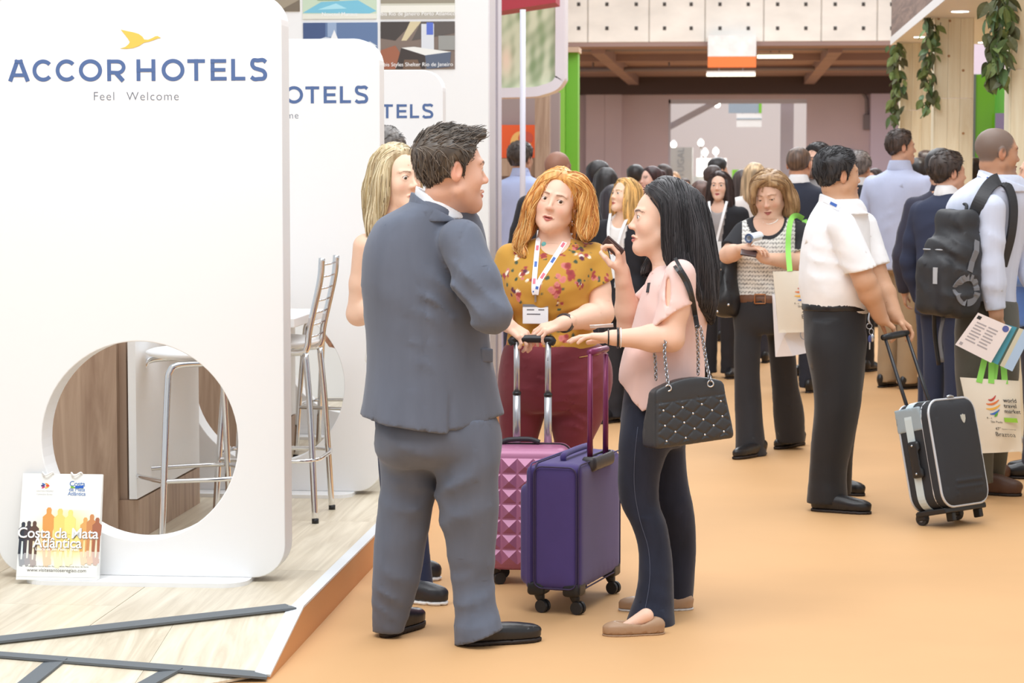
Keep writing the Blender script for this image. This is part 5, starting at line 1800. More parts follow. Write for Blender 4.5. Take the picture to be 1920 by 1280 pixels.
# ------------------------------------------------------------------ the woman in the mustard flowered top
LANYARD = mat('lanyard_white', (246, 246, 248), 0.5)
LANY_BLUE = mat('lanyard_blue_print', (70, 110, 190), 0.5)
LANY_PINK = mat('lanyard_pink_print', (226, 120, 140), 0.5)
BADGE = mat('badge_card', (240, 244, 248), 0.35)

def lanyard_marks(parent, pts, width, seed=0, n=6, normal=(0, -1, 0)):
    R = random.Random(seed)
    P = np.asarray(pts)
    for k in range(n):
        i = int((k + .35) / n * (len(P) - 2)); j = min(i + max(1, len(P) // (n * 3)), len(P) - 1)
        seg = P[i:j + 1]
        if len(seg) < 2: continue
        band('printed_mark', seg + np.asarray(normal) * 0.0022, width * .55, LANY_BLUE if k % 2 == 0 else LANY_PINK, parent, normal, th=0.0003)

def redhead():
    Y0 = 9.6
    P = person('woman with wavy ginger hair in mustard floral top resting both hands on a suitcase handle', G(1040, 1069))
    w = lambda x, y, d=0.0: W(x, y, Y0 + d)
    H = Head(w(1043, 379, -0.02), 192 + math.degrees(vaz(1040)), pitch=2, roll=-13, s=1.06, female=True, full=1.10, jaw=1.02, open_mouth=0.0015)
    colf = H.colour((240, 198, 174), lips=(206, 124, 116), brows=(120, 78, 50), blush=0.3, brow_th=0.0026)
    must = mat('mustard_jersey', (190, 140, 52), 0.85, vcol=True, sheen=0.1)
    torso = [(446, 1000, 1076, .9, 0.02), (456, 978, 1098, .65, 0.02), (472, 952, 1122, .60, 0.02), (500, 946, 1120, .72, 0.0), (535, 944, 1113, .86, -0.01), (560, 948, 1108, .86, -0.01), (600, 954, 1106, .78, 0.01),
             (640, 950, 1118, .78, 0.01), (675, 944, 1132, .80, 0.01)]
    legs = [([(640, 944, 1130, .8, .01), (690, 936, 1148, .82, .02), (730, 934, 1146, .8, .02), (770, 945, 1130, .7, .02)], 0.05),
            ([(720, 934, 1040, 1.1, .02), (780, 935, 1022, 1.0, .02), (830, 940, 1008, 1.0, .02), (950, 948, 1002, 1.0, .03), (1055, 956, 996, 1.0, .03)], 0.004),
            ([(720, 1036, 1146, 1.1, .02), (780, 1030, 1132, 1.0, .02), (830, 1038, 1110, 1.0, .02), (950, 1052, 1102, 1.0, .04), (1055, 1062, 1100, 1.0, .04)], 0.004)]
    arms = [dict(p=[(1112, 484, 0.02), (1128, 588, -0.04), (1056, 606, -0.30)], r=(0.056, 0.049, 0.029), sleeve=('short', .52, 0.072), sr=(0.066, 0.064, 0.05), cuff_n=(0.5, 0, -1),
                 hand=dict(d=(-0.95, -0.25, -0.28), n=(-0.1, 0.35, -0.9), side='L', curl=[.3, .5, .55, .6, .65], s=0.98, spread=.10, thumb=(.2, .5))),
            dict(p=[(958, 486, 0.02), (934, 588, -0.0), (950, 608, -0.31)], r=(0.056, 0.046, 0.029), sleeve=('short', .55, 0.072), sr=(0.066, 0.064, 0.05),
                 hand=dict(d=(0.8, -0.2, -0.5), n=(0.1, 0.3, -0.85), side='R', curl=[.3, .6, .65, .7, .75], s=0.98, spread=.08, thumb=(.3, .5)))]
    neckhole = lambda w, T: [ell(w(1038, 440, -0.10), (0.078, 0.15, 0.082)), ]
    o = figure(P, Y0, H, torso, -8, must, legs, -5, cloth('maroon_trousers', (122, 50, 60), rough=.7, bump=(700, .15, .0006)), arms, skin=(240, 198, 174), colour=colf, eyes=(92, 66, 48), look=(-0.35, 1, -.05),
               neck=(1040, 446, 0.02), neckhole=neckhole, top_name='blouse', tq=0.0050, hq=0.0032,
               top_col=lambda V: np.repeat(np.array([lin((196, 146, 56))]), len(V), 0),
               tfold=[((1000, 600, -.15), (.4, 0, .9), .09, .010, .07), ((1090, 590, -.1), (-.5, 0, .9), .08, .010, .07), ((1040, 655, -.15), (.15, 0, 1), .06, .008, .09), ((970, 560, -.1), (.7, 0, .7), .08, .006, .07), ((1085, 640, -.12), (-.4, 0, 1), .07, .008, .08)],
               lfold=[((985, 715, -.15), (.12, 0, 1), .042, .008, .08), ((1080, 700, -.15), (-.35, 0, 1), .045, .008, .09), ((975, 780, -.15), (-.2, 0, 1), .05, .008, .06), ((1075, 785, -.1), (.15, 0, 1), .045, .009, .07), ((1105, 740, -.1), (-.3, 0, 1), .05, .006, .08)])
    # the printed flowers of the cloth
    me = o['top'].data
    V = np.array([v.co[:] for v in me.vertices])
    R = np.random.default_rng(12)
    blobs = []
    RED, PINK, PLUM, CREAM, LEAFC = (158, 62, 62), (206, 120, 116), (96, 48, 66), (240, 228, 208), (66, 82, 62)
    def cluster(c, n, size, kind):
        for k in range(n):
            d = R.normal(size=3); d /= np.linalg.norm(d)
            cc = [RED, PINK, RED, PLUM, CREAM][R.integers(0, 5)] if kind else [RED, RED, PINK][R.integers(0, 3)]
            blobs.append((c + d * size * R.uniform(.2, .8), size * R.uniform(.24, .36), cc))
        for k in range(n):
            d = R.normal(size=3); d /= np.linalg.norm(d)
            blobs.append((c + d * size * R.uniform(.95, 1.25), size * R.uniform(.2, .3), LEAFC))
    front = [(1075, 505, 1.15, 0), (995, 520, 1.0, 1), (965, 468, .8, 1), (975, 500, .8, 1), (1050, 550, .9, 0), (1100, 470, .85, 1), (1120, 510, .6, 0), (1145, 512, .6, 0), (960, 560, .8, 1), (1060, 575, .5, 1), (1065, 630, 1.05, 0), (1005, 650, 1.0, 0), (1010, 470, .5, 0), (1085, 455, .5, 0), (940, 510, .8, 1), (1050, 470, .35, 1), (1095, 540, .6, 1), (1040, 662, .7, 0)]
    for x, y, s_, kd in front:
        p = w(x, y, -.1)
        near = np.abs(V[:, [0, 2]] - p[[0, 2]]).max(1) < 0.02
        if not near.any(): continue
        q = V[near][np.argmin(V[near][:, 1])]
        cluster(q, 15, 0.046 * s_, kd)
    back = V[(V[:, 1] > Y0 - 0.02)]
    for q in back[R.choice(len(back), 16, replace=False)]: cluster(q, 8, 0.032, 1)
    C = np.repeat(np.array([lin((196, 146, 56))]), len(V), 0)
    for order in (LEAFC, None):
        for c, r, cc in blobs:
            if (cc == LEAFC) != (order is LEAFC): continue
            d = V - c
            m = (np.abs(d) < r * 1.6).all(1)
            if not m.any(): continue
            dd = np.sqrt((d[m] ** 2).sum(1)) * (1 + .22 * nz(V[m], 45, int(r * 1e5) % 50))
            t = smooth01((r - dd) / (r * .25))[:, None]
            C[m] = C[m] * (1 - t) + np.array(lin(cc)) * (0.8 + .4 * (dd / r)[:, None]) * t
    c4 = np.ones((len(V), 4), np.float32); c4[:, :3] = C
    me.color_attributes['Col'].data.foreach_set('color', c4.ravel())
    # hair
    L = []
    L.append(([w(1016, 352, -.09), w(998, 378, -.085), w(990, 410, -.06), w(982, 440, -.07), w(966, 462, -.075)], [.012, .018, .022, .020, .006]))
    L.append(([w(1030, 336, -.06), w(1000, 372, -.03), w(990, 420, .0), w(975, 455, -.03), w(985, 478, -.09)], [.018, .026, .030, .024, .007]))
    L.append(([w(1066, 335, -.08), w(1097, 352, -.06), w(1108, 392, -.04), w(1111, 425, -.055), w(1102, 444, -.06)], [.014, .020, .023, .020, .007]))
    L.append(([w(1064, 335, .0), w(1096, 380, .02), w(1102, 425, .03), w(1090, 450, .06)], [.028, .033, .032, .012]))
    L.append(([w(1050, 340, .06), w(1050, 400, .1), w(1050, 460, .12)], [.06, .065, .05]))
    L.append(([w(1090, 372, -.065), w(1096, 400, -.06), w(1092, 425, -.05), w(1098, 446, -.075)], [.012, .018, .018, .008]))
    L.append(([w(1074, 330, -.05), w(1086, 340, -.06), w(1080, 352, -.06)], [.015, .02, .012]))
    long_hair(P, H, L, [(240, 188, 112), (216, 152, 78), (248, 210, 146), (196, 124, 62)], ((200, 134, 68), (238, 184, 108)), n=1100, length=.22, part=-0.01, seed=4, jitter=.3, lift=.006, th=.016)
    # earring, necklace, lanyard, badge, watch
    e = H.w((-0.080, -0.004, -0.052))
    t = np.linspace(0, 2 * np.pi, 25)
    tubes('earring', [(e + np.stack([.004 * np.cos(t), .011 * np.cos(t), -.012 + .012 * np.sin(t)], 1), .0016)], mat('silver', (220, 220, 225), .2, metal=1), P, 6, closed=False)
    nk = lambda p: np.minimum(o['topf'](p), CUT(U(0.03, OFF(o['T'], -0.010)), ((0, 0, 0), (0, 0, -1)))(p))
    nkpts = lay(lambda p: OFF(o['T'], -0.010)(p), spline([(1012, 440), (1014, 448), (1022, 453), (1034, 452), (1048, 449), (1058, 444)], 6), .003, Y0)
    tubes('necklace', [(nkpts, .0012)], mat('cord_dark', (60, 50, 46), .6), P, 5)
    bm = bmesh.new(); bmesh.ops.create_uvsphere(bm, u_segments=14, v_segments=8, radius=1, matrix=Matrix.Translation(lay(OFF(o['T'], -0.010), [(1020, 458)], .004, Y0)[0]) @ Matrix.Diagonal((.011, .005, .011, 1)))
    bm_obj('pendant', bm, mat('turquoise', (110, 190, 190), .4), P, smooth=True)
    both = lambda p: np.minimum(o['topf'](p), OFF(o['T'], -0.010)(p))
    for i, pts in enumerate(([(1012, 432), (1008, 460), (1004, 500), (1001, 540), (1003, 552)], [(1070, 436), (1058, 455), (1034, 492), (1010, 530), (1005, 552)])):
        q = lay(both, spline(pts, 8), .004, Y0)
        s = band('lanyard', q, .020, LANYARD, P, (0, -1, 0))
        lanyard_marks(s, q, .020, i, 5)
    q = lay(both, [(1004, 553), (1004, 566)], .006, Y0)
    band('lanyard_clip', spline(q, 6), .008, STEEL, P)
    c = lay(both, [(1004, 586)], .012, Y0)[0]
    b = box('badge', (c[0] - .052, c[1] - .003, c[2] - .045), (c[0] + .052, c[1], c[2] + .034), BADGE, P, bevel=.002)
    box('badge_top', (c[0] - .052, c[1] - .0042, c[2] + .024), (c[0] + .052, c[1] - .003, c[2] + .034), mat('badge_grey', (120, 122, 128), .4), b)
    for k, (a0, a1, zz) in enumerate(((-.035, -.005, .012), (.012, .036, .012), (-.035, .02, -.006))):
        box('printed_line', (c[0] + a0, c[1] - .0036, c[2] + zz - .0025), (c[0] + a1, c[1] - .003, c[2] + zz + .0025), mat('badge_grey', (120, 122, 128), .4), b)
    q = lay(o['legf'], [(1086, 670), (1096, 668), (1108, 666), (1122, 664)], .002, Y0)
    tubes('pocket_zip', [(q, .0025)], mat('gold_zip', (206, 168, 110), .35, metal=.7), P, 5)
    a, b2 = w(1056, 606, -.30), w(1128, 588, -.04)
    ax = (b2 - a) / np.linalg.norm(b2 - a)
    ctr = a + ax * 0.012
    t = np.linspace(0, 2 * np.pi, 33)
    u = np.cross(ax, (0, 0, 1)); u /= np.linalg.norm(u); v = np.cross(ax, u)
    ring = ctr + .0365 * (np.cos(t)[:, None] * u + np.sin(t)[:, None] * v)
    band('watch', ring, .017, mat('watch_steel', (92, 92, 98), .35, metal=.7), P, side=ax, th=.003)
redhead()
# ------------------------------------------------------------------ the woman with long black hair in the pale pink blouse
def pink_woman():
    Y0 = 8.5
    P = person('woman with long black hair in pale pink blouse and jeans holding up a dark card', G(1225, 1165))
    w = lambda x, y, d=0.0: W(x, y, Y0 + d)
    H = Head(w(1240, 412, 0), -96 + math.degrees(vaz(1240)), pitch=1, roll=2, s=1.09, female=True, nose=.95, full=1.0)
    colf = H.colour((238, 196, 172), lips=(208, 130, 124), brows=(48, 34, 30), blush=.28)
    pink = cloth('pale_pink_blouse', (238, 204, 196), rough=.75, bump=(500, .08, .0006), vary=((6, 6, 3), .03, 3))
    torso = [(486, 1240, 1300, .9, 0), (500, 1226, 1314, 1.15, 0), (520, 1214, 1322, 1.45, 0), (560, 1200, 1328, 1.35, 0), (600, 1188, 1326, 1.15, 0), (650, 1173, 1322, 1.05, 0), (690, 1162, 1322, 1.05, 0), (730, 1160, 1322, 1.05, 0), (790, 1156, 1322, 1.05, 0)]
    legs = [([(690, 1178, 1312, 1.15, .03), (740, 1170, 1310, 1.15, .03), (800, 1164, 1296, 1.1, .03), (840, 1175, 1288, .9, .03)], .05),
            ([(760, 1164, 1278, 1.0, -.05), (820, 1160, 1262, .95, -.06), (867, 1159, 1246, 1.0, -.06), (912, 1159, 1236, 1.0, -.06), (948, 1165, 1238, 1.0, -.06), (980, 1182, 1250, 1.0, -.07), (1025, 1196, 1258, 1.1, -.07), (1070, 1197, 1262, 1.15, -.08), (1120, 1190, 1264, 1.2, -.09), (1157, 1176, 1266, 1.2, -.10), (1186, 1172, 1268, 1.2, -.10)], .004),
            ([(760, 1205, 1300, 1.0, .11), (844, 1206, 1286, 1.0, .13), (903, 1215, 1290, 1.0, .14), (957, 1228, 1301, 1.0, .15), (1025, 1240, 1306, 1.0, .18), (1093, 1238, 1303, 1.1, .2), (1140, 1232, 1298, 1.15, .22)], .004)]
    arms = [dict(p=[(1276, 516, -0.17), (1258, 634, -0.20), (1152, 633, -0.22)], r=(0.052, 0.046, 0.026), sleeve=('short', .62, 0.074), sr=(0.058, 0.060, 0.05), cuff_n=(.52, -.1, -.85),
                 hand=dict(d=(-1, 0.05, 0.06), n=(0.0, -0.05, -1), side='L', curl=[.15, .18, .2, .22, .3], s=.98, spread=.16, thumb=(.55, .3))),
            dict(p=[(1262, 520, 0.16), (1180, 612, 0.12), (1167, 512, 0.02)], r=(0.05, 0.042, 0.026), sleeve=('short', .6, 0.07), sr=(.058, .058, .05),
                 hand=dict(d=(-0.1, -0.15, 1), n=(-0.75, 0.1, 0.25), side='R', curl=[.75, .75, .8, .9, 1.0], s=.96, spread=.05, thumb=(.3, 1.0)))]
    SH = mat('tan_flats', (168, 134, 104), .45, bump=(200, .2, .001))
    op = lambda P_, R_, L_: [ell(P_(.50, 0, .07), (L_ * .33, .034, .055), R_)][0]
    o = figure(P, Y0, H, torso, 0, pink, legs, 0, cloth('dark_jeans', (38, 42, 58), rough=.8, bump=(1200, .3, .0005), vary=((20, 20, 6), .18, 4)), arms, skin=(238, 196, 172), colour=colf, eyes=(60, 42, 34),
               neck=(1268, 494, 0), neckhole=lambda w, T: [rc(w(1262, 470, 0), w(1244, 500, 0), .058, .05)], top_name='blouse', tq=.0055, hq=.0032,
               torso_cut=[((1207, 764, 0), (-.68, 0, -.62)), ((1207, 764, 0), (.45, 0, -.9))],
               shoes=[dict(heel=(1246, 1187), toe=(1130, 1191), m=SH, sm=SH, w=.040, hgt=.05, toe_h=.028, st=.006, h=.0045, opening=op), dict(heel=(1300, 1142), toe=(1160, 1144), m=SH, sm=mat('pale_sole', (210, 205, 200), .6), w=.04, hgt=.05, toe_h=.028, st=.008, h=.005, opening=op)],
               tfold=[((1215, 640, -.1), (.7, 0, .4), .11, .009, .10), ((1270, 660, -.15), (1, 0, .15), .12, .008, .12), ((1300, 600, -.1), (.9, 0, .3), .1, .006, .1), ((1255, 560, -.2), (.4, 0, .9), .08, .004, .06), ((1190, 715, -.1), (1, 0, -.3), .1, .008, .08)],
               lfold=[((1200, 960, -.2), (.15, 0, 1), .05, .006, .06), ((1225, 850, -.2), (.3, 0, 1), .09, .006, .08), ((1225, 1130, -.2), (.2, 0, 1), .07, .008, .07), ((1285, 930, .0), (.1, 0, 1), .05, .006, .06), ((1225, 780, -.2), (-.4, 0, 1), .07, .006, .07)],
               top_edit=lambda f, w, T: SUB(.004, f, ell(w(1252, 545, -.235), (.010, .05, .058), None)))
    for pts in ([(1196, 800), (1190, 860), (1190, 920), (1200, 975), (1216, 1030), (1218, 1090), (1208, 1150)],):
        q = lay(o['legf'], spline(pts, 4), .0005, Y0 - .06)
        tubes('stitched_seam', [(q, .0014)], mat('seam_thread', (78, 84, 104), .7), P, 5)
    # feet in the flats
    FEET = SKIN
    for hz, tz in ((G(1246, 1187), G(1130, 1191)), (G(1300, 1142), G(1160, 1144))):
        a = hz + (tz - hz) * .30 + [0, 0, .045]; b = hz + (tz - hz) * .68 + [0, 0, .022]
        sdf_obj('foot', rc(a + [0, 0, .02], b, .027, .016), *bounds(a, b, pad=.08), .006, SKIN, P, col=lambda V: np.repeat(np.array([lin((238, 196, 172))]), len(V), 0))
        # bow
        d = (tz - hz); d[2] = 0; d /= np.linalg.norm(d); s = np.array([-d[1], d[0], 0])
        c = hz + (tz - hz) * .80 + [0, 0, .034]
        tubes('bow', [(spline([c, c + s * .012 + [0, 0, .010], c + s * .020, c + s * .01 - [0, 0, .003], c], 5), .0028), (spline([c, c - s * .012 + [0, 0, .010], c - s * .020, c - s * .01 - [0, 0, .003], c], 5), .0028)], SH, P, 6)
    # hair
    L = []
    L.append(([w(1248, 352, .0), w(1290, 385, .0), w(1306, 440, .0), w(1318, 505, -.02), w(1326, 560, -.02), w(1330, 592, -.02)], [.045, .06, .062, .056, .036, .012]))
    L.append(([w(1240, 352, -.06), w(1262, 385, -.095), w(1268, 440, -.105), w(1276, 490, -.12), w(1292, 530, -.13), w(1318, 575, -.10)], [.03, .030, .032, .030, .026, .012]))
    L.append(([w(1226, 356, -.055), w(1250, 392, -.092), w(1252, 440, -.098), w(1256, 480, -.10), w(1268, 505, -.12)], [.016, .020, .022, .020, .012]))
    L.append(([w(1280, 380, -.05), w(1300, 440, -.07), w(1312, 500, -.08), w(1324, 560, -.07), w(1334, 600, -.05)], [.04, .042, .038, .03, .010]))
    L.append(([w(1238, 360, .07), w(1244, 420, .10), w(1236, 470, .10), w(1218, 500, .07), w(1206, 512, .05)], [.03, .03, .03, .022, .008]))
    L.append(([w(1286, 400, .06), w(1304, 470, .06), w(1322, 550, .05), w(1332, 600, .02)], [.04, .045, .04, .014]))
    line = lambda z: np.interp(z, [-.12, -.06, 0, .03, .06, .08, .095, .13], [-.03, -.02, .0, .018, .040, .056, .064, .064])
    long_hair(P, H, L, [(44, 42, 44), (58, 54, 56), (34, 32, 34), (76, 72, 74)], ((36, 34, 36), (54, 50, 52)), n=1100, length=.36, part=.0, seed=6, jitter=.06, th=.016, line=line, noise=.0015, r=.0014, lift=.001)
    # bracelets
    a, b = w(1152, 633, -.22), w(1258, 634, -.20)
    ax = (b - a) / np.linalg.norm(b - a)
    u = np.cross(ax, (0, 0, 1)); u /= np.linalg.norm(u); v = np.cross(ax, u)
    t = np.linspace(0, 2 * np.pi, 33)
    for off, r, th, m in ((-.022, .029, .0025, BLACKP), (.012, .034, .0042, mat('bead_black', (40, 38, 40), .3)), (.022, .034, .0022, LANYARD)):
        c = a + ax * off
        tubes('bracelet', [(c + r * (np.cos(t)[:, None] * u + np.sin(t)[:, None] * v), th)], m, P, 8, closed=False)
    # the printed mark on the chest
    q = lay(o['topf'], [(1217, 530), (1214, 548)], .003, Y0)
    band('printed_mark', spline(q, 4), .012, mat('mark_black', (50, 46, 48), .6), P, (-.5, -.8, 0))
    # card she holds
    c = w(1150, 463, -.015)
    xx, yy = w(1143, 442, -.03) - w(1130, 460, .0), w(1171, 467, -.04) - w(1143, 442, -.03)
    M = frame(c, yy, xx)
    K = thing('card_holder', 'dark brown card with a pale printed square held up by the black-haired woman', 'card', c)
    bm = bmesh.new(); bm_box(bm, (-.041, -.024, -.004), (.041, .024, .004), .003, M); bm_obj('card', bm, mat('card_brown', (74, 52, 50), .45), K)
    bm = bmesh.new(); bm_box(bm, (-.004, -.012, .0042), (.020, .010, .0048), 0, M); bm_obj('printed_square', bm, mat('card_square', (128, 108, 104), .5), K)
    bm = bmesh.new(); bm_box(bm, (-.030, .014, .0042), (.022, .017, .0048), 0, M); bm_obj('printed_line', bm, mat('card_square', (128, 108, 104), .5), K)
    return o
PW = pink_woman()
# ------------------------------------------------------------------ the other people near the front
def blonde_woman():
    Y0 = 8.95
    P = person('young blonde woman with bare arms half hidden behind the man in the grey suit', G(770, 1120))
    w = lambda x, y, d=0.0: W(x, y, Y0 + d)
    H = Head(w(745, 335, 0), 138 + math.degrees(vaz(745)), pitch=-2, roll=0, s=1.02, female=True, full=.98)
    colf = H.colour((242, 202, 176), lips=(206, 130, 120), brows=(128, 98, 76), blush=.25, brow_th=.0026)
    torso = [(418, 716, 764, .9, 0), (428, 700, 782, .65, 0), (446, 672, 806, .55, 0), (480, 674, 804, .62, 0), (530, 684, 794, .72, 0), (600, 690, 788, .7, 0), (640, 690, 790, .72, 0), (682, 686, 800, .72, 0)]
    legs = [([(660, 690, 796, .8, 0), (720, 692, 806, .85, 0), (770, 700, 800, .7, 0)], .05), ([(740, 694, 752, 1, 0), (900, 712, 752, 1, .02), (1060, 724, 760, 1, .03), (1095, 722, 764, 1, .03)], .004),
            ([(740, 742, 804, 1, -.02), (900, 758, 800, 1, -.04), (1050, 776, 806, 1, -.05), (1102, 776, 812, 1.05, -.05)], .004)]
    arms = [dict(p=[(686, 462, -.06), (672, 588, -.02), (746, 574, -.12)], r=(.050, .044, .028), hand=dict(d=(1, .1, .05), n=(0, 1, .3), side='R', curl=[.3, .5, .5, .5, .5])),
            dict(p=[(806, 462, .06), (822, 588, .06), (770, 574, -.10)], r=(.048, .042, .028), hand=dict(d=(-1, -.1, .05), n=(0, 1, .3), side='L', curl=[.3, .5, .5, .5, .5]))]
    SN = mat('black_sneaker', (42, 42, 46), .4); SW = mat('white_sole', (238, 238, 236), .5)
    figure(P, Y0, H, torso, -40, mat('white_top', (244, 242, 238), .8), legs, -40, cloth('navy_trousers', (46, 52, 78)), arms, skin=(242, 202, 176), colour=colf, eyes=(92, 80, 66), look=(.1, 1, -.25),
           neck=(738, 424, 0), neckhole=lambda w, T: [rc(w(738, 400, -.02), w(748, 428, -.06), .075, .065), sphere(w(676, 440, -.02), .07), sphere(w(806, 440, .02), .07)], tq=.007,
           shoes=[dict(heel=(752, 1128), toe=(840, 1134), m=SN, sm=SW, w=.042, hgt=.08, toe_h=.036, st=.016, h=.006), dict(heel=(760, 1088), toe=(828, 1086), m=SN, sm=SW, w=.042, hgt=.08, toe_h=.036, st=.016, h=.006)])
    L = [([w(738, 290, -.05), w(716, 330, -.07), w(706, 375, -.07), w(698, 420, -.085), w(694, 442, -.09)], [.02, .026, .026, .022, .008]),
         ([w(730, 292, .0), w(706, 340, -.0), w(700, 390, .0), w(694, 432, -.02)], [.04, .044, .04, .014]),
         ([w(742, 290, .04), w(722, 350, .06), w(716, 430, .06)], [.05, .055, .03]),
         ([w(756, 296, .03), w(776, 320, .04), w(784, 360, .05)], [.02, .024, .016]),
         ([w(722, 330, -.085), w(722, 365, -.083), w(718, 400, -.085)], [.010, .015, .008])]
    long_hair(P, H, L, [(214, 196, 156), (186, 164, 122), (230, 216, 182), (160, 138, 104)], ((172, 150, 114), (216, 198, 160)), n=800, length=.24, part=.02, seed=8, jitter=.08, th=.012, lift=.001, line=lambda z: np.interp(z, [-.12, -.06, 0, .03, .06, .08, .095, .13], [-.02, -.004, .012, .022, .036, .047, .053, .053]))
blonde_woman()

def white_shirt_man():
    Y0 = 11.4
    P = person('man in white short-sleeved shirt and black trousers with both hands on a suitcase handle', G(1565, 950))
    w = lambda x, y, d=0.0: W(x, y, Y0 + d)
    H = Head(w(1572, 330, 0), 66 + math.degrees(vaz(1572)), pitch=0, s=1.05, full=1.08, jaw=1.1, nose=.8)
    colf = H.colour((206, 160, 128), lips=(176, 112, 100), brows=(40, 34, 32), blush=.3)
    white = cloth('white_shirt', (244, 244, 246), bump=None)
    torso = [(372, 1540, 1612, .95, 0), (388, 1530, 1622, .75, 0), (410, 1517, 1628, .66, 0), (450, 1506, 1630, .74, 0), (500, 1500, 1632, .86, 0), (545, 1500, 1638, .92, 0), (570, 1506, 1632, .9, 0), (588, 1510, 1628, .9, 0)]
    legs = [([(560, 1508, 1626, .9, 0), (600, 1507, 1624, .92, 0), (650, 1512, 1622, .9, 0), (720, 1526, 1612, .8, .02)], .03),
            ([(600, 1512, 1622, .7, -.03), (640, 1512, 1622, .75, -.04), (690, 1520, 1619, .75, -.06), (756, 1527, 1615, .7, -.07), (828, 1521, 1600, .75, -.07), (881, 1518, 1588, .8, -.07), (941, 1513, 1590, .9, -.07)], .004),
            ([(600, 1530, 1618, .7, .06), (640, 1530, 1620, .75, .09), (756, 1540, 1614, .75, .15), (850, 1548, 1600, .8, .22), (925, 1550, 1596, .9, .28)], .004)]
    arms = [dict(p=[(1578, 424, -.17), (1622, 528, -.20), (1652, 596, -.12)], r=(.062, .052, .034), sleeve=('short', .80, .082), sr=(.072, .078, .07), cuff_n=(.25, 0, -1), hand=dict(d=(.7, .3, -.55), n=(-.35, .1, -.8), side='R', curl=[.4, .55, .6, .65, .7], thumb=(.5, .7))),
            dict(p=[(1618, 424, .16), (1650, 530, .12), (1680, 594, .02)], r=(.06, .05, .034), sleeve=('short', .72, .08), sr=(.07, .078, .07), hand=dict(d=(.75, .0, -.6), n=(-.3, -.1, -.8), side='L', curl=[.4, .55, .6, .65, .7], thumb=(.3, .5)))]
    o = figure(P, Y0, H, torso, 35, white, legs, 60, cloth('black_trousers', (40, 39, 41), rough=.6, bump=(700, .1, .0005)), arms, skin=(206, 160, 128), colour=colf, eyes=(50, 36, 30), neck=(1577, 380, 0), tq=.007, hq=.0042,
               tfold=[((1540, 500, -.2), (.35, 0, .9), .085, .007, .10), ((1600, 545, -.25), (.3, 0, 1), .07, .007, .08), ((1535, 560, -.2), (.9, 0, .4), .08, .006, .07), ((1600, 470, -.3), (.5, 0, .9), .07, .004, .06)],
               lfold=[((1555, 900, -.2), (.2, 0, 1), .1, .006, .08), ((1560, 640, -.25), (.8, 0, .5), .12, .004, .1)],
               shoes=[dict(heel=(1518, 957), toe=(1634, 964), m=BLACK_LEATHER, w=.044, hgt=.085, toe_h=.036, st=.014, h=.007), dict(heel=(1530, 922), toe=(1622, 930), m=BLACK_LEATHER, w=.044, hgt=.085, toe_h=.036, st=.014, h=.008)])
    shirt_collar(P, Y0, [(362, 1538, 1612, .95, 0), (385, 1534, 1622, .92, 0), (402, 1528, 1630, .85, 0)], 35, white, [((1538, 362, 0), (.38, 0, .92)), ((1536, 384, 0), (-.30, 0, -.95))])
    q = np.array([w(1541 + 15 * t, 371 + 7.5 * t, -.18 + .0 * t) for t in np.linspace(0, 1.6, 6)])
    q = lay(lambda p: Slices([(362, 1538, 1612, .95, 0), (385, 1534, 1622, .92, 0), (402, 1528, 1630, .85, 0)], Y0, 35)(p), [(1545 + 6 * k, 374 + 3 * k) for k in range(6)], .003, Y0)
    band('lanyard', q, .022, LANYARD, P, (-.3, -1, 0)); band('printed_mark', q[2:5] + [-.001, -.003, 0], .014, LANY_BLUE, P, (-.3, -1, 0), th=.0004)
    short_hair(P, H, (34, 32, 34), (58, 56, 58), [(40, 38, 40), (66, 64, 66), (30, 28, 30)], n=600, th=.012, top=.012, flowdir=(-.2, .8, .3), length=.04)
    # belt, keys
    LB = Slices([(568, 1505, 1630, .92, 0), (574, 1505, 1629, .92, 0), (581, 1505, 1629, .92, 0)], Y0, 40, cap=.003)
    sdf_obj('belt', LB, *bounds(w(1505, 565, -.3), w(1640, 585, .3), pad=.02), .006, BLACK_LEATHER, P)
    R_ = random.Random(3)
    base = w(1630, 586, -.14)
    K = mesh_np('key_clip', *tube_mesh([(spline([base + [.004, 0, .01], base + [-.004, -.005, -.03], base + [.002, -.005, -.05]], 5), .006)], 8)[:1], [tube_mesh([(spline([base + [.004, 0, .01], base + [-.004, -.005, -.03], base + [.002, -.005, -.05]], 5), .006)], 8)[1]], STEEL, P)
    t = np.linspace(0, 2 * np.pi, 21)
    tubes('key_ring', [(base + np.stack([.013 * np.cos(t), 0 * t - .006, -.064 + .013 * np.sin(t)], 1), .0022), (base + np.stack([.010 + .010 * np.cos(t), 0 * t - .006, -.090 + .014 * np.sin(t)], 1), .002)], STEEL, P, 6, closed=False)
    for dx, dz, m in ((.004, -.125, mat('key_blue', (60, 70, 120), .4)), (.016, -.12, STEEL)):
        bm = bmesh.new(); bmesh.ops.create_uvsphere(bm, u_segments=12, v_segments=8, radius=1, matrix=Matrix.Translation(base + [dx, -.006, dz]) @ Matrix.Diagonal((.010, .004, .019, 1)))
        bm_obj('key_fob', bm, m, P, smooth=True)
    box('key', base + [.000, -.008, -.175], base + [.006, -.006, -.14], STEEL, P)
    sdf_obj('phone_holster', rbox(w(1643, 574, -.06), (.028, .03, .045), .012), *bounds(w(1643, 574, -.06), pad=.1), .006, BLACKP, P)
    # back pocket button
    q = lay(o['T'], [(1525, 610)], .0, Y0)
    return o
white_shirt_man()

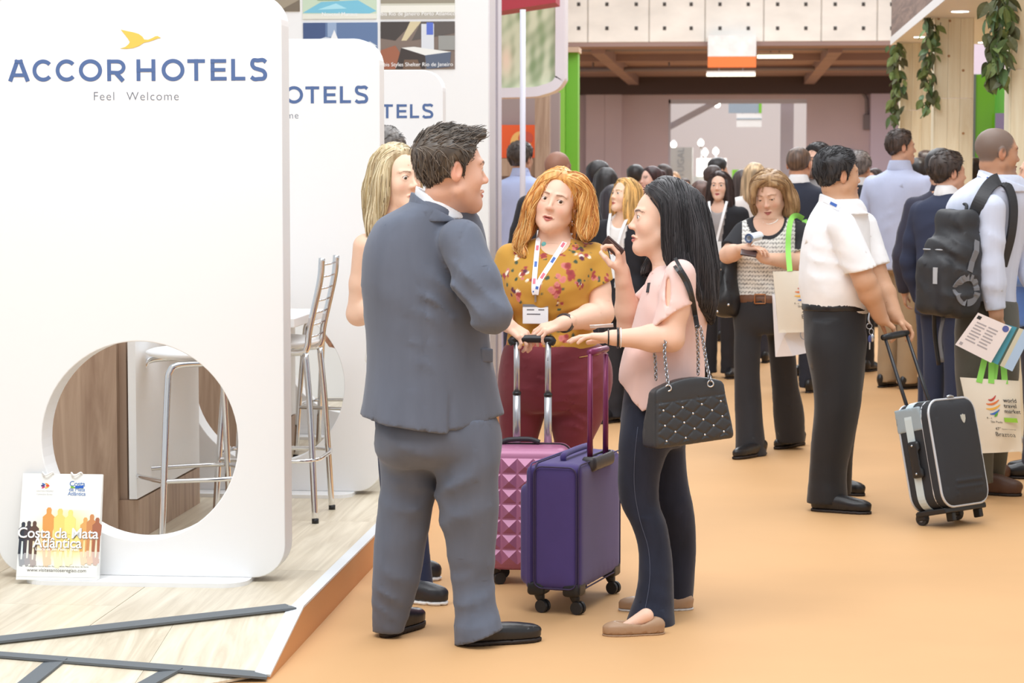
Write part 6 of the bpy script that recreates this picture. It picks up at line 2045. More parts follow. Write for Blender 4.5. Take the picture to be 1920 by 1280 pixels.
def tote_woman():
    Y0 = 13.6
    P = person('woman with light brown bob in black and white knit top looking down at her phone', G(1440, 852))
    w = lambda x, y, d=0.0: W(x, y, Y0 + d)
    H = Head(w(1443, 366, -.03), 193 + math.degrees(vaz(1443)), pitch=-20, roll=5, s=1.10, female=True, full=1.06, lid=.8)
    colf = H.colour((226, 182, 156), lips=(186, 110, 104), brows=(150, 112, 86), blush=.3, brow_th=.0024)
    knit = mat('patterned_knit', (226, 222, 214), .85, vcol=True)
    torso = [(404, 1414, 1470, .9, 0), (412, 1398, 1490, .6, 0), (428, 1380, 1506, .56, 0), (460, 1380, 1500, .7, -.01), (490, 1379, 1494, .74, -.01), (530, 1377, 1490, .74, 0), (555, 1375, 1488, .76, 0), (568, 1375, 1486, .76, 0)]
    legs = [([(545, 1376, 1486, .78, 0), (600, 1374, 1490, .8, 0), (625, 1380, 1484, .7, 0)], .04), ([(590, 1374, 1434, 1, -.02), (656, 1376, 1427, .95, -.03), (700, 1377, 1425, .9, -.04), (781, 1378, 1431, .95, -.06), (853, 1378, 1438, 1.05, -.08)], .004),
            ([(590, 1428, 1490, 1, .02), (656, 1440, 1492, .95, .06), (719, 1446, 1497, .95, .12), (781, 1451, 1508, 1, .2), (828, 1456, 1510, 1.05, .26)], .004)]
    arms = [dict(p=[(1394, 436, -.02), (1364, 478, -.12), (1396, 466, -.26)], r=(.052, .046, .028), sleeve=('short', .75, .066), sr=(.064, .066, .05), hand=dict(d=(1, -.2, .05), n=(0, .1, -1), side='R', curl=[.3, .4, .45, .5, .5], s=.9)),
            dict(p=[(1500, 436, .0), (1502, 492, -.10), (1432, 484, -.24)], r=(.052, .046, .029), sleeve=('short', .75, .066), sr=(.064, .066, .05), hand=dict(d=(-1, -.15, .4), n=(.2, .2, 1), side='L', curl=[.5, .7, .7, .75, .8], s=.9))]
    BC = np.array(lin((42, 42, 46)))
    def col(V):
        u = (V - Y0 * np.array([0, 1, 0])) @ RT
        x = V[:, 0]; z = V[:, 2]
        zig = np.abs(((x / .020) % 1) - .5) * .016
        s = smooth01((np.sin((z + zig) / .0235 * 2 * np.pi) - .05) * 1.6) * (0.35 + .65 * (np.sin(x / .010 * 2 * np.pi) > -.4))
        c = np.array(lin((236, 233, 226))) * (1 - .72 * s[:, None]) + BC * .72 * s[:, None]
        xl, xr = w(1391, 430, 0)[0], w(1490, 430, 0)[0]
        m = ((x < xl - .0) | (x > xr)) & (z > w(0, 462)[2])
        nk = (((x - w(1440, 0, 0)[0]) / .118) ** 2 + ((z - w(0, 402)[2]) / .135) ** 2 < 1) & (V[:, 1] < Y0)
        c[m | nk] = BC
        return c
    o = figure(P, Y0, H, torso, -10, knit, legs, -10, cloth('charcoal_trousers', (46, 45, 48), rough=.7), arms, skin=(226, 182, 156), colour=colf, eyes=(70, 52, 42), look=(0, 1, -.5), neck=(1442, 406, 0), tq=.0062, hq=.0046, hands_h=.0045,
               neckhole=lambda w, T: [ell(w(1440, 404, -.12), (.098, .16, .115))], top_col=col, top_name='knit_top', tfold=[((1420, 520, -.1), (.4, 0, 1), .1, .008, .09)], lfold=[((1405, 790, -.1), (1, 0, 0), .1, .006, .1), ((1478, 760, .1), (1, 0, 0), .1, .006, .1)],
               shoes=[dict(heel=(1436, 852), toe=(1376, 862), m=BLACK_LEATHER, w=.04, hgt=.07, toe_h=.03, st=.02, h=.008), dict(heel=(1508, 833), toe=(1454, 843), m=BLACK_LEATHER, w=.04, hgt=.07, toe_h=.03, st=.02, h=.008)])
    L = [([w(1450, 332, -.10), w(1432, 336, -.13), w(1416, 348, -.125), w(1411, 366, -.11), w(1413, 380, -.09)], [.016, .018, .018, .016, .008]), ([w(1450, 332, -.10), w(1466, 336, -.115), w(1478, 352, -.09), w(1482, 372, -.07)], [.016, .018, .018, .012]), ([w(1470, 342, -.06), w(1484, 370, -.05), w(1484, 398, -.02), w(1470, 412, .02)], [.03, .036, .036, .018]),
         ([w(1450, 345, .06), w(1462, 380, .09), w(1456, 408, .07)], [.06, .06, .03]), ([w(1418, 350, -.02), w(1418, 385, .02), w(1430, 405, .05)], [.03, .035, .03])]
    fr = lambda z: np.interp(z, [-.12, -.06, 0, .03, .06, .075, .1, .13], [-.03, -.01, .014, .036, .060, .076, .078, .078])
    long_hair(P, H, L, [(166, 132, 94), (190, 156, 114), (140, 108, 76)], ((140, 108, 76), (184, 150, 110)), n=600, length=.16, part=-.03, seed=9, th=.02, line=fr, jitter=.12)
    nk = lay(lambda p: OFF(o['T'], -.010)(p), spline([(1424, 406), (1428, 414), (1440, 420), (1454, 416), (1460, 408)], 6), .003, Y0)
    tubes('necklace', [(nk, .003)], mat('pearl_white', (240, 236, 230), .3), P, 6)
    B = Slices([(548, 1376, 1448, .8, 0), (566, 1376, 1488, .8, 0)], Y0, -10, cap=.003)
    sdf_obj('belt', Slices([(550, 1374, 1488, .79, 0), (558, 1373, 1488, .79, 0), (566, 1373, 1488, .79, 0)], Y0, -10, cap=.003), *bounds(w(1370, 545, -.25), w(1495, 570, .25), pad=.03), .007, mat('brown_belt', (112, 74, 50), .5), P)
    c = lay(o['T'], [(1425, 560)], .012, Y0)[0]
    t = [(-.03, -.026), (.03, -.026), (.03, .026), (-.03, .026), (-.03, -.026)]
    tubes('buckle', [([c + [a, -.004, b] for a, b in t], .005)], mat('brass', (186, 130, 90), .35, metal=.8), P, 6)
    c = w(1404, 472, -.30)
    ph = thing('phone', 'dark phone held by the woman in the patterned knit top', 'phone', c)
    bm = bmesh.new(); bm_box(bm, (-.045, -.06, -.005), (.045, .06, .005), .003, Matrix.Translation(c) @ Matrix.Rotation(.15, 4, 'Y') @ Matrix.Rotation(.35, 4, 'X')); bm_obj('body', bm, mat('phone_red_dark', (60, 40, 42), .3), ph)
    # rolled paper
    a, b = w(1406, 447, -.30), w(1422, 443, -.22)
    rp = thing('rolled_brochure', 'rolled white and blue brochure in the hand above the phone', 'brochure', a)
    th = np.linspace(0, 4 * np.pi, 60)
    V = []
    ax = (b - a) / np.linalg.norm(b - a); u = np.cross(ax, (0, 0, 1)); u /= np.linalg.norm(u); v = np.cross(ax, u)
    for e in (a - ax * .01, b + ax * .01):
        for k in th: V.append(e + (.014 + .0012 * k) * (math.cos(k) * u + math.sin(k) * v))
    n = len(th)
    mesh_np('sheet', V, [[[i, i + 1, n + i + 1, n + i] for i in range(n - 1)]], mat('brochure_white', (232, 238, 244), .4), rp)
    tubes('blue_edge', [(a - ax * .011 + np.stack([.014 + .0012 * th] * 3, 1) * (np.cos(th)[:, None] * u + np.sin(th)[:, None] * v), .0018)], mat('brochure_blue', (70, 110, 170), .4), rp, 5)
    return o
tote_woman()

def backpack_man():
    Y0 = 11.9
    P = person('man with shaved head in pale blue shirt wearing a black backpack at the photo edge', G(1845, 925))
    w = lambda x, y, d=0.0: W(x, y, Y0 + d)
    H = Head(w(1870, 287, 0), 66 + math.degrees(vaz(1870)), pitch=-4, s=1.10, full=1.05, jaw=1.08, nose=.9)
    colf = H.colour((190, 142, 112), lips=(160, 100, 90), brows=(44, 36, 32), blush=.3, stubble=((120, 96, 84), .35), shave=((112, 98, 90), .9))
    shirt = cloth('pale_blue_shirt', (206, 212, 230), bump=None, vary=((40, 40, 1.5), .03, 2))
    torso = [(328, 1838, 1912, .95, 0), (345, 1812, 1926, .7, 0), (368, 1786, 1938, .6, 0), (420, 1776, 1926, .62, 0), (470, 1778, 1914, .7, 0), (530, 1784, 1904, .72, 0), (565, 1796, 1904, .74, 0), (600, 1800, 1908, .74, 0)]
    legs = [([(560, 1796, 1908, .82, 0), (620, 1790, 1912, .85, 0), (690, 1792, 1910, .8, 0), (730, 1800, 1905, .7, 0)], .04), ([(620, 1798, 1866, .8, -.03), (700, 1794, 1862, .95, -.05), (800, 1800, 1866, 1, -.05), (870, 1806, 1862, 1, -.05), (905, 1812, 1862, 1, -.06)], .004),
            ([(620, 1840, 1904, .8, .04), (700, 1846, 1908, .95, .06), (800, 1836, 1896, 1, .1), (870, 1836, 1886, 1, .14), (896, 1838, 1882, 1, .16)], .004)]
    arms = [dict(p=[(1858, 392, -.17), (1856, 500, -.2), (1868, 588, -.2)], r=(.06, .05, .036), sleeve=('long', .02), sr=(.074, .066, .047), hand=dict(d=(-.05, -.1, -1), n=(-.2, 1, 0), side='R', curl=[.6, 1.0, 1.05, 1.1, 1.15], thumb=(.2, .6))),
            dict(p=[(1915, 392, .12), (1930, 490, .12), (1950, 560, .0)], r=(.06, .05, .036), sleeve=('long', .02), sr=(.074, .066, .047))]
    BT = mat('brown_boot', (92, 66, 54), .45)
    o = figure(P, Y0, H, torso, 30, shirt, legs, 40, cloth('olive_trousers', (92, 90, 82)), arms, skin=(190, 142, 112), colour=colf, eyes=(50, 36, 30), neck=(1876, 340, 0), tq=.0075, hq=.0042,
               tfold=[((1860, 450, -.25), (.3, 0, 1), .09, .006, .08), ((1870, 540, -.25), (.2, 0, 1), .07, .008, .06), ((1890, 560, -.1), (.5, 0, 1), .09, .008, .08)],
               lfold=[((1830, 640, -.1), (.4, 0, 1), .1, .008, .1), ((1835, 860, -.1), (0, 0, 1), .07, .008, .05)],
               shoes=[dict(heel=(1822, 925), toe=(1918, 930), m=BT, w=.05, hgt=.11, toe_h=.045, st=.014, h=.008), dict(heel=(1832, 892), toe=(1892, 900), m=BT, w=.048, hgt=.10, toe_h=.045, st=.014, h=.009)])
    shirt_collar(P, Y0, [(318, 1836, 1912, .95, 0), (340, 1830, 1922, .92, 0), (360, 1822, 1930, .85, 0)], 30, shirt, [((1838, 318, 0), (.36, 0, .93)), ((1828, 346, 0), (-.3, 0, -.95))])
    CS = Slices([(318, 1836, 1912, .95, 0), (340, 1830, 1922, .92, 0), (360, 1822, 1930, .85, 0)], Y0, 30)
    q = lay(CS, [(1834 + 8 * k, 324 + 4.5 * k) for k in range(6)], .004, Y0)
    s_ = band('lanyard', q, .022, LANYARD, P, (-.3, -1, 0)); band('printed_mark', q[2:4] + [-.001, -.003, 0], .012, LANY_BLUE, s_, (-.3, -1, 0), th=.0004)
    sk = H.core_l
    # backpack ---------------------------------------------------------
    K = thing('backpack', 'black backpack with grey padded ring pattern worn by the man in pale blue shirt', 'backpack', w(1790, 590, -.1))
    BK = mat('black_nylon', (46, 46, 49), .6, bump=(500, .2, .001), vary=((8, 8, 8), .12, 3)); GY = mat('grey_nylon', (120, 120, 124), .6); SIL = mat('silver_reflector', (190, 192, 196), .3)
    ax = np.array([-.82, -.57, 0])          # out of his back
    tn = np.array([.57, -.82, 0])           # towards his right side
    c0 = w(1800, 480, -.16)
    R = np.stack([tn, ax, [0, 0, 1]], 1)
    def lp(u, v, z): return c0 + tn * u + ax * v + np.array([0, 0, z])
    bodyf = U(.05, rbox(lp(0, .05, -.10), (.150, .100, .20), .075, R), rbox(lp(0, .02, .10), (.118, .070, .12), .06, R), rbox(lp(0, .03, .19), (.10, .05, .03), .025, R))
    pocket = U(.03, rbox(lp(0, .15, -.14), (.120, .055, .145), .05, R), rbox(lp(0, .115, .03), (.10, .05, .06), .04, R))
    bf = FOLD(U(.012, bodyf, pocket), [(lp(.1, .1, -.1), (.3, .2, .9), .10, .012, .12), (lp(.1, .1, .08), (.5, 0, .8), .075, .013, .11), (lp(-.05, .2, -.2), (.7, 0, .7), .09, .010, .1), (lp(.12, .03, -.2), (-.4, .2, .9), .08, .010, .1)], (.005, 4))
    b = sdf_obj('bag_body', bf, *bounds(lp(-.2, -.1, -.36), lp(.2, .3, .26), lp(-.2, .3, 0), lp(.2, -.1, 0), pad=.03), .0085, BK, K)
    def ons(u, z): # on the outer side
        t = np.linspace(.4, -.15, 56)
        pts = np.array([lp(u, k, z) for k in t]); v = bf(pts)
        i = int(np.nonzero(v < 0)[0][0]) if (v < 0).any() else 30
        return pts[i] + ax * .004
    # ring of grey pads on the side towards us
    side = lambda a, z: None
    def onr(v, z):
        t = np.linspace(.35, -.05, 56)
        pts = np.array([lp(k, v, z) for k in t]); d = bf(pts)
        i = int(np.nonzero(d < 0)[0][0]) if (d < 0).any() else 30
        return pts[i] + tn * .004
    for a0 in range(4):
        a = np.linspace(a0 * math.pi / 2 + .2, (a0 + 1) * math.pi / 2 - .2 + .25, 8)
        q = np.array([onr(.075 + .055 * math.cos(k), -.16 + .062 * math.sin(k)) for k in a])
        band('grey_pad', q, .034, GY, K, tn, th=.003)
    q = np.array([onr(.07 - .02 * k, -.07 + .05 * k) for k in range(4)]); band('grey_pad', q, .03, GY, K, tn, th=.003)
    q = np.array([ons(.06, -.05 - .02 * k) for k in range(5)]); band('reflector', q, .03, SIL, K, ax, th=.003)
    q = np.array([ons(-.08 + .04 * k, .035) for k in range(5)]); tubes('zipper', [(q, .004)], SIL, K, 6)
    tubes('top_loop', [(spline([lp(-.03, .0, .20), lp(-.02, -.02, .25), lp(.02, -.02, .25), lp(.03, .0, .20)], 6), .008)], BK, K, 8)
    # shoulder straps over the shoulder and round the arm
    T = o['topf']
    q = lay(lambda p: T(p), [(1830, 440), (1826, 420), (1830, 395), (1840, 372), (1852, 352), (1864, 340), (1874, 336)], .010, Y0)
    band('strap', spline(q, 5), .065, BK, K, (-.3, -1, .2), th=.006)
    q2 = [w(1872, 338, -.10), w(1890, 350, -.12), w(1900, 385, -.14), w(1896, 440, -.14), w(1880, 500, -.10)]
    band('strap', spline(q2, 5), .05, BK, K, (.6, -.8, .2), th=.006)
    tubes('web_end', [(spline([lp(.0, .10, -.30), lp(.0, .12, -.40), lp(.01, .11, -.52)], 5), .010)], GY, K, 6)
    tubes('web_end', [(spline([lp(-.12, .06, -.28), lp(-.16, .02, -.40), lp(-.15, .0, -.55)], 5), .011)], BK, K, 6)
    return o
backpack_man()
# ------------------------------------------------------------------ people further back
def bg_person(label, px, yc, Y, az_body, az_head, hair, hair_rgb, top_rgb, trouser_rgb=(50, 50, 54), skin=(222, 176, 148), female=False, jacket=False, pitch=0, roll=0, build=1.0, name='person', q=1.0, eyes=None,
              arms='down', sleeve='long', hs=1.0, shirt_rgb=None, lips=(190, 110, 105), length=.30, shave=None, lanyard=False, group=None, beard=None, trouser_name='trousers', legs_in=True):
    crown = W(px, yc, Y)
    Hh = float(crown[2]) - (0.012 if hair != 'bald' else 0.0)
    base = np.array([crown[0], crown[1], 0.0])
    P = person(label, base, group=group)
    k = Hh / 1.72
    ab, ah = math.radians(az_body) + vaz(px), az_head + math.degrees(vaz(px))
    hsz = k * hs * (1.0 if female else 1.05)
    fb = np.array([math.sin(ab), math.cos(ab), 0.0]); rb = np.array([math.cos(ab), -math.sin(ab), 0.0])
    hc = base + np.array([0, 0, Hh - 0.113 * hsz]) + fb * .02
    H = Head(hc, ah, pitch, roll, hsz, female, jaw=.95 if female else 1.05, full=1.0 if female else 1.05)
    kw = dict(blush=.25, brows=tuple(int(c * .8) for c in hair_rgb), lips=lips)
    if beard: kw['stubble'] = (beard, .85)
    if shave: kw['shave'] = (shave, .85)
    colf = H.colour(skin, **kw)
    # cross sections in metres: (height share, half width, aspect)
    sh = .205 if female else .232
    prof = [(.868, .06, .95), (.85, .085, .8), (.832, sh * .72, .62), (.81, sh * .92, .56), (.76, sh * .93, .62), (.70, .165 if female else .19, .70), (.62, .135 if female else .172, .78), (.56, .155 if female else .175, .76), (.50, .178 if female else .185, .72), (.465, .18 if female else .185, .72)]
    if jacket: prof = [(h, w_ * 1.05 + .004, a) for h, w_, a in prof] + [(.43, .20, .72)]
    class Body(Slices):
        def __init__(s, rows, cx, cy, n, cap, turn):
            Z = np.array([r[0] * Hh for r in rows])[::-1]
            D = np.array([(cx + r[3] if len(r) > 3 else cx, cy + r[4] if len(r) > 3 else cy, r[1] * k * build, r[1] * r[2] * k * build, -turn) for r in rows])[::-1]
            zz = np.linspace(Z[0], Z[-1], 160)
            s.zz, s.tab, s.n, s.cap, s.z0, s.z1 = zz, np.stack([np.interp(zz, Z, D[:, i]) for i in range(5)], 1), n, cap, Z[0], Z[-1]
            kern = np.ones(9) / 9
            for i in range(4):
                s.tab[:, i] = np.convolve(np.pad(s.tab[:, i], 4, mode='edge'), kern, 'valid')
    T = Body(prof, base[0], base[1], 2.4, .02, ab)
    A = []
    for sd in (1, -1):
        s0 = base + rb * sd * sh * .86 * k * build + [0, 0, .795 * Hh]
        if arms == 'down':
            e = base + rb * sd * (sh + .055) * k * build + fb * .0 + [0, 0, .615 * Hh]; wv = base + rb * sd * (sh + .05) * k * build + fb * .10 + [0, 0, .475 * Hh]; hd = (fb[0] * .2, fb[1] * .2, -1)
        else:
            e = base + rb * sd * (sh + .05) * k * build - fb * .02 + [0, 0, .625 * Hh]; wv = base + rb * sd * .10 * k + fb * .26 + [0, 0, .64 * Hh]; hd = tuple(fb * .4 - rb * sd * .8)
        A.append(dict(p=[s0, e, wv], world=True, r=(.052 * k, .044 * k, .030 * k), sleeve=('long', .01) if sleeve == 'long' else ('short', .6, .068 * k), sr=((.066 if not jacket else .072) * k, .058 * k, .046 * k),
                      hand=dict(d=hd, n=tuple(-rb * sd + fb * .2), side='R' if sd > 0 else 'L', curl=[.4, .6, .65, .7, .75], s=.95 * k), h=.006 * q))
    rows = []
    tw = W(px, 400, Y)
    lg = []
    for sd in (1, -1):
        o_ = rb * sd * .085 * k
        rws = [(.50, .095, 1.05), (.44, .088, 1.05), (.30, .068, 1.0), (.18, .062, 1.0), (.05, .062, 1.1), (.022, .064, 1.15)]
        lg.append(Body([(a, b, c, o_[0] * (1 - .1 * (1 - a)), o_[1]) for a, b, c in rws], base[0], base[1], 2.1, .004, ab))
    hip = Body([(.585, .150, .72), (.53, .172 if female else .172, .72), (.49, .18, .70), (.455, .168, .66)], base[0], base[1], 2.2, .03, ab)
    Lf = U(.03, hip, *lg)
    # body
    nb = base + [0, 0, .862 * Hh]
    nk = rc(H.w((0, -.022, -.06)), nb, .052 * hsz, .058 * hsz)
    hb = U(.03, U(.02, H.sdf(fine=q < 1.6), nk), OFF(T, -.012))
    zm = .864 * Hh
    lo, hi = H.box(.02); lo[2] = min(lo[2], zm - .02)
    pieces = [(CUT(hb, ((0, 0, zm - .015), (0, 0, -1)), k=0), lo, hi, .0058 * q), (CUT(OFF(hb, -.0006), ((0, 0, .79 * Hh), (0, 0, -1)), ((0, 0, zm + .012), (0, 0, 1)), k=0), base + [-.2, -.2, .785 * Hh], base + [.2, .2, zm + .02], .011)]
    sl = []
    for a in A:
        sk = arm_chain(a['p'], a['r'])
        hf, hp = hand_sdf(a['p'][2], a['hand']['d'], a['hand']['n'], a['hand']['side'], a['hand']['curl'], a['hand']['s'])
        pieces.append((U(.015, sk, hf), *bounds(*a['p'], *hp, pad=.07), .0082 * q))
        s_ = arm_chain(a['p'], a['sr'], .03)
        if a['sleeve'][0] == 'long': s_ = CUT(s_, (a['p'][2], a['p'][2] - a['p'][1]))
        else:
            e = a['p'][0] + (a['p'][1] - a['p'][0]) * .62
            s_ = CUT(rc(a['p'][0], a['p'][1], a['sr'][0], a['sr'][1] * 1.15), (e, a['p'][1] - a['p'][0]))
        sl.append(s_)
    blo, bhi = base + [-.42, -.42, 0], base + [.42, .42, .9 * Hh]
    pieces.append((U(.03, OFF(T, -.03), OFF(Lf, -.03)), blo, bhi, .03))
    body_mesh(P, pieces, colf)
    if eyes: H.eyes(P, eyes, (0, 1, -.05), n=10)
    tf = U(.03, T, *sl)
    neckh = .045 if female else .0
    if female: tf = SUB(.006, tf, ell(base + fb * .10 + [0, 0, .865 * Hh], (.085, .085, .10)))
    tf = FOLD(tf, [(base + fb * .1 + [0, 0, .6 * Hh], (.4, .2, .9), .09, .006, .15), (base - fb * .1 + [0, 0, .66 * Hh], (-.4, .2, .9), .1, .006, .15)], (.003, 4))
    tc = None
    TM = mat('cloth_%d_%d_%d' % top_rgb, top_rgb, .8, vary=((7, 7, 7), .05, 3), sheen=.1, spec=.25)
    if jacket and shirt_rgb:
        TM = mat('jacket_cloth', top_rgb, .8, vcol=True, spec=.25)
        c1, c2 = np.array(lin(top_rgb)), np.array(lin(shirt_rgb))
        def tc(V):
            u = (V - base) @ rb; f_ = (V - base) @ fb; z = V[:, 2]
            m = (f_ > .02) & (np.abs(u) < np.interp(z, [.56 * Hh, .86 * Hh], [.012, .085]) * k) & (z > .56 * Hh)
            c = np.repeat(c1[None], len(V), 0); c[m] = c2
            return c
    sdf_obj('jacket' if jacket else 'shirt', tf, blo + [0, 0, .4 * Hh], bhi, .011 * q, TM, P, col=tc)
    BM = mat('cloth_%d_%d_%d' % trouser_rgb, trouser_rgb, .8, vary=((7, 7, 7), .05, 3), sheen=.1, spec=.25)
    sdf_obj(trouser_name, FOLD(Lf, [(base + [0, 0, .1], (0, 0, 1), .1, .006, .12), (base + [0, 0, .75], (.3, 0, 1), .1, .005, .15)], (.003, 4)), blo, bhi - [0, 0, .25 * Hh], .013 * q, BM, P)
    if not female or not jacket:
        pass
    if not female:
        cw = (244, 244, 246) if jacket else top_rgb
        cs = Body([(.892, .062, 1.05), (.872, .072, 1.0), (.85, .085, .85)], base[0], base[1], 2.2, .006, ab)
        sdf_obj('collar', cs, base + [-.15, -.15, .83 * Hh], base + [.15, .15, .91 * Hh], .008 * q, mat('cloth_%d_%d_%d' % cw, cw, .8, vary=((7, 7, 7), .05, 3), sheen=.1, spec=.25), P)
    for sd in (1, -1):
        h_ = base + rb * sd * .09 * k - fb * .09 * k; t_ = h_ + fb * .27 * k + rb * sd * .03
        shoe(P, h_, t_, BLACK_LEATHER, SOLE, w=.044, hgt=.09, toe_h=.036, st=.012 if False else .0, h=.011) if False else shoe(P, h_, t_, BLACK_LEATHER, SOLE, w=.044, hgt=.09, toe_h=.036, sole_t=.014, h=.010)
    # hair
    d1 = tuple(int(c * .8) for c in hair_rgb); d2 = tuple(min(255, int(c * 1.2) + 4) for c in hair_rgb)
    hh = .0075 * q
    if hair == 'short':
        short_hair(P, H, d1, d2, [hair_rgb, d1, d2], n=0 if q > 1.2 else 260, h=hh, th=.016, r=.002)
    elif hair == 'buzz':
        short_hair(P, H, d1, d2, [hair_rgb], n=0, h=hh, th=.005, top=.002)
    elif hair in ('long', 'bob', 'bun'):
        ln = length
        L = []
        hx = lambda x, y, z: H.w((x, y, z))
        dn = np.array([0, 0, -1.0])
        for a_, rr in ((70, .03), (110, .034), (150, .036), (180, .036), (210, .036), (250, .034), (290, .03)):
            t = math.radians(a_)
            dx, dy = math.sin(t), math.cos(t)
            p0 = hx(.066 * dx, -.01 + .082 * dy, .04); p1 = hx(.080 * dx, -.01 + .090 * dy, -.04)
            p2 = p1 + dn * ln * .45 + (p1 - hx(0, -.01, -.04)) * .12; p3 = p1 + dn * ln * .9 + (p1 - hx(0, -.01, -.04)) * (.05 if hair == 'long' else -.15)
            L.append(([p0, p1, p2, p3], [rr * k, rr * k * 1.05, rr * k, rr * .35 * k]))
        if hair == 'bun':
            L = [([hx(0, -.11, .05), hx(0, -.13, .05)], [.035, .035])]
        long_hair(P, H, L, [hair_rgb, d1, d2], (d1, d2), n=0 if q > 1.2 else 380, length=ln * .8, part=0.01, h=hh, r=.0022, steps=8, th=.015, noise=.002, sfreq=35)
    if lanyard:
        for sd in (1, -1):
            pts = [base + rb * sd * .075 * k + fb * .09 * k + [0, 0, .862 * Hh], base + rb * sd * .05 * k + fb * .16 * k + [0, 0, .78 * Hh], base + rb * sd * .006 + fb * .175 * k + [0, 0, .67 * Hh]]
            band('lanyard', spline(pts, 6), .02, LANYARD, P, tuple(fb))
        c = base + fb * .185 * k + [0, 0, .635 * Hh]
        bm = bmesh.new(); bm_box(bm, (-.045, -.055, -.002), (.045, .055, .002), 0, frame(c, -rb, (0, 0, 1))); bm_obj('badge', bm, BADGE, P)
    return P, H, base, fb, rb, Hh, k

BLK, DBR, BLO = (40, 36, 36), (62, 46, 40), (206, 176, 120)
# mid-distance people first, each with what the photo shows of him or her
bg_person('blonde woman in black blazer over white top, laughing, behind the black-haired woman', 1174, 333, 15.2, -150, -126, 'long', (212, 168, 104), (44, 44, 50), (50, 48, 52), (244, 204, 178), True, True, pitch=8, shirt_rgb=(244, 240, 238), lips=(200, 110, 100), length=.22, lanyard=True, q=.8, eyes=(70, 60, 50))
bg_person('woman with long dark hair in black blazer and white lanyard facing the camera', 1350, 321, 18.7, -170, -168, 'long', (58, 42, 38), (42, 42, 46), (44, 42, 46), (238, 196, 172), True, True, shirt_rgb=(172, 166, 166), lips=(190, 90, 100), length=.30, lanyard=True, q=.8, eyes=(60, 44, 38))
bg_person('tall man in pale blue shirt and khaki trousers looking to the right', 1688, 245, 17.9, 35, 72, 'short', (66, 54, 48), (196, 204, 232), (170, 146, 116), (214, 166, 138), arms='front', q=.85, eyes=(60, 50, 44), build=1.08, hs=.88)
bg_person('grey-haired man in black suit with his back turned beside the tall man in khaki', 1610, 285, 19.4, 15, 25, 'short', (112, 104, 100), (44, 44, 50), (42, 42, 46), (206, 158, 130), jacket=True, shirt_rgb=(240, 240, 240))
bg_person('man in navy suit with short dark hair, behind the backpack', 1776, 286, 14.7, 40, 62, 'short', (60, 50, 46), (54, 60, 82), (48, 54, 76), (222, 174, 148), jacket=True, shirt_rgb=(240, 240, 244), q=.85, build=1.0, eyes=(60, 50, 44))
bg_person('man with brown crew cut in dark navy suit with his back turned', 1498, 274, 17.5, 10, 18, 'buzz', (96, 76, 64), (48, 52, 66), (44, 46, 56), (214, 160, 130), jacket=True)
bg_person('bearded man with black hair and glasses facing the man in dark navy suit', 1534, 270, 19.0, -160, -140, 'short', (38, 34, 34), (150, 146, 146), (44, 44, 48), (226, 180, 156), beard=(60, 48, 44), eyes=(40, 30, 26))
bg_person('man in pale blue shirt with his back turned behind the thin white pole', 976, 267, 20.0, 15, 35, 'short', (66, 56, 50), (180, 190, 226), (60, 62, 80), (196, 146, 118))
bg_person('bald man in black jacket with his back turned left of the green column', 1046, 284, 15.6, 10, 30, 'bald', (70, 52, 46), (46, 44, 48), (44, 44, 48), (150, 106, 86), jacket=True)
bg_person('woman with long blonde hair in profile at the edge behind the shaved man', 1908, 296, 17.2, 60, 76, 'long', (206, 182, 136), (150, 138, 130), (60, 58, 60), (238, 194, 170), True, q=.9, eyes=(70, 60, 50), length=.28)
bg_person('man in navy suit with grey hair standing behind the middle white panel', 722, 241, 11.6, 0, 20, 'short', (104, 98, 94), (50, 56, 82), (48, 54, 80), (214, 166, 140), jacket=True)
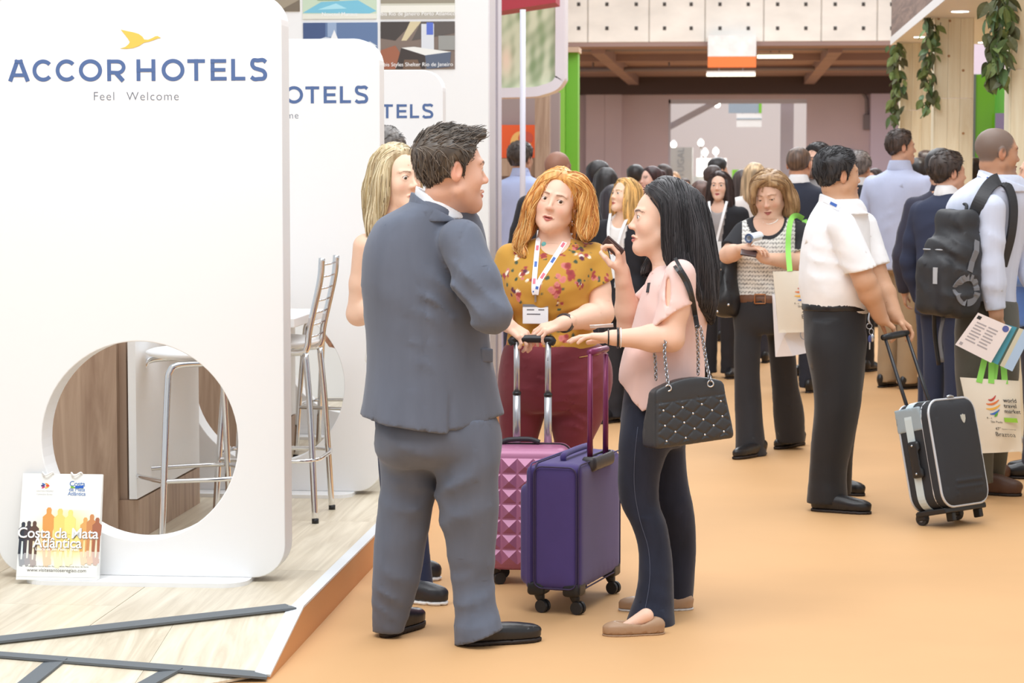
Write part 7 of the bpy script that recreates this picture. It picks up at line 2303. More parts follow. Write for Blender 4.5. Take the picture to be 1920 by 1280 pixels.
# the crowd behind them
CR = [('man with black hair in dark T-shirt far behind the ginger-haired woman', 1122, 303, 20.2, 20, 40, 'short', BLK, (44, 46, 58), (50, 50, 60), (196, 150, 124), False),
      ('woman with long black hair with her back turned near the green column', 1136, 314, 18.8, 10, 10, 'long', BLK, (60, 56, 60), (50, 50, 60), (196, 150, 124), True),
      ('woman with long dark hair in profile behind the blonde woman in blazer', 1152, 346, 17.0, 40, 70, 'long', (52, 46, 52), (60, 62, 70), (50, 50, 60), (222, 170, 150), True),
      ('man with black hair before the lilac wall, only the hair showing', 1192, 310, 26.0, 0, 10, 'short', BLK, (70, 70, 78), (50, 50, 60), (196, 150, 124), False),
      ('woman with dark bun tilting her head, above the black-haired woman', 1222, 312, 21.5, -140, -120, 'bun', (62, 40, 42), (60, 50, 56), (50, 50, 60), (236, 190, 170), True),
      ('woman with dark hair just right of the woman with a bun', 1244, 308, 28.0, -120, -100, 'bob', DBR, (120, 90, 90), (50, 50, 60), (226, 176, 150), True),
      ('small distant person with light brown hair below the booth tower', 1264, 322, 35.0, -170, -170, 'bob', (150, 116, 84), (176, 160, 150), (60, 60, 70), (230, 184, 160), True),
      ('small distant person with dark hair below the glowing light box', 1284, 335, 38.0, 160, 160, 'short', DBR, (90, 96, 110), (60, 60, 70), (214, 168, 144), False),
      ('man with black hair and white shirt in front of the doorway', 1346, 297, 25.5, 40, 60, 'short', BLK, (240, 236, 238), (60, 60, 70), (206, 160, 134), False),
      ('man with dark hair just in front of the man with white shirt', 1336, 312, 22.8, 10, 0, 'short', DBR, (110, 90, 92), (60, 60, 70), (206, 160, 134), False),
      ('woman with long brown hair with her back turned beside the woman in black blazer', 1314, 338, 19.6, 0, 0, 'long', (92, 66, 58), (150, 80, 80), (60, 60, 70), (226, 176, 150), True),
      ('blonde woman in white top with her back turned behind the woman with a bob', 1416, 305, 20.2, 0, 15, 'long', (186, 158, 122), (236, 230, 226), (60, 60, 70), (230, 184, 160), True),
      ('woman with dark hair between the blonde back and the woman in blazer', 1392, 318, 22.0, 0, -10, 'long', (66, 54, 50), (90, 110, 80), (60, 60, 70), (226, 176, 150), True),
      ('woman with dark hair right of the grey-haired man', 1641, 316, 25.2, -150, -140, 'long', (58, 44, 42), (66, 58, 64), (60, 60, 70), (206, 156, 130), True),
      ('dark-haired man in pale pink shirt at the far timber column', 1722, 298, 20.0, -20, -10, 'short', BLK, (236, 200, 190), (60, 60, 70), (190, 142, 116), False),
      ('distant man in dark blue suit between the timber columns', 1738, 284, 23.6, -120, -100, 'short', DBR, (50, 56, 96), (50, 56, 80), (216, 166, 142), False),
      ('man with black hair showing just above the man in navy suit', 1764, 281, 15.6, 10, 20, 'short', BLK, (60, 60, 76), (50, 56, 80), (206, 160, 134), False),
      ('dark-haired person in front of the green booth wall', 1827, 298, 21.5, 0, 0, 'short', BLK, (120, 120, 130), (60, 60, 70), (190, 142, 116), False)]
for c in CR:
    bg_person(c[0], c[1], c[2], c[3], c[4], c[5], c[6], c[7], c[8], c[9], c[10], c[11], build=.85 if c[1] == 1764 else 1.0, q=1.7 if c[3] < 24 else 2.2)
# ------------------------------------------------------------------ suitcases and bags
def loc_frame(o, u, v):
    """columns u (right), n (out of the front), z' (up) from origin o: local (a, b, c) -> hall"""
    u = np.asarray(u, float); u = u / np.linalg.norm(u)
    v = np.asarray(v, float); v = v - u * (v @ u); v = v / np.linalg.norm(v)
    n = np.cross(u, v)                       # u right, v up -> n towards the viewer side
    o = np.asarray(o, float)
    R = np.stack([u, n, v], 1)
    return (lambda a, b, c: o + u * a + n * b + v * c), R, Matrix(((u[0], n[0], v[0], o[0]), (u[1], n[1], v[1], o[1]), (u[2], n[2], v[2], o[2]), (0, 0, 0, 1)))

def lwrap(f, o, R):
    o = np.asarray(o, float)
    return lambda p: f((p - o) @ R)

def caster(parent, c, yaw, m=BLACKP, r=.024, h=.062):
    """a swivelling double wheel under point c (top of the housing)"""
    d = np.array([math.cos(yaw), math.sin(yaw), 0]); s = np.array([-d[1], d[0], 0])
    c = np.asarray(c, float)
    ax = c + d * .018; ax[2] = r
    f = sdf_obj('caster', U(.01, rc(c, c + d * .006 - [0, 0, .016], .022, .018), rc(c + d * .004 - [0, 0, .018], ax + [0, 0, .004], .013, .009)), *bounds(c, ax, pad=.05), .004, m, parent)
    for k in (-1, 1):
        bm = bmesh.new()
        q = ax + s * k * .011
        bmesh.ops.create_cone(bm, cap_ends=True, segments=24, radius1=r, radius2=r, depth=.012, matrix=Matrix.Translation(q) @ Matrix.Rotation(yaw, 4, 'Z') @ Matrix.Rotation(math.pi / 2, 4, 'X'))
        bm_obj('wheel', bm, mat('wheel_rubber', (38, 38, 40), .5), f, autosmooth=.6)

def pink_case():
    Y0 = 9.22
    z0, z1 = .055, W(1000, 832, Y0)[2]
    xl, xr = W(902, 960, Y0 - .11)[0], W(1072, 960, Y0)[0]
    K = thing('suitcase', 'metallic pink hard-shell suitcase with pyramid pattern standing behind the purple suitcase', 'suitcase', ((xl + xr) / 2, Y0, 0))
    m = mat('pink_shell', (176, 112, 146), .38, metal=.15, coat=.1)
    c = np.array([(xl + xr) / 2, Y0, (z0 + z1) / 2]); h = np.array([(xr - xl) / 2, .115, (z1 - z0) / 2])
    sdf_obj('shell', rbox(c, h, .05), c - h, c + h, .008, m, K)
    # pyramids on the front
    nx, nz_ = 5, 7
    x0, x1, a0, a1 = xl + .018, xr - .018, z0 + .03, z1 - .045
    V, T = [], []
    yf = Y0 - .115
    for i in range(nx):
        for j in range(nz_):
            ax, bx = x0 + (x1 - x0) * i / nx, x0 + (x1 - x0) * (i + 1) / nx
            az, bz = a0 + (a1 - a0) * j / nz_, a0 + (a1 - a0) * (j + 1) / nz_
            b = len(V)
            V += [(ax, yf + .002, az), (bx, yf + .002, az), (bx, yf + .002, bz), (ax, yf + .002, bz), ((ax + bx) / 2, yf - .017, (az + bz) / 2)]
            T += [[b, b + 1, b + 4], [b + 1, b + 2, b + 4], [b + 2, b + 3, b + 4], [b + 3, b, b + 4]]
    mesh_np('pyramid_relief', V, [T], m, K, smooth=False)
    bk = mat('black_zip', (44, 40, 46), .5)
    # zip band round the middle
    P_ = rounded_rect(xl - .001, xr + .001, z0 - .001, z1 + .001, .05, 8)
    band('zip_band', np.array([(x, Y0 + .0, z) for x, z in P_ + P_[:1]]), .016, bk, K, side=(0, 1, 0), th=.003)
    tubes('top_handle', [(spline([W(940, 829, Y0 - .02), W(955, 824, Y0 - .02), W(992, 823, Y0 - .02), W(1012, 829, Y0 - .02)], 8), .010)], bk, K, 10)
    AL = mat('aluminium', (196, 198, 202), .3, metal=.8)
    yh = Y0 + .05
    for xa, ya, xb, yb in ((968, 640, 970, 826), (1026, 640, 1029, 832)):
        p0, p1 = W(xa, ya, yh), W(xb, yb, yh); pm = p0 + (p1 - p0) * .52
        p1[0] = p0[0] = pm[0]
        t = tubes('telescopic_rail', [([p0, pm], .0125), ([pm, p1 - [0, 0, .03]], .0155)], AL, K, 12)
        tubes('rail_collar', [([pm + [0, 0, .006], pm - [0, 0, .006]], .017)], BLACKP, t, 12)
    a, b = W(964, 636, yh), W(1031, 636, yh)
    tubes('grip', [(spline([a - [0, 0, .02], a, b, b - [0, 0, .02]], 6), .016)], BLACKP, K, 10)
    for k in range(8):
        c = W(1027, 657 + 2.6 * k, yh - .0128)
        box('printed_mark', c - [.002, .0006, .0016], c + [.002, .0004, .0016], mat('rail_mark', (96, 96, 102), .5), K)
    for x in (xl + .05, xr - .05):
        for y in (Y0 - .075, Y0 + .075): caster(K, (x, y, .075), .5)
pink_case()

def purple_case():
    M0, L0, R0 = G(1077, 1150), G(1018, 1142), G(1142, 1112)
    u = (R0 - M0); u[2] = 0; u /= np.linalg.norm(u)              # along the broad side
    v = np.array([-u[1], u[0], 0])                                # to the narrow side, to the left
    if v @ (L0 - M0) < 0: v = -v
    K = thing('suitcase', 'purple fabric four-wheeled suitcase standing beside the woman in jeans', 'suitcase', M0)
    fab = mat('purple_fabric', (74, 58, 124), .75, bump=(600, .25, .0008), vary=((10, 10, 10), .04, 3), sheen=.2)
    trim = mat('plum_black_trim', (58, 46, 84), .6)
    wlen, th, z0 = float(np.linalg.norm((R0 - M0)[:2])) + .10, .215, .085
    zt = W(1085, 868, M0[1])[2]
    o = M0 - u * .05 - v * .035
    R = np.stack([u, v, [0, 0, 1]], 1)
    def lp(a, b, c): return o + u * a + v * b + np.array([0, 0, c])
    hc = (zt - z0) / 2
    main = rbox(lp(wlen / 2, th * .44, z0 + hc), (wlen / 2, th * .44, hc), .035, R)
    pock = rbox(lp(wlen / 2, th * .97, z0 + hc * .86), (wlen / 2 - .02, .035, hc * .80), .03, R)
    lo, hi = bounds(lp(0, 0, 0), lp(wlen, 0, zt), lp(0, th * 1.2, 0), lp(wlen, th * 1.2, zt), pad=.02)
    sdf_obj('body', main, lo, hi, .007, fab, K)
    sdf_obj('front_pocket', U(.01, pock, rbox(lp(wlen / 2, th * .9, z0 + hc * .97), (wlen / 2 - .006, .02, hc * .97), .02, R)), lo, hi, .007, fab, K)
    def loop(bb, ins, r=.03, rad=.003, nm='piping', m=trim):
        pts = rounded_rect(ins, wlen - ins, z0 + ins, zt - ins, r, 6)
        tubes(nm, [([lp(a, bb, c) for a, c in pts + pts[:2]], rad)], m, K, 6, closed=False)
    loop(.006, .004); loop(th * .80, .002); loop(th * .9, .004, m=fab); 
    # panel seam on the narrow side
    pts = rounded_rect(.012, th * .82, z0 + .012, zt - .012, .03, 6)
    tubes('piping', [([lp(-.001, a, c) for a, c in pts + pts[:2]], .003)], trim, K, 6, closed=False)
    tubes('zipper', [([lp(a, th * .99, c) for a, c in rounded_rect(.03, wlen - .03, z0 + .05, zt - .09, .03, 6)], .003)], trim, K, 6)
    # top carrying handle, handle well and rails
    tubes('carry_handle', [(spline([lp(.11, th * .45, zt - .004), lp(.13, th * .45, zt + .022), lp(wlen - .13, th * .45, zt + .022), lp(wlen - .11, th * .45, zt - .004)], 8), .012)], fab, K, 10)
    sdf_obj('handle_well', SUB(.006, rbox(lp(wlen / 2, .012, zt - .015), (.135, .030, .030), .022, R), rbox(lp(wlen / 2, .014, zt + .012), (.116, .018, .03), .015, R)), lo, hi + [0, 0, .05], .005, mat('grey_plastic', (66, 62, 66), .45), K)
    ML = mat('plum_rail', (128, 52, 92), .3, metal=.3)
    for xa, xb in ((1097, 1101), (1134, 1134)):
        top = W(xa, 652, M0[1] + .15)
        k = (-.10 if xa < 1110 else .10)
        base = lp(wlen / 2 + k, .014, zt - .03)
        tubes('telescopic_rail', [([base, base + [0, 0, .2], [base[0], base[1], W(0, 655, base[1])[2]]], [.011, .011, .0095])], ML, K, 10)
    a, b = lp(wlen / 2 - .105, .014, 0), lp(wlen / 2 + .105, .014, 0)
    a[2] = b[2] = W(0, 653, a[1])[2]
    tubes('grip', [([a, b], .013)], ML, K, 10)
    for a, b in ((.045, .035), (.045, th * .80), (wlen - .045, .035), (wlen - .045, th * .8)):
        c = lp(a, b, z0 + .008)
        sdf_obj('wheel_housing', rbox(c, (.045, .034, .026), .014, R), *bounds(c, pad=.08), .005, BLACKP, K)
        caster(K, c - [0, 0, .018], math.atan2(-v[1] - u[1] * .5, -v[0] - u[0] * .5) + .2)
purple_case()

def black_case():
    s45 = math.radians(42) + vaz(1760)
    wd, dp, hg = .345, .20, .50
    u0 = np.array([math.cos(s45), math.sin(s45), 0]); n0 = np.array([math.sin(s45), -math.cos(s45), 0])
    t = math.radians(13)
    u, n = u0, n0 * math.cos(t) + np.array([0, 0, 1]) * math.sin(t)
    v = -n0 * math.sin(t) + np.array([0, 0, 1]) * math.cos(t)
    wheelL = G(1724, 984)
    o = wheelL - u0 * .045 + np.array([0, 0, .012]) + n0 * .0        # back-left-bottom corner of the box
    K = thing('suitcase', 'black two-wheeled suitcase with silver piping leaning on its handle', 'suitcase', wheelL)
    R = np.stack([u, n, v], 1)
    def lp(a, b, c): return o + u * a + n * b + v * c
    zb = .045
    blk = mat('black_canvas', (44, 45, 49), .8, bump=(700, .2, .0008)); sil = mat('silver_piping', (204, 206, 210), .35, metal=.3); gy = mat('grey_panel', (150, 164, 172), .45); TR = mat('translucent_strip', (196, 210, 214), .35)
    def body_l(q):
        x, y, z = q[:, 0] - wd / 2, q[:, 1] - dp / 2, q[:, 2] - zb - hg / 2
        r = .075
        ax, az = np.abs(x) - wd / 2 + r, np.abs(z) - hg / 2 + r
        d2 = np.sqrt(np.maximum(ax, 0) ** 2 + np.maximum(az, 0) ** 2) + np.minimum(np.maximum(ax, az), 0) - r
        dy = np.abs(y) - dp / 2
        d = smax(d2, dy, .03)
        bul = .028 * np.clip(1 - (x / (wd * .45)) ** 2, 0, 1) ** .5 * np.clip(1 - (z / (hg * .46)) ** 2, 0, 1) ** .5
        d = np.where(y > 0, smax(d2, dy - bul, .03), d)
        front = (y > dp * .3)
        for k in range(3):
            zz = -hg / 2 + .115 - k * .030
            g = np.exp(-((z - zz) / .006) ** 2) * smooth01((.105 - np.abs(x - .01)) / .01)
            d = d - .006 * g * front
        return d
    lo, hi = bounds(*[lp(a, b, c) for a in (0, wd) for b in (0, dp + .03) for c in (zb, zb + hg)], pad=.03)
    sdf_obj('body', lwrap(body_l, o, R), lo, hi, .0065, blk, K)
    P_ = rounded_rect(.004, wd - .004, zb + .004, zb + hg - .004, .072, 8)
    for y_, r_ in ((dp - .012, .006), (dp * .72, .0045), (.006, .005)):
        tubes('piping', [([lp(a, y_, c) for a, c in P_ + P_[:2]], r_)], sil, K, 8, closed=False)
    P2 = rounded_rect(-.002, wd + .002, zb - .002, zb + hg + .002, .075, 8)
    band('gusset_strip', np.array([lp(a, dp * .36, c) for a, c in P2 + P2[:1]]), .042, TR, K, side=n, th=.0015)
    tubes('zip_pull', [(spline([lp(wd * .45, dp - .01, zb + hg + .005), lp(wd * .5, dp - .005, zb + hg + .009), lp(wd * .58, dp - .01, zb + hg + .004)], 5), .006)], STEEL, K, 8)
    # grey corner patch, side handle
    sdf_obj('corner_patch', rbox(lp(.004, dp * .36, zb + hg - .075), (.006, .075, .055), .004, R), *bounds(lp(.0, dp * .36, zb + hg - .07), pad=.12), .005, gy, K)
    sdf_obj('side_handle', SUB(.005, rbox(lp(-.014, dp * .45, zb + hg * .48), (.014, .032, .085), .013, R), rbox(lp(-.012, dp * .45, zb + hg * .48), (.010, .06, .045), .01, R)), *bounds(lp(-.014, dp * .45, zb + hg * .48), pad=.13), .004, BLACKP, K)
    for c in (-.065, .065):
        q = lp(-.029, dp * .45, zb + hg * .48 + c)
        bm = bmesh.new(); bmesh.ops.create_uvsphere(bm, u_segments=8, v_segments=6, radius=.006, matrix=Matrix.Translation(q)); bm_obj('rivet', bm, STEEL, K, smooth=True)
    # shield badge
    sh = [(-.016, .016), (-.009, .014), (0, .019), (.009, .014), (.016, .016), (.015, -.004), (.008, -.018), (0, -.024), (-.008, -.018), (-.015, -.004)]
    f = lwrap(body_l, o, R)
    q = lp(wd * .60, 0, zb + hg * .80)
    tt = np.linspace(.3, 0, 100); pts = np.array([q + n * k for k in tt]); i = int(np.nonzero(f(pts) < .002)[0][0])
    flat_poly('shield_badge', [sh], frame(pts[i] + n * .001, u, v), mat('badge_silver', (206, 204, 196), .3, metal=.5), K, .004)
    # foot rail, wheels, feet
    box_M = Matrix(((u[0], n[0], v[0], o[0]), (u[1], n[1], v[1], o[1]), (u[2], n[2], v[2], o[2]), (0, 0, 0, 1)))
    bm = bmesh.new(); bm_box(bm, (.02, .01, zb - .022), (wd - .02, dp * .9, zb + .004), .006, box_M); bm_obj('base_plate', bm, BLACKP, K)
    for a in (.045, wd - .045):
        q = lp(a, .02, .012); q[2] = .030
        bm = bmesh.new(); bmesh.ops.create_cone(bm, cap_ends=True, segments=24, radius1=.030, radius2=.030, depth=.022, matrix=Matrix.Translation(q) @ Matrix.Rotation(s45, 4, 'Z') @ Matrix.Rotation(math.pi / 2, 4, 'Y'))
        w_ = bm_obj('wheel', bm, mat('wheel_rubber', (38, 38, 40), .5), K, autosmooth=.6)
        bm = bmesh.new(); bmesh.ops.create_cone(bm, cap_ends=True, segments=16, radius1=.014, radius2=.014, depth=.026, matrix=Matrix.Translation(q) @ Matrix.Rotation(s45, 4, 'Z') @ Matrix.Rotation(math.pi / 2, 4, 'Y'))
        bm_obj('hub', bm, mat('hub_grey', (120, 122, 126), .4), w_, autosmooth=.6)
        bm = bmesh.new(); bm_box(bm, (a - .018, -.002, zb - .04), (a + .018, .05, zb), .006, box_M); bm_obj('wheel_bracket', bm, BLACKP, K)
    for a in (.10, wd - .045):
        bm = bmesh.new(); bm_box(bm, (a - .014, dp * .62, zb - .062), (a + .014, dp * .82, zb - .018), .006, box_M); bm_obj('foot', bm, BLACKP, K)
    bl = mat('black_rail', (44, 44, 47), .35)
    top = [W(1659, 632, 11.18), W(1699, 624, 11.34)]
    for k, (a, tp) in enumerate(zip((.075, wd - .10), top)):
        b0 = lp(a, .022, zb + hg - .04)
        tubes('telescopic_rail', [([b0, b0 + (tp - b0) * .5, tp], [.009, .009, .0075])], bl, K, 8)
    g0, g1 = top
    d = (g1 - g0); 
    tubes('grip', [([g0 - d * .08, g0 + d * .25, g0 + d * .75, g1 + d * .06], [.014, .017, .017, .013])], BLACKP, K, 12)
black_case()

# ------------------------------------------------------------------ quilted handbag
def quilted_bag():
    fl, fr_ = W(1231, 843, 8.16), W(1379, 821, 8.30)
    up_l = W(1219, 737, 8.16)
    u = fr_ - fl; wb = np.linalg.norm(u)
    P_, R, M = loc_frame(fl, u, up_l - fl)
    nrm = R[:, 1]
    if nrm[1] > 0: pass
    K = thing('handbag', 'black quilted handbag with silver studs at the hip of the woman in jeans', 'handbag', fl)
    leather = mat('black_calf', (52, 52, 54), .38, bump=(300, .12, .0008))
    H0, D = .195, .125
    sgn = 1 if nrm[1] < 0 else -1                                 # front side of the frame looks at the camera
    def bag_l(q):
        x, y, z = q[:, 0] - wb / 2, q[:, 1] * sgn, q[:, 2]
        hw = wb / 2 - .018 * smooth01(z / H0) * 1.0
        top = H0 + .040 * np.clip(1 - (x / (wb / 2)) ** 2, 0, 1)
        thick = D / 2 * (1 - .55 * smooth01((z - .04) / (H0 * 1.1)))
        yc = -D / 2 * (1 - .0) + (D / 2 - thick) * 1.0
        d = smax(smax(np.abs(x) - hw, np.maximum(-z, z - top) * .9, .016), np.abs(y - yc) - thick, .016)
        front = smooth01((y + .012) / .006)
        zz = z - .006 * (x / wb)
        m = front * (z < H0 * .80) * (z > .012) * (np.abs(x) < hw - .012)
        s = .054
        a_, b_ = (x * .72 + zz) / s, (x * .72 - zz) / s
        ga = np.abs(a_ - np.round(a_)); gb = np.abs(b_ - np.round(b_))
        g = np.exp(-(np.minimum(ga, gb) / .075) ** 2)
        d = d + (.0040 * g - .0026) * m
        d = d + .002 * np.exp(-((z - H0 * .82) / .0022) ** 2) * front * (np.abs(x) < hw)
        return d
    f = lwrap(bag_l, fl, R)
    lo, hi = bounds(*[P_(a, b, c) for a in (0, wb) for b in (-.15, .15) for c in (0, .26)], pad=.01)
    sdf_obj('bag_body', f, lo, hi, .0034, leather, K)
    s = .054
    def onface(x, z):
        t = np.linspace(.02, -.08, 120)
        pts = np.array([P_(x + wb / 2, sgn * k, z) for k in t]); v = f(pts); i = np.nonzero(v < 0)[0]
        return pts[i[0]] if len(i) else None
    SIL = mat('silver', (220, 220, 225), .2, metal=1)
    proto = None
    for i in range(-8, 9):
        for j in range(-8, 9):
            x, z = (i + j) * s / 2 / .72, (i - j) * s / 2
            z = z + .006 * (x / wb)
            if not (.02 < z < H0 * .78 and abs(x) < wb / 2 - .02 - .018 * z / H0): continue
            q = onface(x, z)
            if q is None: continue
            if proto is None:
                bm = bmesh.new(); bmesh.ops.create_uvsphere(bm, u_segments=10, v_segments=6, radius=.0048)
                proto = bm_obj('stud', bm, SIL, K, smooth=True); o = proto
            else:
                o = proto.copy(); COL.objects.link(o)
            o.matrix_parent_inverse = Matrix.Translation(-K.location); o.location = q
    # rings and chains
    t = np.linspace(0, 2 * np.pi, 25)
    tops = {}
    def chain_links(name, pts):
        pts = spline(pts, 10)
        L = np.concatenate([[0], np.cumsum(np.linalg.norm(np.diff(pts, axis=0), axis=1))])
        n = max(2, int(L[-1] / .0105))
        paths = []
        for k in range(n):
            ss = L[-1] * (k + .5) / n
            p = np.array([np.interp(ss, L, pts[:, i]) for i in range(3)]); e = np.array([np.interp(min(ss + .004, L[-1]), L, pts[:, i]) - np.interp(max(ss - .004, 0), L, pts[:, i]) for i in range(3)])
            e /= np.linalg.norm(e)
            a_ = np.cross(e, (0, 1, 0)); a_ /= np.linalg.norm(a_); b_ = np.cross(e, a_)
            w_ = (a_ * .8 + b_ * .6) if k % 2 else (a_ * .6 - b_ * .8)
            tt = np.linspace(0, 2 * np.pi, 11)
            paths.append((p + .0085 * np.cos(tt)[:, None] * e + .0058 * np.sin(tt)[:, None] * w_, .0021))
        o = tubes(name, paths, mat('chain_steel', (170, 170, 174), .25, metal=1), K, 5, closed=False); o['kind'] = 'stuff'
    for px, py in ((1253, 727), (1332, 719)):
        c = W(px, py, 8.20 if px < 1300 else 8.27)
        tubes('ring', [(c + np.stack([.0105 * np.cos(t), 0 * t - .006, .0105 * np.sin(t)], 1), .003)], SIL, K, 8, closed=False)
    chain_links('chain', [W(1253, 722, 8.19), W(1249, 690, 8.22), W(1246, 655, 8.24), W(1250, 630, 8.26)])
    chain_links('chain', [W(1230, 712, 8.30), W(1229, 680, 8.30), W(1227, 655, 8.30), W(1232, 630, 8.30)])
    chain_links('chain', [W(1332, 714, 8.25), W(1325, 682, 8.28), W(1320, 650, 8.29), W(1313, 612, 8.30)])
    chain_links('chain', [W(1309, 702, 8.33), W(1309, 670, 8.33), W(1308, 640, 8.32), W(1306, 612, 8.31)])
    T = PW['topf']
    for pts in ([(1266, 484), (1276, 502), (1292, 530), (1300, 560), (1305, 590), (1309, 614)], [(1258, 487), (1266, 500), (1284, 528), (1296, 560), (1302, 590), (1306, 614)]):
        q = lay(T, pts, .006, 8.5)
        q[-1] = W(pts[-1][0], pts[-1][1], 8.305); 
        band('strap', spline(q, 6), .012, leather, K, (0, -1, .1), th=.002)
quilted_bag()

# ------------------------------------------------------------------ tote bags, papers
CANVAS = mat('cream_canvas', (232, 222, 204), .85, bump=(500, .2, .0008), vary=((5, 5, 5), .03, 3))
LIME = mat('lime_strap', (140, 210, 90), .7)
INK = mat('ink_black', (52, 50, 50), .6)
def tote(label, tl, tr, bl, br, Y, dy_r=0.0, text=True, s=1.0, cut_left=False, hands=None):
    A, B, C, D = W(*tl, Y), W(*tr, Y + dy_r), W(*bl, Y), W(*br, Y + dy_r)
    K = thing('tote_bag', label, 'bag', (C + D) / 2, 'cream tote bags')
    n = 24
    V = []
    u = (B - A) / np.linalg.norm(B - A)
    nr = np.cross(u, (A - C) / np.linalg.norm(A - C)); nr /= np.linalg.norm(nr)
    if nr[1] > 0: nr = -nr
    for side in (1, -1):
        for j in range(n + 1):
            t = j / n
            for i in range(n + 1):
                s_ = i / n
                p = (A * (1 - s_) + B * s_) * (1 - t) + (C * (1 - s_) + D * s_) * t
                bul = .030 * math.sin(math.pi * s_) * math.sin(math.pi * min(1, .12 + t * .9)) + .004 * math.sin(s_ * 9 + t * 4) * t + .003
                V.append(p + nr * (side * bul))
    q = []
    N = (n + 1) ** 2
    for sd in range(2):
        for j in range(n):
            for i in range(n):
                a = sd * N + j * (n + 1) + i
                f = [a, a + n + 1, a + n + 2, a + 1]
                q.append(f if sd == 0 else f[::-1])
    mesh_np('bag_body', V, [q], CANVAS, K)
    VV = np.array(V[:N]).reshape(n + 1, n + 1, 3)
    def at(s_, t, off=.003):
        i, j = s_ * n, t * n
        i0, j0 = min(int(i), n - 1), min(int(j), n - 1)
        a, b = i - i0, j - j0
        return (VV[j0, i0] * (1 - a) * (1 - b) + VV[j0, i0 + 1] * a * (1 - b) + VV[j0 + 1, i0] * (1 - a) * b + VV[j0 + 1, i0 + 1] * a * b) + nr * off
    v = (A - C) / np.linalg.norm(A - C)
    if text:
        cols = [(196, 70, 60), (226, 120, 60), (240, 180, 70), (236, 200, 90), (60, 110, 190), (90, 170, 60)]
        cx, cy, rx, ry = .46, .36, .13, .135
        for c, z, x0_, x1_ in zip([cols[0], cols[1], cols[2], cols[4], cols[5]], (-.84, -.42, .06, .55, .86), (-1, -1, -1, -.7, .0), (1, 1, 1, 1, 1)):
            hw = math.sqrt(max(.10, 1 - z * z))
            pts = [at(cx + rx * (x * hw), cy + ry * (z + .22 * (1 - x * x) - .22 * x)) for x in np.linspace(x0_, x1_, 12)]
            band('emblem_stripe', pts, [(.002 + .0085 * math.sin(math.pi * (i + .5) / 12)) * s for i in range(12)], mat('stripe_%d_%d' % c[:2], c, .6), K, nr, th=.0003)
        def tx(nm, st, s_, t, size, m=INK, al='LEFT', **kw): return text_obj(nm, st, size * s, frame(at(s_, t, .004), u, v), m, K, align=al, **kw)
        for k, st in enumerate(('world', 'travel', 'market')): tx('lettering', st, .655, .28 + k * .075, .028, offset=.0005)
        tx('date_line', '4 - 6 April 2017', .315, .525, .0155); tx('date_line', 'São Paulo', .38, .575, .015)
        a = at(.64, .545, .003)
        bm = bmesh.new(); bm_box(bm, (0, -.012 * s, -.0004), (.066 * s, .010 * s, .0004), 0, frame(a, u, v)); bm_obj('label_patch', bm, mat('label_lime', (150, 200, 60), .6), K)
        tx('label_lettering', 'Latin America', .655, .545, .0105, m=WHITE)
        tx('lettering', '47°', .45, .67, .021); tx('small_line', 'Encontro Comercial', .575, .675, .0085); tx('lettering', 'Braztoa', .44, .745, .031, spacing=1.05)
    return K, at, A, B, nr
Kt, at, A, B, nr = tote('cream tote bag with globe emblem and green straps beside the black suitcase', (1800, 707), (1912, 714), (1830, 850), (1916, 846), 11.55, .06)
hnd = W(1866, 612, 11.66)
for s_, e in ((.30, -.018), (.50, .004)):
    p0, p1 = at(s_, .0, .006), at(s_ + .24, .0, .002)
    band('strap', spline([p0 - [0, 0, .02], p0 + (hnd - p0) * .5 + [-.006, -.01, 0], hnd + [e, -.02, 0]], 8), .030, LIME, Kt, (0.1, -1, 0), th=.001)
    band('strap', spline([p1 - [0, 0, .02], p1 + (hnd - p1) * .5 + [.01, 0, 0], hnd + [e + .006, -.012, 0]], 8), .030, LIME, Kt, (0.1, -1, 0), th=.001)
Kt, at, A, B, nr = tote('cream tote bag with globe emblem behind the man in white shirt', (1449, 509), (1560, 506), (1460, 624), (1556, 621), 13.22, .05, s=1.06)
band('strap', spline([at(.28, 0), W(1478, 470, 13.35), W(1479, 435, 13.40), W(1484, 410, 13.46), W(1494, 404, 13.55), W(1506, 410, 13.62)], 8), .030, LIME, Kt, (0, -1, 0), th=.001)
band('strap', spline([at(.75, 0), W(1510, 470, 13.5), W(1512, 430, 13.62), W(1508, 412, 13.66)], 8), .030, LIME, Kt, (0, -1, 0), th=.001)

def paper_bag2():
    Y = 13.36
    K = thing('paper_bag', 'white paper bag hanging below the tote of the woman in the patterned knit top', 'bag', W(1482, 668, Y))
    a, b, c, d = W(1448, 552, Y), W(1528, 560, Y), W(1454, 669, Y), W(1520, 660, Y)
    bk = np.array([0, .09, 0])
    mid_t, mid_b = W(1462, 585, Y - .03), W(1478, 640, Y - .05)
    V = [a, b, d, c, a + bk, b + bk, d + bk, c + bk, W(1470, 630, Y - .06), W(1486, 667, Y - .05)]
    mesh_np('paper', V, [[[0, 8, 9, 3][::1], [0, 1, 2, 8], [8, 2, 9, 9][:4], [1, 5, 6, 2], [5, 4, 7, 6], [4, 0, 3, 7], [3, 9, 6, 7]]] if False else [[[0, 3, 8], [3, 9, 8], [8, 9, 2], [0, 8, 1], [1, 8, 2]], [[1, 2, 6, 5], [5, 6, 7, 4], [4, 7, 3, 0]], ], mat('white_paper', (240, 238, 242), .6), K, smooth=False)
    t = np.linspace(0, 2 * np.pi, 25)
    tubes('printed_ring', [(W(1508, 627, Y - .03) + np.stack([.022 * np.cos(t), 0 * t - .004, .027 * np.sin(t)], 1), .0016)], mat('ring_blue', (120, 150, 190), .5), K, 5, closed=False)
    tubes('cord', [(spline([W(1470, 556, Y + .03), W(1476, 520, Y + .05), W(1486, 490, Y + .06)], 6), .003)], WHITE, K, 5)
paper_bag2()

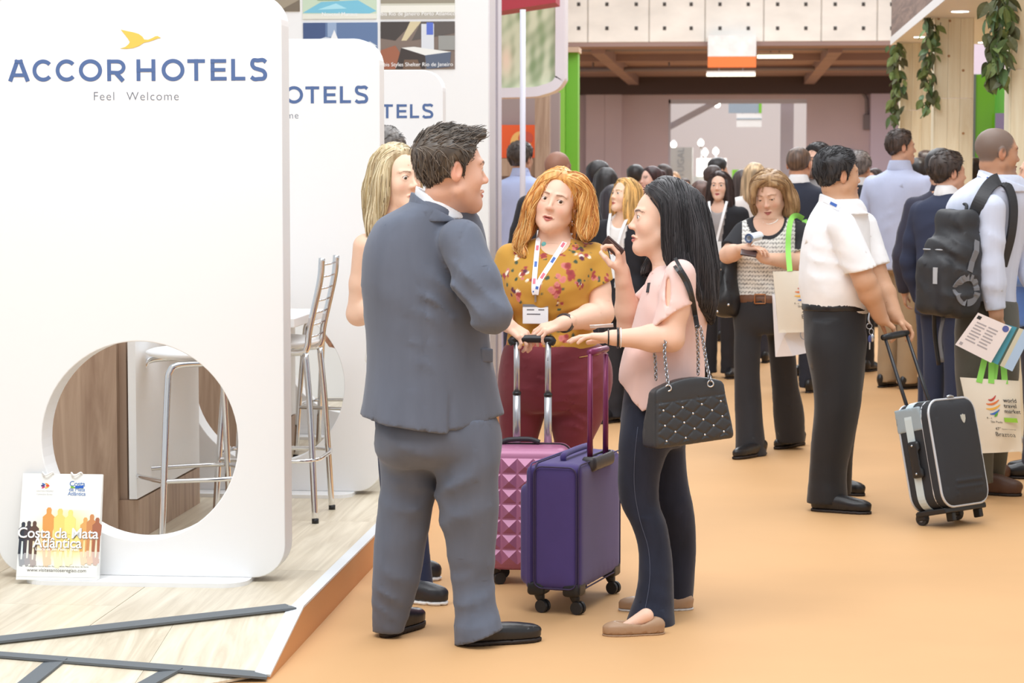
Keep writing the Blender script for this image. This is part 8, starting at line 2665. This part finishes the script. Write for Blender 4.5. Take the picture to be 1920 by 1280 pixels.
def slouch_bag():
    Y = 13.55
    w = lambda x, y, d=0.0: W(x, y, Y + d)
    K = thing('handbag', 'black leather shoulder bag hanging at the right side of the woman in the knit top', 'handbag', w(1358, 594))
    f = U(.05, rc(w(1366, 492), w(1360, 560), .045, .075), rc(w(1352, 572), w(1372, 575), .055, .06), ell(w(1360, 560, .02), (.085, .10, .105)))
    f = CUT(f, (w(1340, 597), (.05, 0, -1)), k=.02)
    sdf_obj('bag_body', FOLD(f, [(w(1360, 540, -.1), (1, 0, .3), .09, .008, .1)], (.003, 5)), *bounds(w(1330, 470), w(1390, 610), pad=.12), .008, BLACK_LEATHER, K)
    tubes('strap', [(spline([w(1350, 505, -.06), w(1338, 520, -.07), w(1333, 560, -.05), w(1336, 590, -.03)], 6), .010), (spline([w(1372, 480), w(1384, 440, .04), w(1392, 416, .08)], 6), .011)], BLACK_LEATHER, K, 8)
    for x, y in ((1366, 571), (1345, 584)):
        bm = bmesh.new(); bmesh.ops.create_uvsphere(bm, u_segments=10, v_segments=6, radius=.008, matrix=Matrix.Translation(w(x, y, -.115))); bm_obj('stud', bm, mat('silver', (220, 220, 225), .2, metal=1), K, smooth=True)
    tubes('buckle', [([w(1343, 500, -.09), w(1352, 506, -.09)], .008)], mat('silver', (220, 220, 225), .2, metal=1), K, 8)
slouch_bag()

def papers():
    Y = 11.50
    def sheet(name, label, cat, quad, dy, m, th=.004):
        pts = [W(x, y, Y + d) for (x, y), d in zip(quad, dy)]
        n = np.cross(pts[1] - pts[0], pts[3] - pts[0]); n /= np.linalg.norm(n)
        if n[1] > 0: n = -n
        K = thing(name, label, cat, pts[0])
        V = pts + [p - n * th for p in pts]
        mesh_np('cover', V, [[[0, 3, 2, 1], [4, 5, 6, 7]] + [[i, (i + 1) % 4, 4 + (i + 1) % 4, 4 + i] for i in range(4)]], m, K, smooth=False)
        P = lambda s, t, off=.001: (pts[0] * (1 - s) + pts[1] * s) * (1 - t) + (pts[3] * (1 - s) + pts[2] * s) * t + n * off
        return K, P, n
    def patch(K, P, nm, s0, t0, s1, t1, m, off=.001):
        mesh_np(nm, [P(s0, t0, off), P(s1, t0, off), P(s1, t1, off), P(s0, t1, off)], [[[0, 3, 2, 1]]], m, K, smooth=False)
    K, P, n = sheet('magazine', 'magazine with a teal sea cover held behind the white leaflet', 'magazine', [(1880, 606), (1936, 622), (1898, 696), (1846, 672)], (.02, .02, .02, .02), mat('magazine_teal', (70, 150, 170), .35))
    patch(K, P, 'printed_area', .55, 0, .70, 1, mat('magazine_sand', (206, 200, 176), .4)); patch(K, P, 'printed_area', .70, 0, 1, 1, mat('magazine_sky', (176, 200, 226), .4)); patch(K, P, 'printed_area', .48, .0, .55, 1, mat('magazine_dark', (70, 90, 80), .4))
    K, P, n = sheet('leaflet', 'white printed leaflet held with the green straps by the man with the backpack', 'leaflet', [(1834, 586), (1897, 613), (1858, 680), (1791, 646)], (0, 0, 0, 0), mat('leaflet_paper', (238, 226, 222), .5))
    ln = mat('print_grey', (172, 164, 166), .6)
    for c in range(2):
        for k in range(7): patch(K, P, 'printed_line', .12 + c * .34, .22 + k * .085, .12 + c * .34 + .28 - .05 * (k % 3 == 2), .22 + k * .085 + .035, ln)
    patch(K, P, 'printed_mark', .05, .06, .16, .15, INK); patch(K, P, 'printed_mark', .06, .86, .14, .94, ln)
    t = np.linspace(0, 2 * np.pi, 20, endpoint=False)
    c = P(.88, .10, .0014); e1 = (P(1, .1) - P(0, .1)); e1 /= np.linalg.norm(e1); e2 = np.cross(n, e1)
    mesh_np('printed_seal', [c] + [c + .016 * (math.cos(k) * e1 + math.sin(k) * e2) for k in t], [[[0, 1 + i, 1 + (i + 1) % 20] for i in range(20)]], mat('seal_blue', (84, 96, 160), .5), K, smooth=False)
papers()

# ------------------------------------------------------------------ the paper bag leaning on the near panel's base
def gift_bag():
    Yb = 8.335
    zb = DZ + .0165
    bl, br = W(30, 1104, Yb - .06), W(181, 1106, Yb - .06)
    tl, tr = W(37, 887, Yb + .045), W(188, 887, Yb + .045)
    bl[2] = br[2] = zb
    K = thing('gift_bag', 'white paper carrier bag printed with business people leaning on the near panel', 'bag', (bl + br) / 2)
    u = br - bl; wd = np.linalg.norm(u); u /= wd
    v = tl - bl; v -= u * (v @ u); hg = np.linalg.norm(v); v /= hg
    n = np.cross(u, v)
    if n[1] > 0: n = -n
    def L(a, c, b=0.0): return bl + u * a + v * c - n * b                     # b = depth behind the front sheet
    d = .045
    V = [L(0, 0), L(wd, 0), L(wd, hg), L(0, hg), L(0, 0, d), L(wd, 0, d), L(wd, hg, .012), L(0, hg, .012), L(wd - .012, .1, d * .5), L(wd - .004, hg, .006)]
    for i in (4, 5): V[i][2] = zb; V[i][1] = bl[1] + d
    mesh_np('bag_body', V[:8], [[[0, 1, 2, 3], [1, 5, 6, 2], [4, 7, 6, 5], [0, 3, 7, 4], [0, 4, 5, 1]]], mat('bag_paper', (240, 240, 236), .35), K, smooth=False)
    M = frame(L(0, 0, -.0008), u, v)
    def PM(off): return frame(L(0, 0, -off), u, v)
    S = lambda pts: [(x * wd, y * hg) for x, y in pts]
    # glow of the sunset, printed as a few soft patches
    nx, ny = 44, 48
    VV, C = [], []
    for j in range(ny + 1):
        for i in range(nx + 1):
            a, b = i / nx, .03 + .63 * j / ny
            VV.append(L(a * wd * .985 + .004, b * hg, -.0009))
            g = math.exp(-(((a - .60) / .26) ** 2 + ((b - .42) / .22) ** 2))
            g2 = math.exp(-(((a - .5) / .5) ** 2 + ((b - .36) / .14) ** 2))
            w_ = np.array((246, 246, 240.)); ye = np.array((252, 232, 130.)); og = np.array((246, 206, 140.)); bl_ = np.array((190, 214, 232.))
            c = w_ * (1 - g2) + og * g2 * .8 + w_ * g2 * .2
            c = c * (1 - g) + ye * g
            if a < .22 and b < .5:
                k = (1 - a / .22) * math.exp(-((b - .30) / .12) ** 2) * .7
                c = c * (1 - k) + bl_ * k
            if b < .26:
                k = (.26 - b) / .26 * .9
                c = c * (1 - k) + w_ * k
            C.append(lin(tuple(c)))
    q = [[j * (nx + 1) + i, j * (nx + 1) + i + 1, (j + 1) * (nx + 1) + i + 1, (j + 1) * (nx + 1) + i] for j in range(ny) for i in range(nx)]
    mesh_np('printed_sky', VV, [q], mat('bag_print', (255, 255, 255), .35, vcol=True), K, col=np.array(C), smooth=False)
    def man(cx, foot, h, c, off, arm=0):
        w_ = h * .13 * hg / wd
        body = [(-.9, 0), (-.25, 0), (-.2, .40), (.2, .40), (.3, 0), (.9, 0), (.85, .45), (1.0, .50), (1.1, .78), (.55, .84), (.42, .86), (.48, .95), (.25, 1.0), (-.25, 1.0), (-.48, .95), (-.42, .86), (-.55, .84), (-1.1, .78), (-1.0, .5), (-.85, .45)]
        flat_poly('printed_figure', [S([(cx + x * w_, foot + y * h) for x, y in body])], PM(off), mat('print_fig_%d_%d' % c[:2], c, .4), K)
        flat_poly('printed_figure', [S([(cx + x * w_ * .9, foot - y * h * .42) for x, y in body[:12]] + [(cx - w_ * .4, foot - .38 * h)])], PM(off - .0001), mat('print_fig_%d_%d' % tuple(min(255, int(v_ * .5 + 128)) for v_ in c[:2]), tuple(min(255, int(v_ * .45 + 138)) for v_ in c), .4), K)
    for i, (cx, foot, h, c) in enumerate(((.05, .24, .30, (52, 56, 66)), (.12, .25, .30, (74, 66, 70)), (.19, .24, .31, (96, 70, 58)), (.36, .28, .40, (226, 158, 84)), (.50, .27, .40, (248, 214, 120)), (.63, .28, .38, (252, 226, 132)), (.82, .27, .32, (226, 170, 100)), (.90, .28, .34, (206, 140, 88)), (.97, .27, .32, (168, 104, 76)))):
        man(cx, foot, h, c, .0014 + .0002 * i)
    white = mat('bag_title', (252, 252, 252), .4); sh = mat('bag_title_edge', (140, 130, 120), .5)
    for st, t in (('Costa da Mata', .435), ('Atlântica', .345)):
        text_obj('title_edge', st, .054, frame(L(wd * .49 + .0014, t * hg - .0018, -.0038), u, v), sh, K, spacing=.96, offset=.0006)
        text_obj('title', st, .054, frame(L(wd * .49, t * hg, -.0044), u, v), white, K, spacing=.96, offset=.0005)
    text_obj('subtitle', 'Litoral de São Paulo - Brasil', .0145, frame(L(wd * .49, .288 * hg, -.0044), u, v), white, K, offset=.0002)
    text_obj('small_line', 'Bertioga  Cubatão  Guarujá  Itanhaém  Mongaguá  Peruíbe  Praia Grande  Santos  São Vicente', .0062, frame(L(wd * .5, .128 * hg, -.002), u, v), INK, K)
    text_obj('web_address', 'www.visitesantoseregiao.com', .0185, frame(L(wd * .5, .092 * hg, -.002), u, v), mat('ink_grey', (110, 104, 100), .5), K)
    cols = [(220, 70, 60), (240, 150, 50), (90, 160, 80), (60, 110, 180), (80, 60, 120), (200, 60, 120), (60, 160, 180), (240, 190, 60)]
    for k in range(8):
        a = k * math.pi / 4
        c = (.29 + .030 * math.cos(a) , .885 + .022 * math.sin(a))
        flat_poly('sun_emblem', [[((c[0]) * wd + .006 * math.cos(t + a) * (1.2), c[1] * hg + .004 * math.sin(t)) for t in np.linspace(0, 2 * np.pi, 9)[:-1]]], PM(.0012), mat('emblem_%d' % k, cols[k], .5), K)
    for t in (.835, .825): text_obj('small_line', 'SANTOS E REGIÃO' if t > .83 else 'Convention Bureau', .0075, frame(L(wd * .29, t * hg - (.008 if t < .83 else 0), -.0012), u, v), mat('ink_pale', (190, 190, 190), .5), K)
    bl2 = mat('logo_blue', (50, 110, 180), .5)
    text_obj('logo_lettering', 'Costa', .027, frame(L(wd * .69, .905 * hg, -.0012), u, v), bl2, K, spacing=.9)
    flat_poly('logo_wave', [S([(.61, .865), (.61, .89), (.66, .875), (.70, .888), (.77, .875), (.77, .865)])], PM(.0012), mat('logo_green', (120, 180, 60), .5), K)
    flat_poly('logo_wave', [S([(.66, .866), (.67, .884), (.77, .892), (.77, .866)])], PM(.0014), mat('logo_sea', (30, 90, 190), .5), K)
    text_obj('logo_lettering', 'da Mata\nAtlântica', .020, frame(L(wd * .69, .832 * hg, -.0012), u, v), bl2, K, spacing=.95, lines=.8)
    for a in (.27, .63):
        tubes('cord_handle', [(spline([L(wd * a, hg - .012, -.002), L(wd * (a - .02), hg + .004, -.004), L(wd * (a + .03), hg - .008, -.012), L(wd * (a + .10), hg + .004, -.008), L(wd * (a + .12), hg - .004, .004)], 6), .0032)], WHITE, K, 6)
gift_bag()

# the person at the right edge, mostly outside the picture, with a white bag
def edge_person():
    r = bg_person('person in bright blue shirt at the right edge, only a sleeve visible', 1954, 280, 12.7, -80, -80, 'short', (60, 48, 44), (110, 150, 226), (60, 60, 72), (222, 176, 150), arms='front', q=1.5)
    Y = 13.75
    K = thing('plastic_bag', 'white carrier bag with dark lettering at the right edge of the photo', 'bag', W(1914, 562, Y))
    f = rbox(W(1925, 508, Y + .05), (.075, .06, .20), .04)
    sdf_obj('bag_body', FOLD(f, [(W(1912, 500, Y), (1, 0, .2), .06, .006, .15)], (.003, 6)), *bounds(W(1925, 508, Y), pad=.28), .009, mat('white_plastic', (240, 238, 240), .4), K)
    text_obj('lettering', 'toa', .085, frame(W(1913, 520, Y - .018), (.28, 0, .96), (-.96, 0, .28)), INK, K)
    tubes('handle', [(spline([W(1905, 452, Y), W(1908, 440, Y), W(1922, 440, Y), W(1928, 452, Y)], 6), .010)], mat('white_plastic', (240, 238, 240), .4), K, 8)
edge_person()

pn = thing('paper_sheet', 'small folded white paper behind the flat hand of the black-haired woman', 'paper', W(1128, 612, 8.36))
bm = bmesh.new(); bm_box(bm, (-.042, -.001, -.015), (.042, .001, .015), 0, frame(W(1128, 611, 8.36), (1, 0, .06), (0, -.9, .4)) @ Matrix.Rotation(math.pi / 2, 4, 'X')); bm_obj('sheet', bm, WHITE, pn)
bm = bmesh.new(); bm_box(bm, (-.030, .001, -.013), (.038, .003, .012), 0, frame(W(1130, 610, 8.358), (1, 0, .1), (0, -.9, .45)) @ Matrix.Rotation(math.pi / 2, 4, 'X')); bm_obj('fold', bm, WHITE, pn)
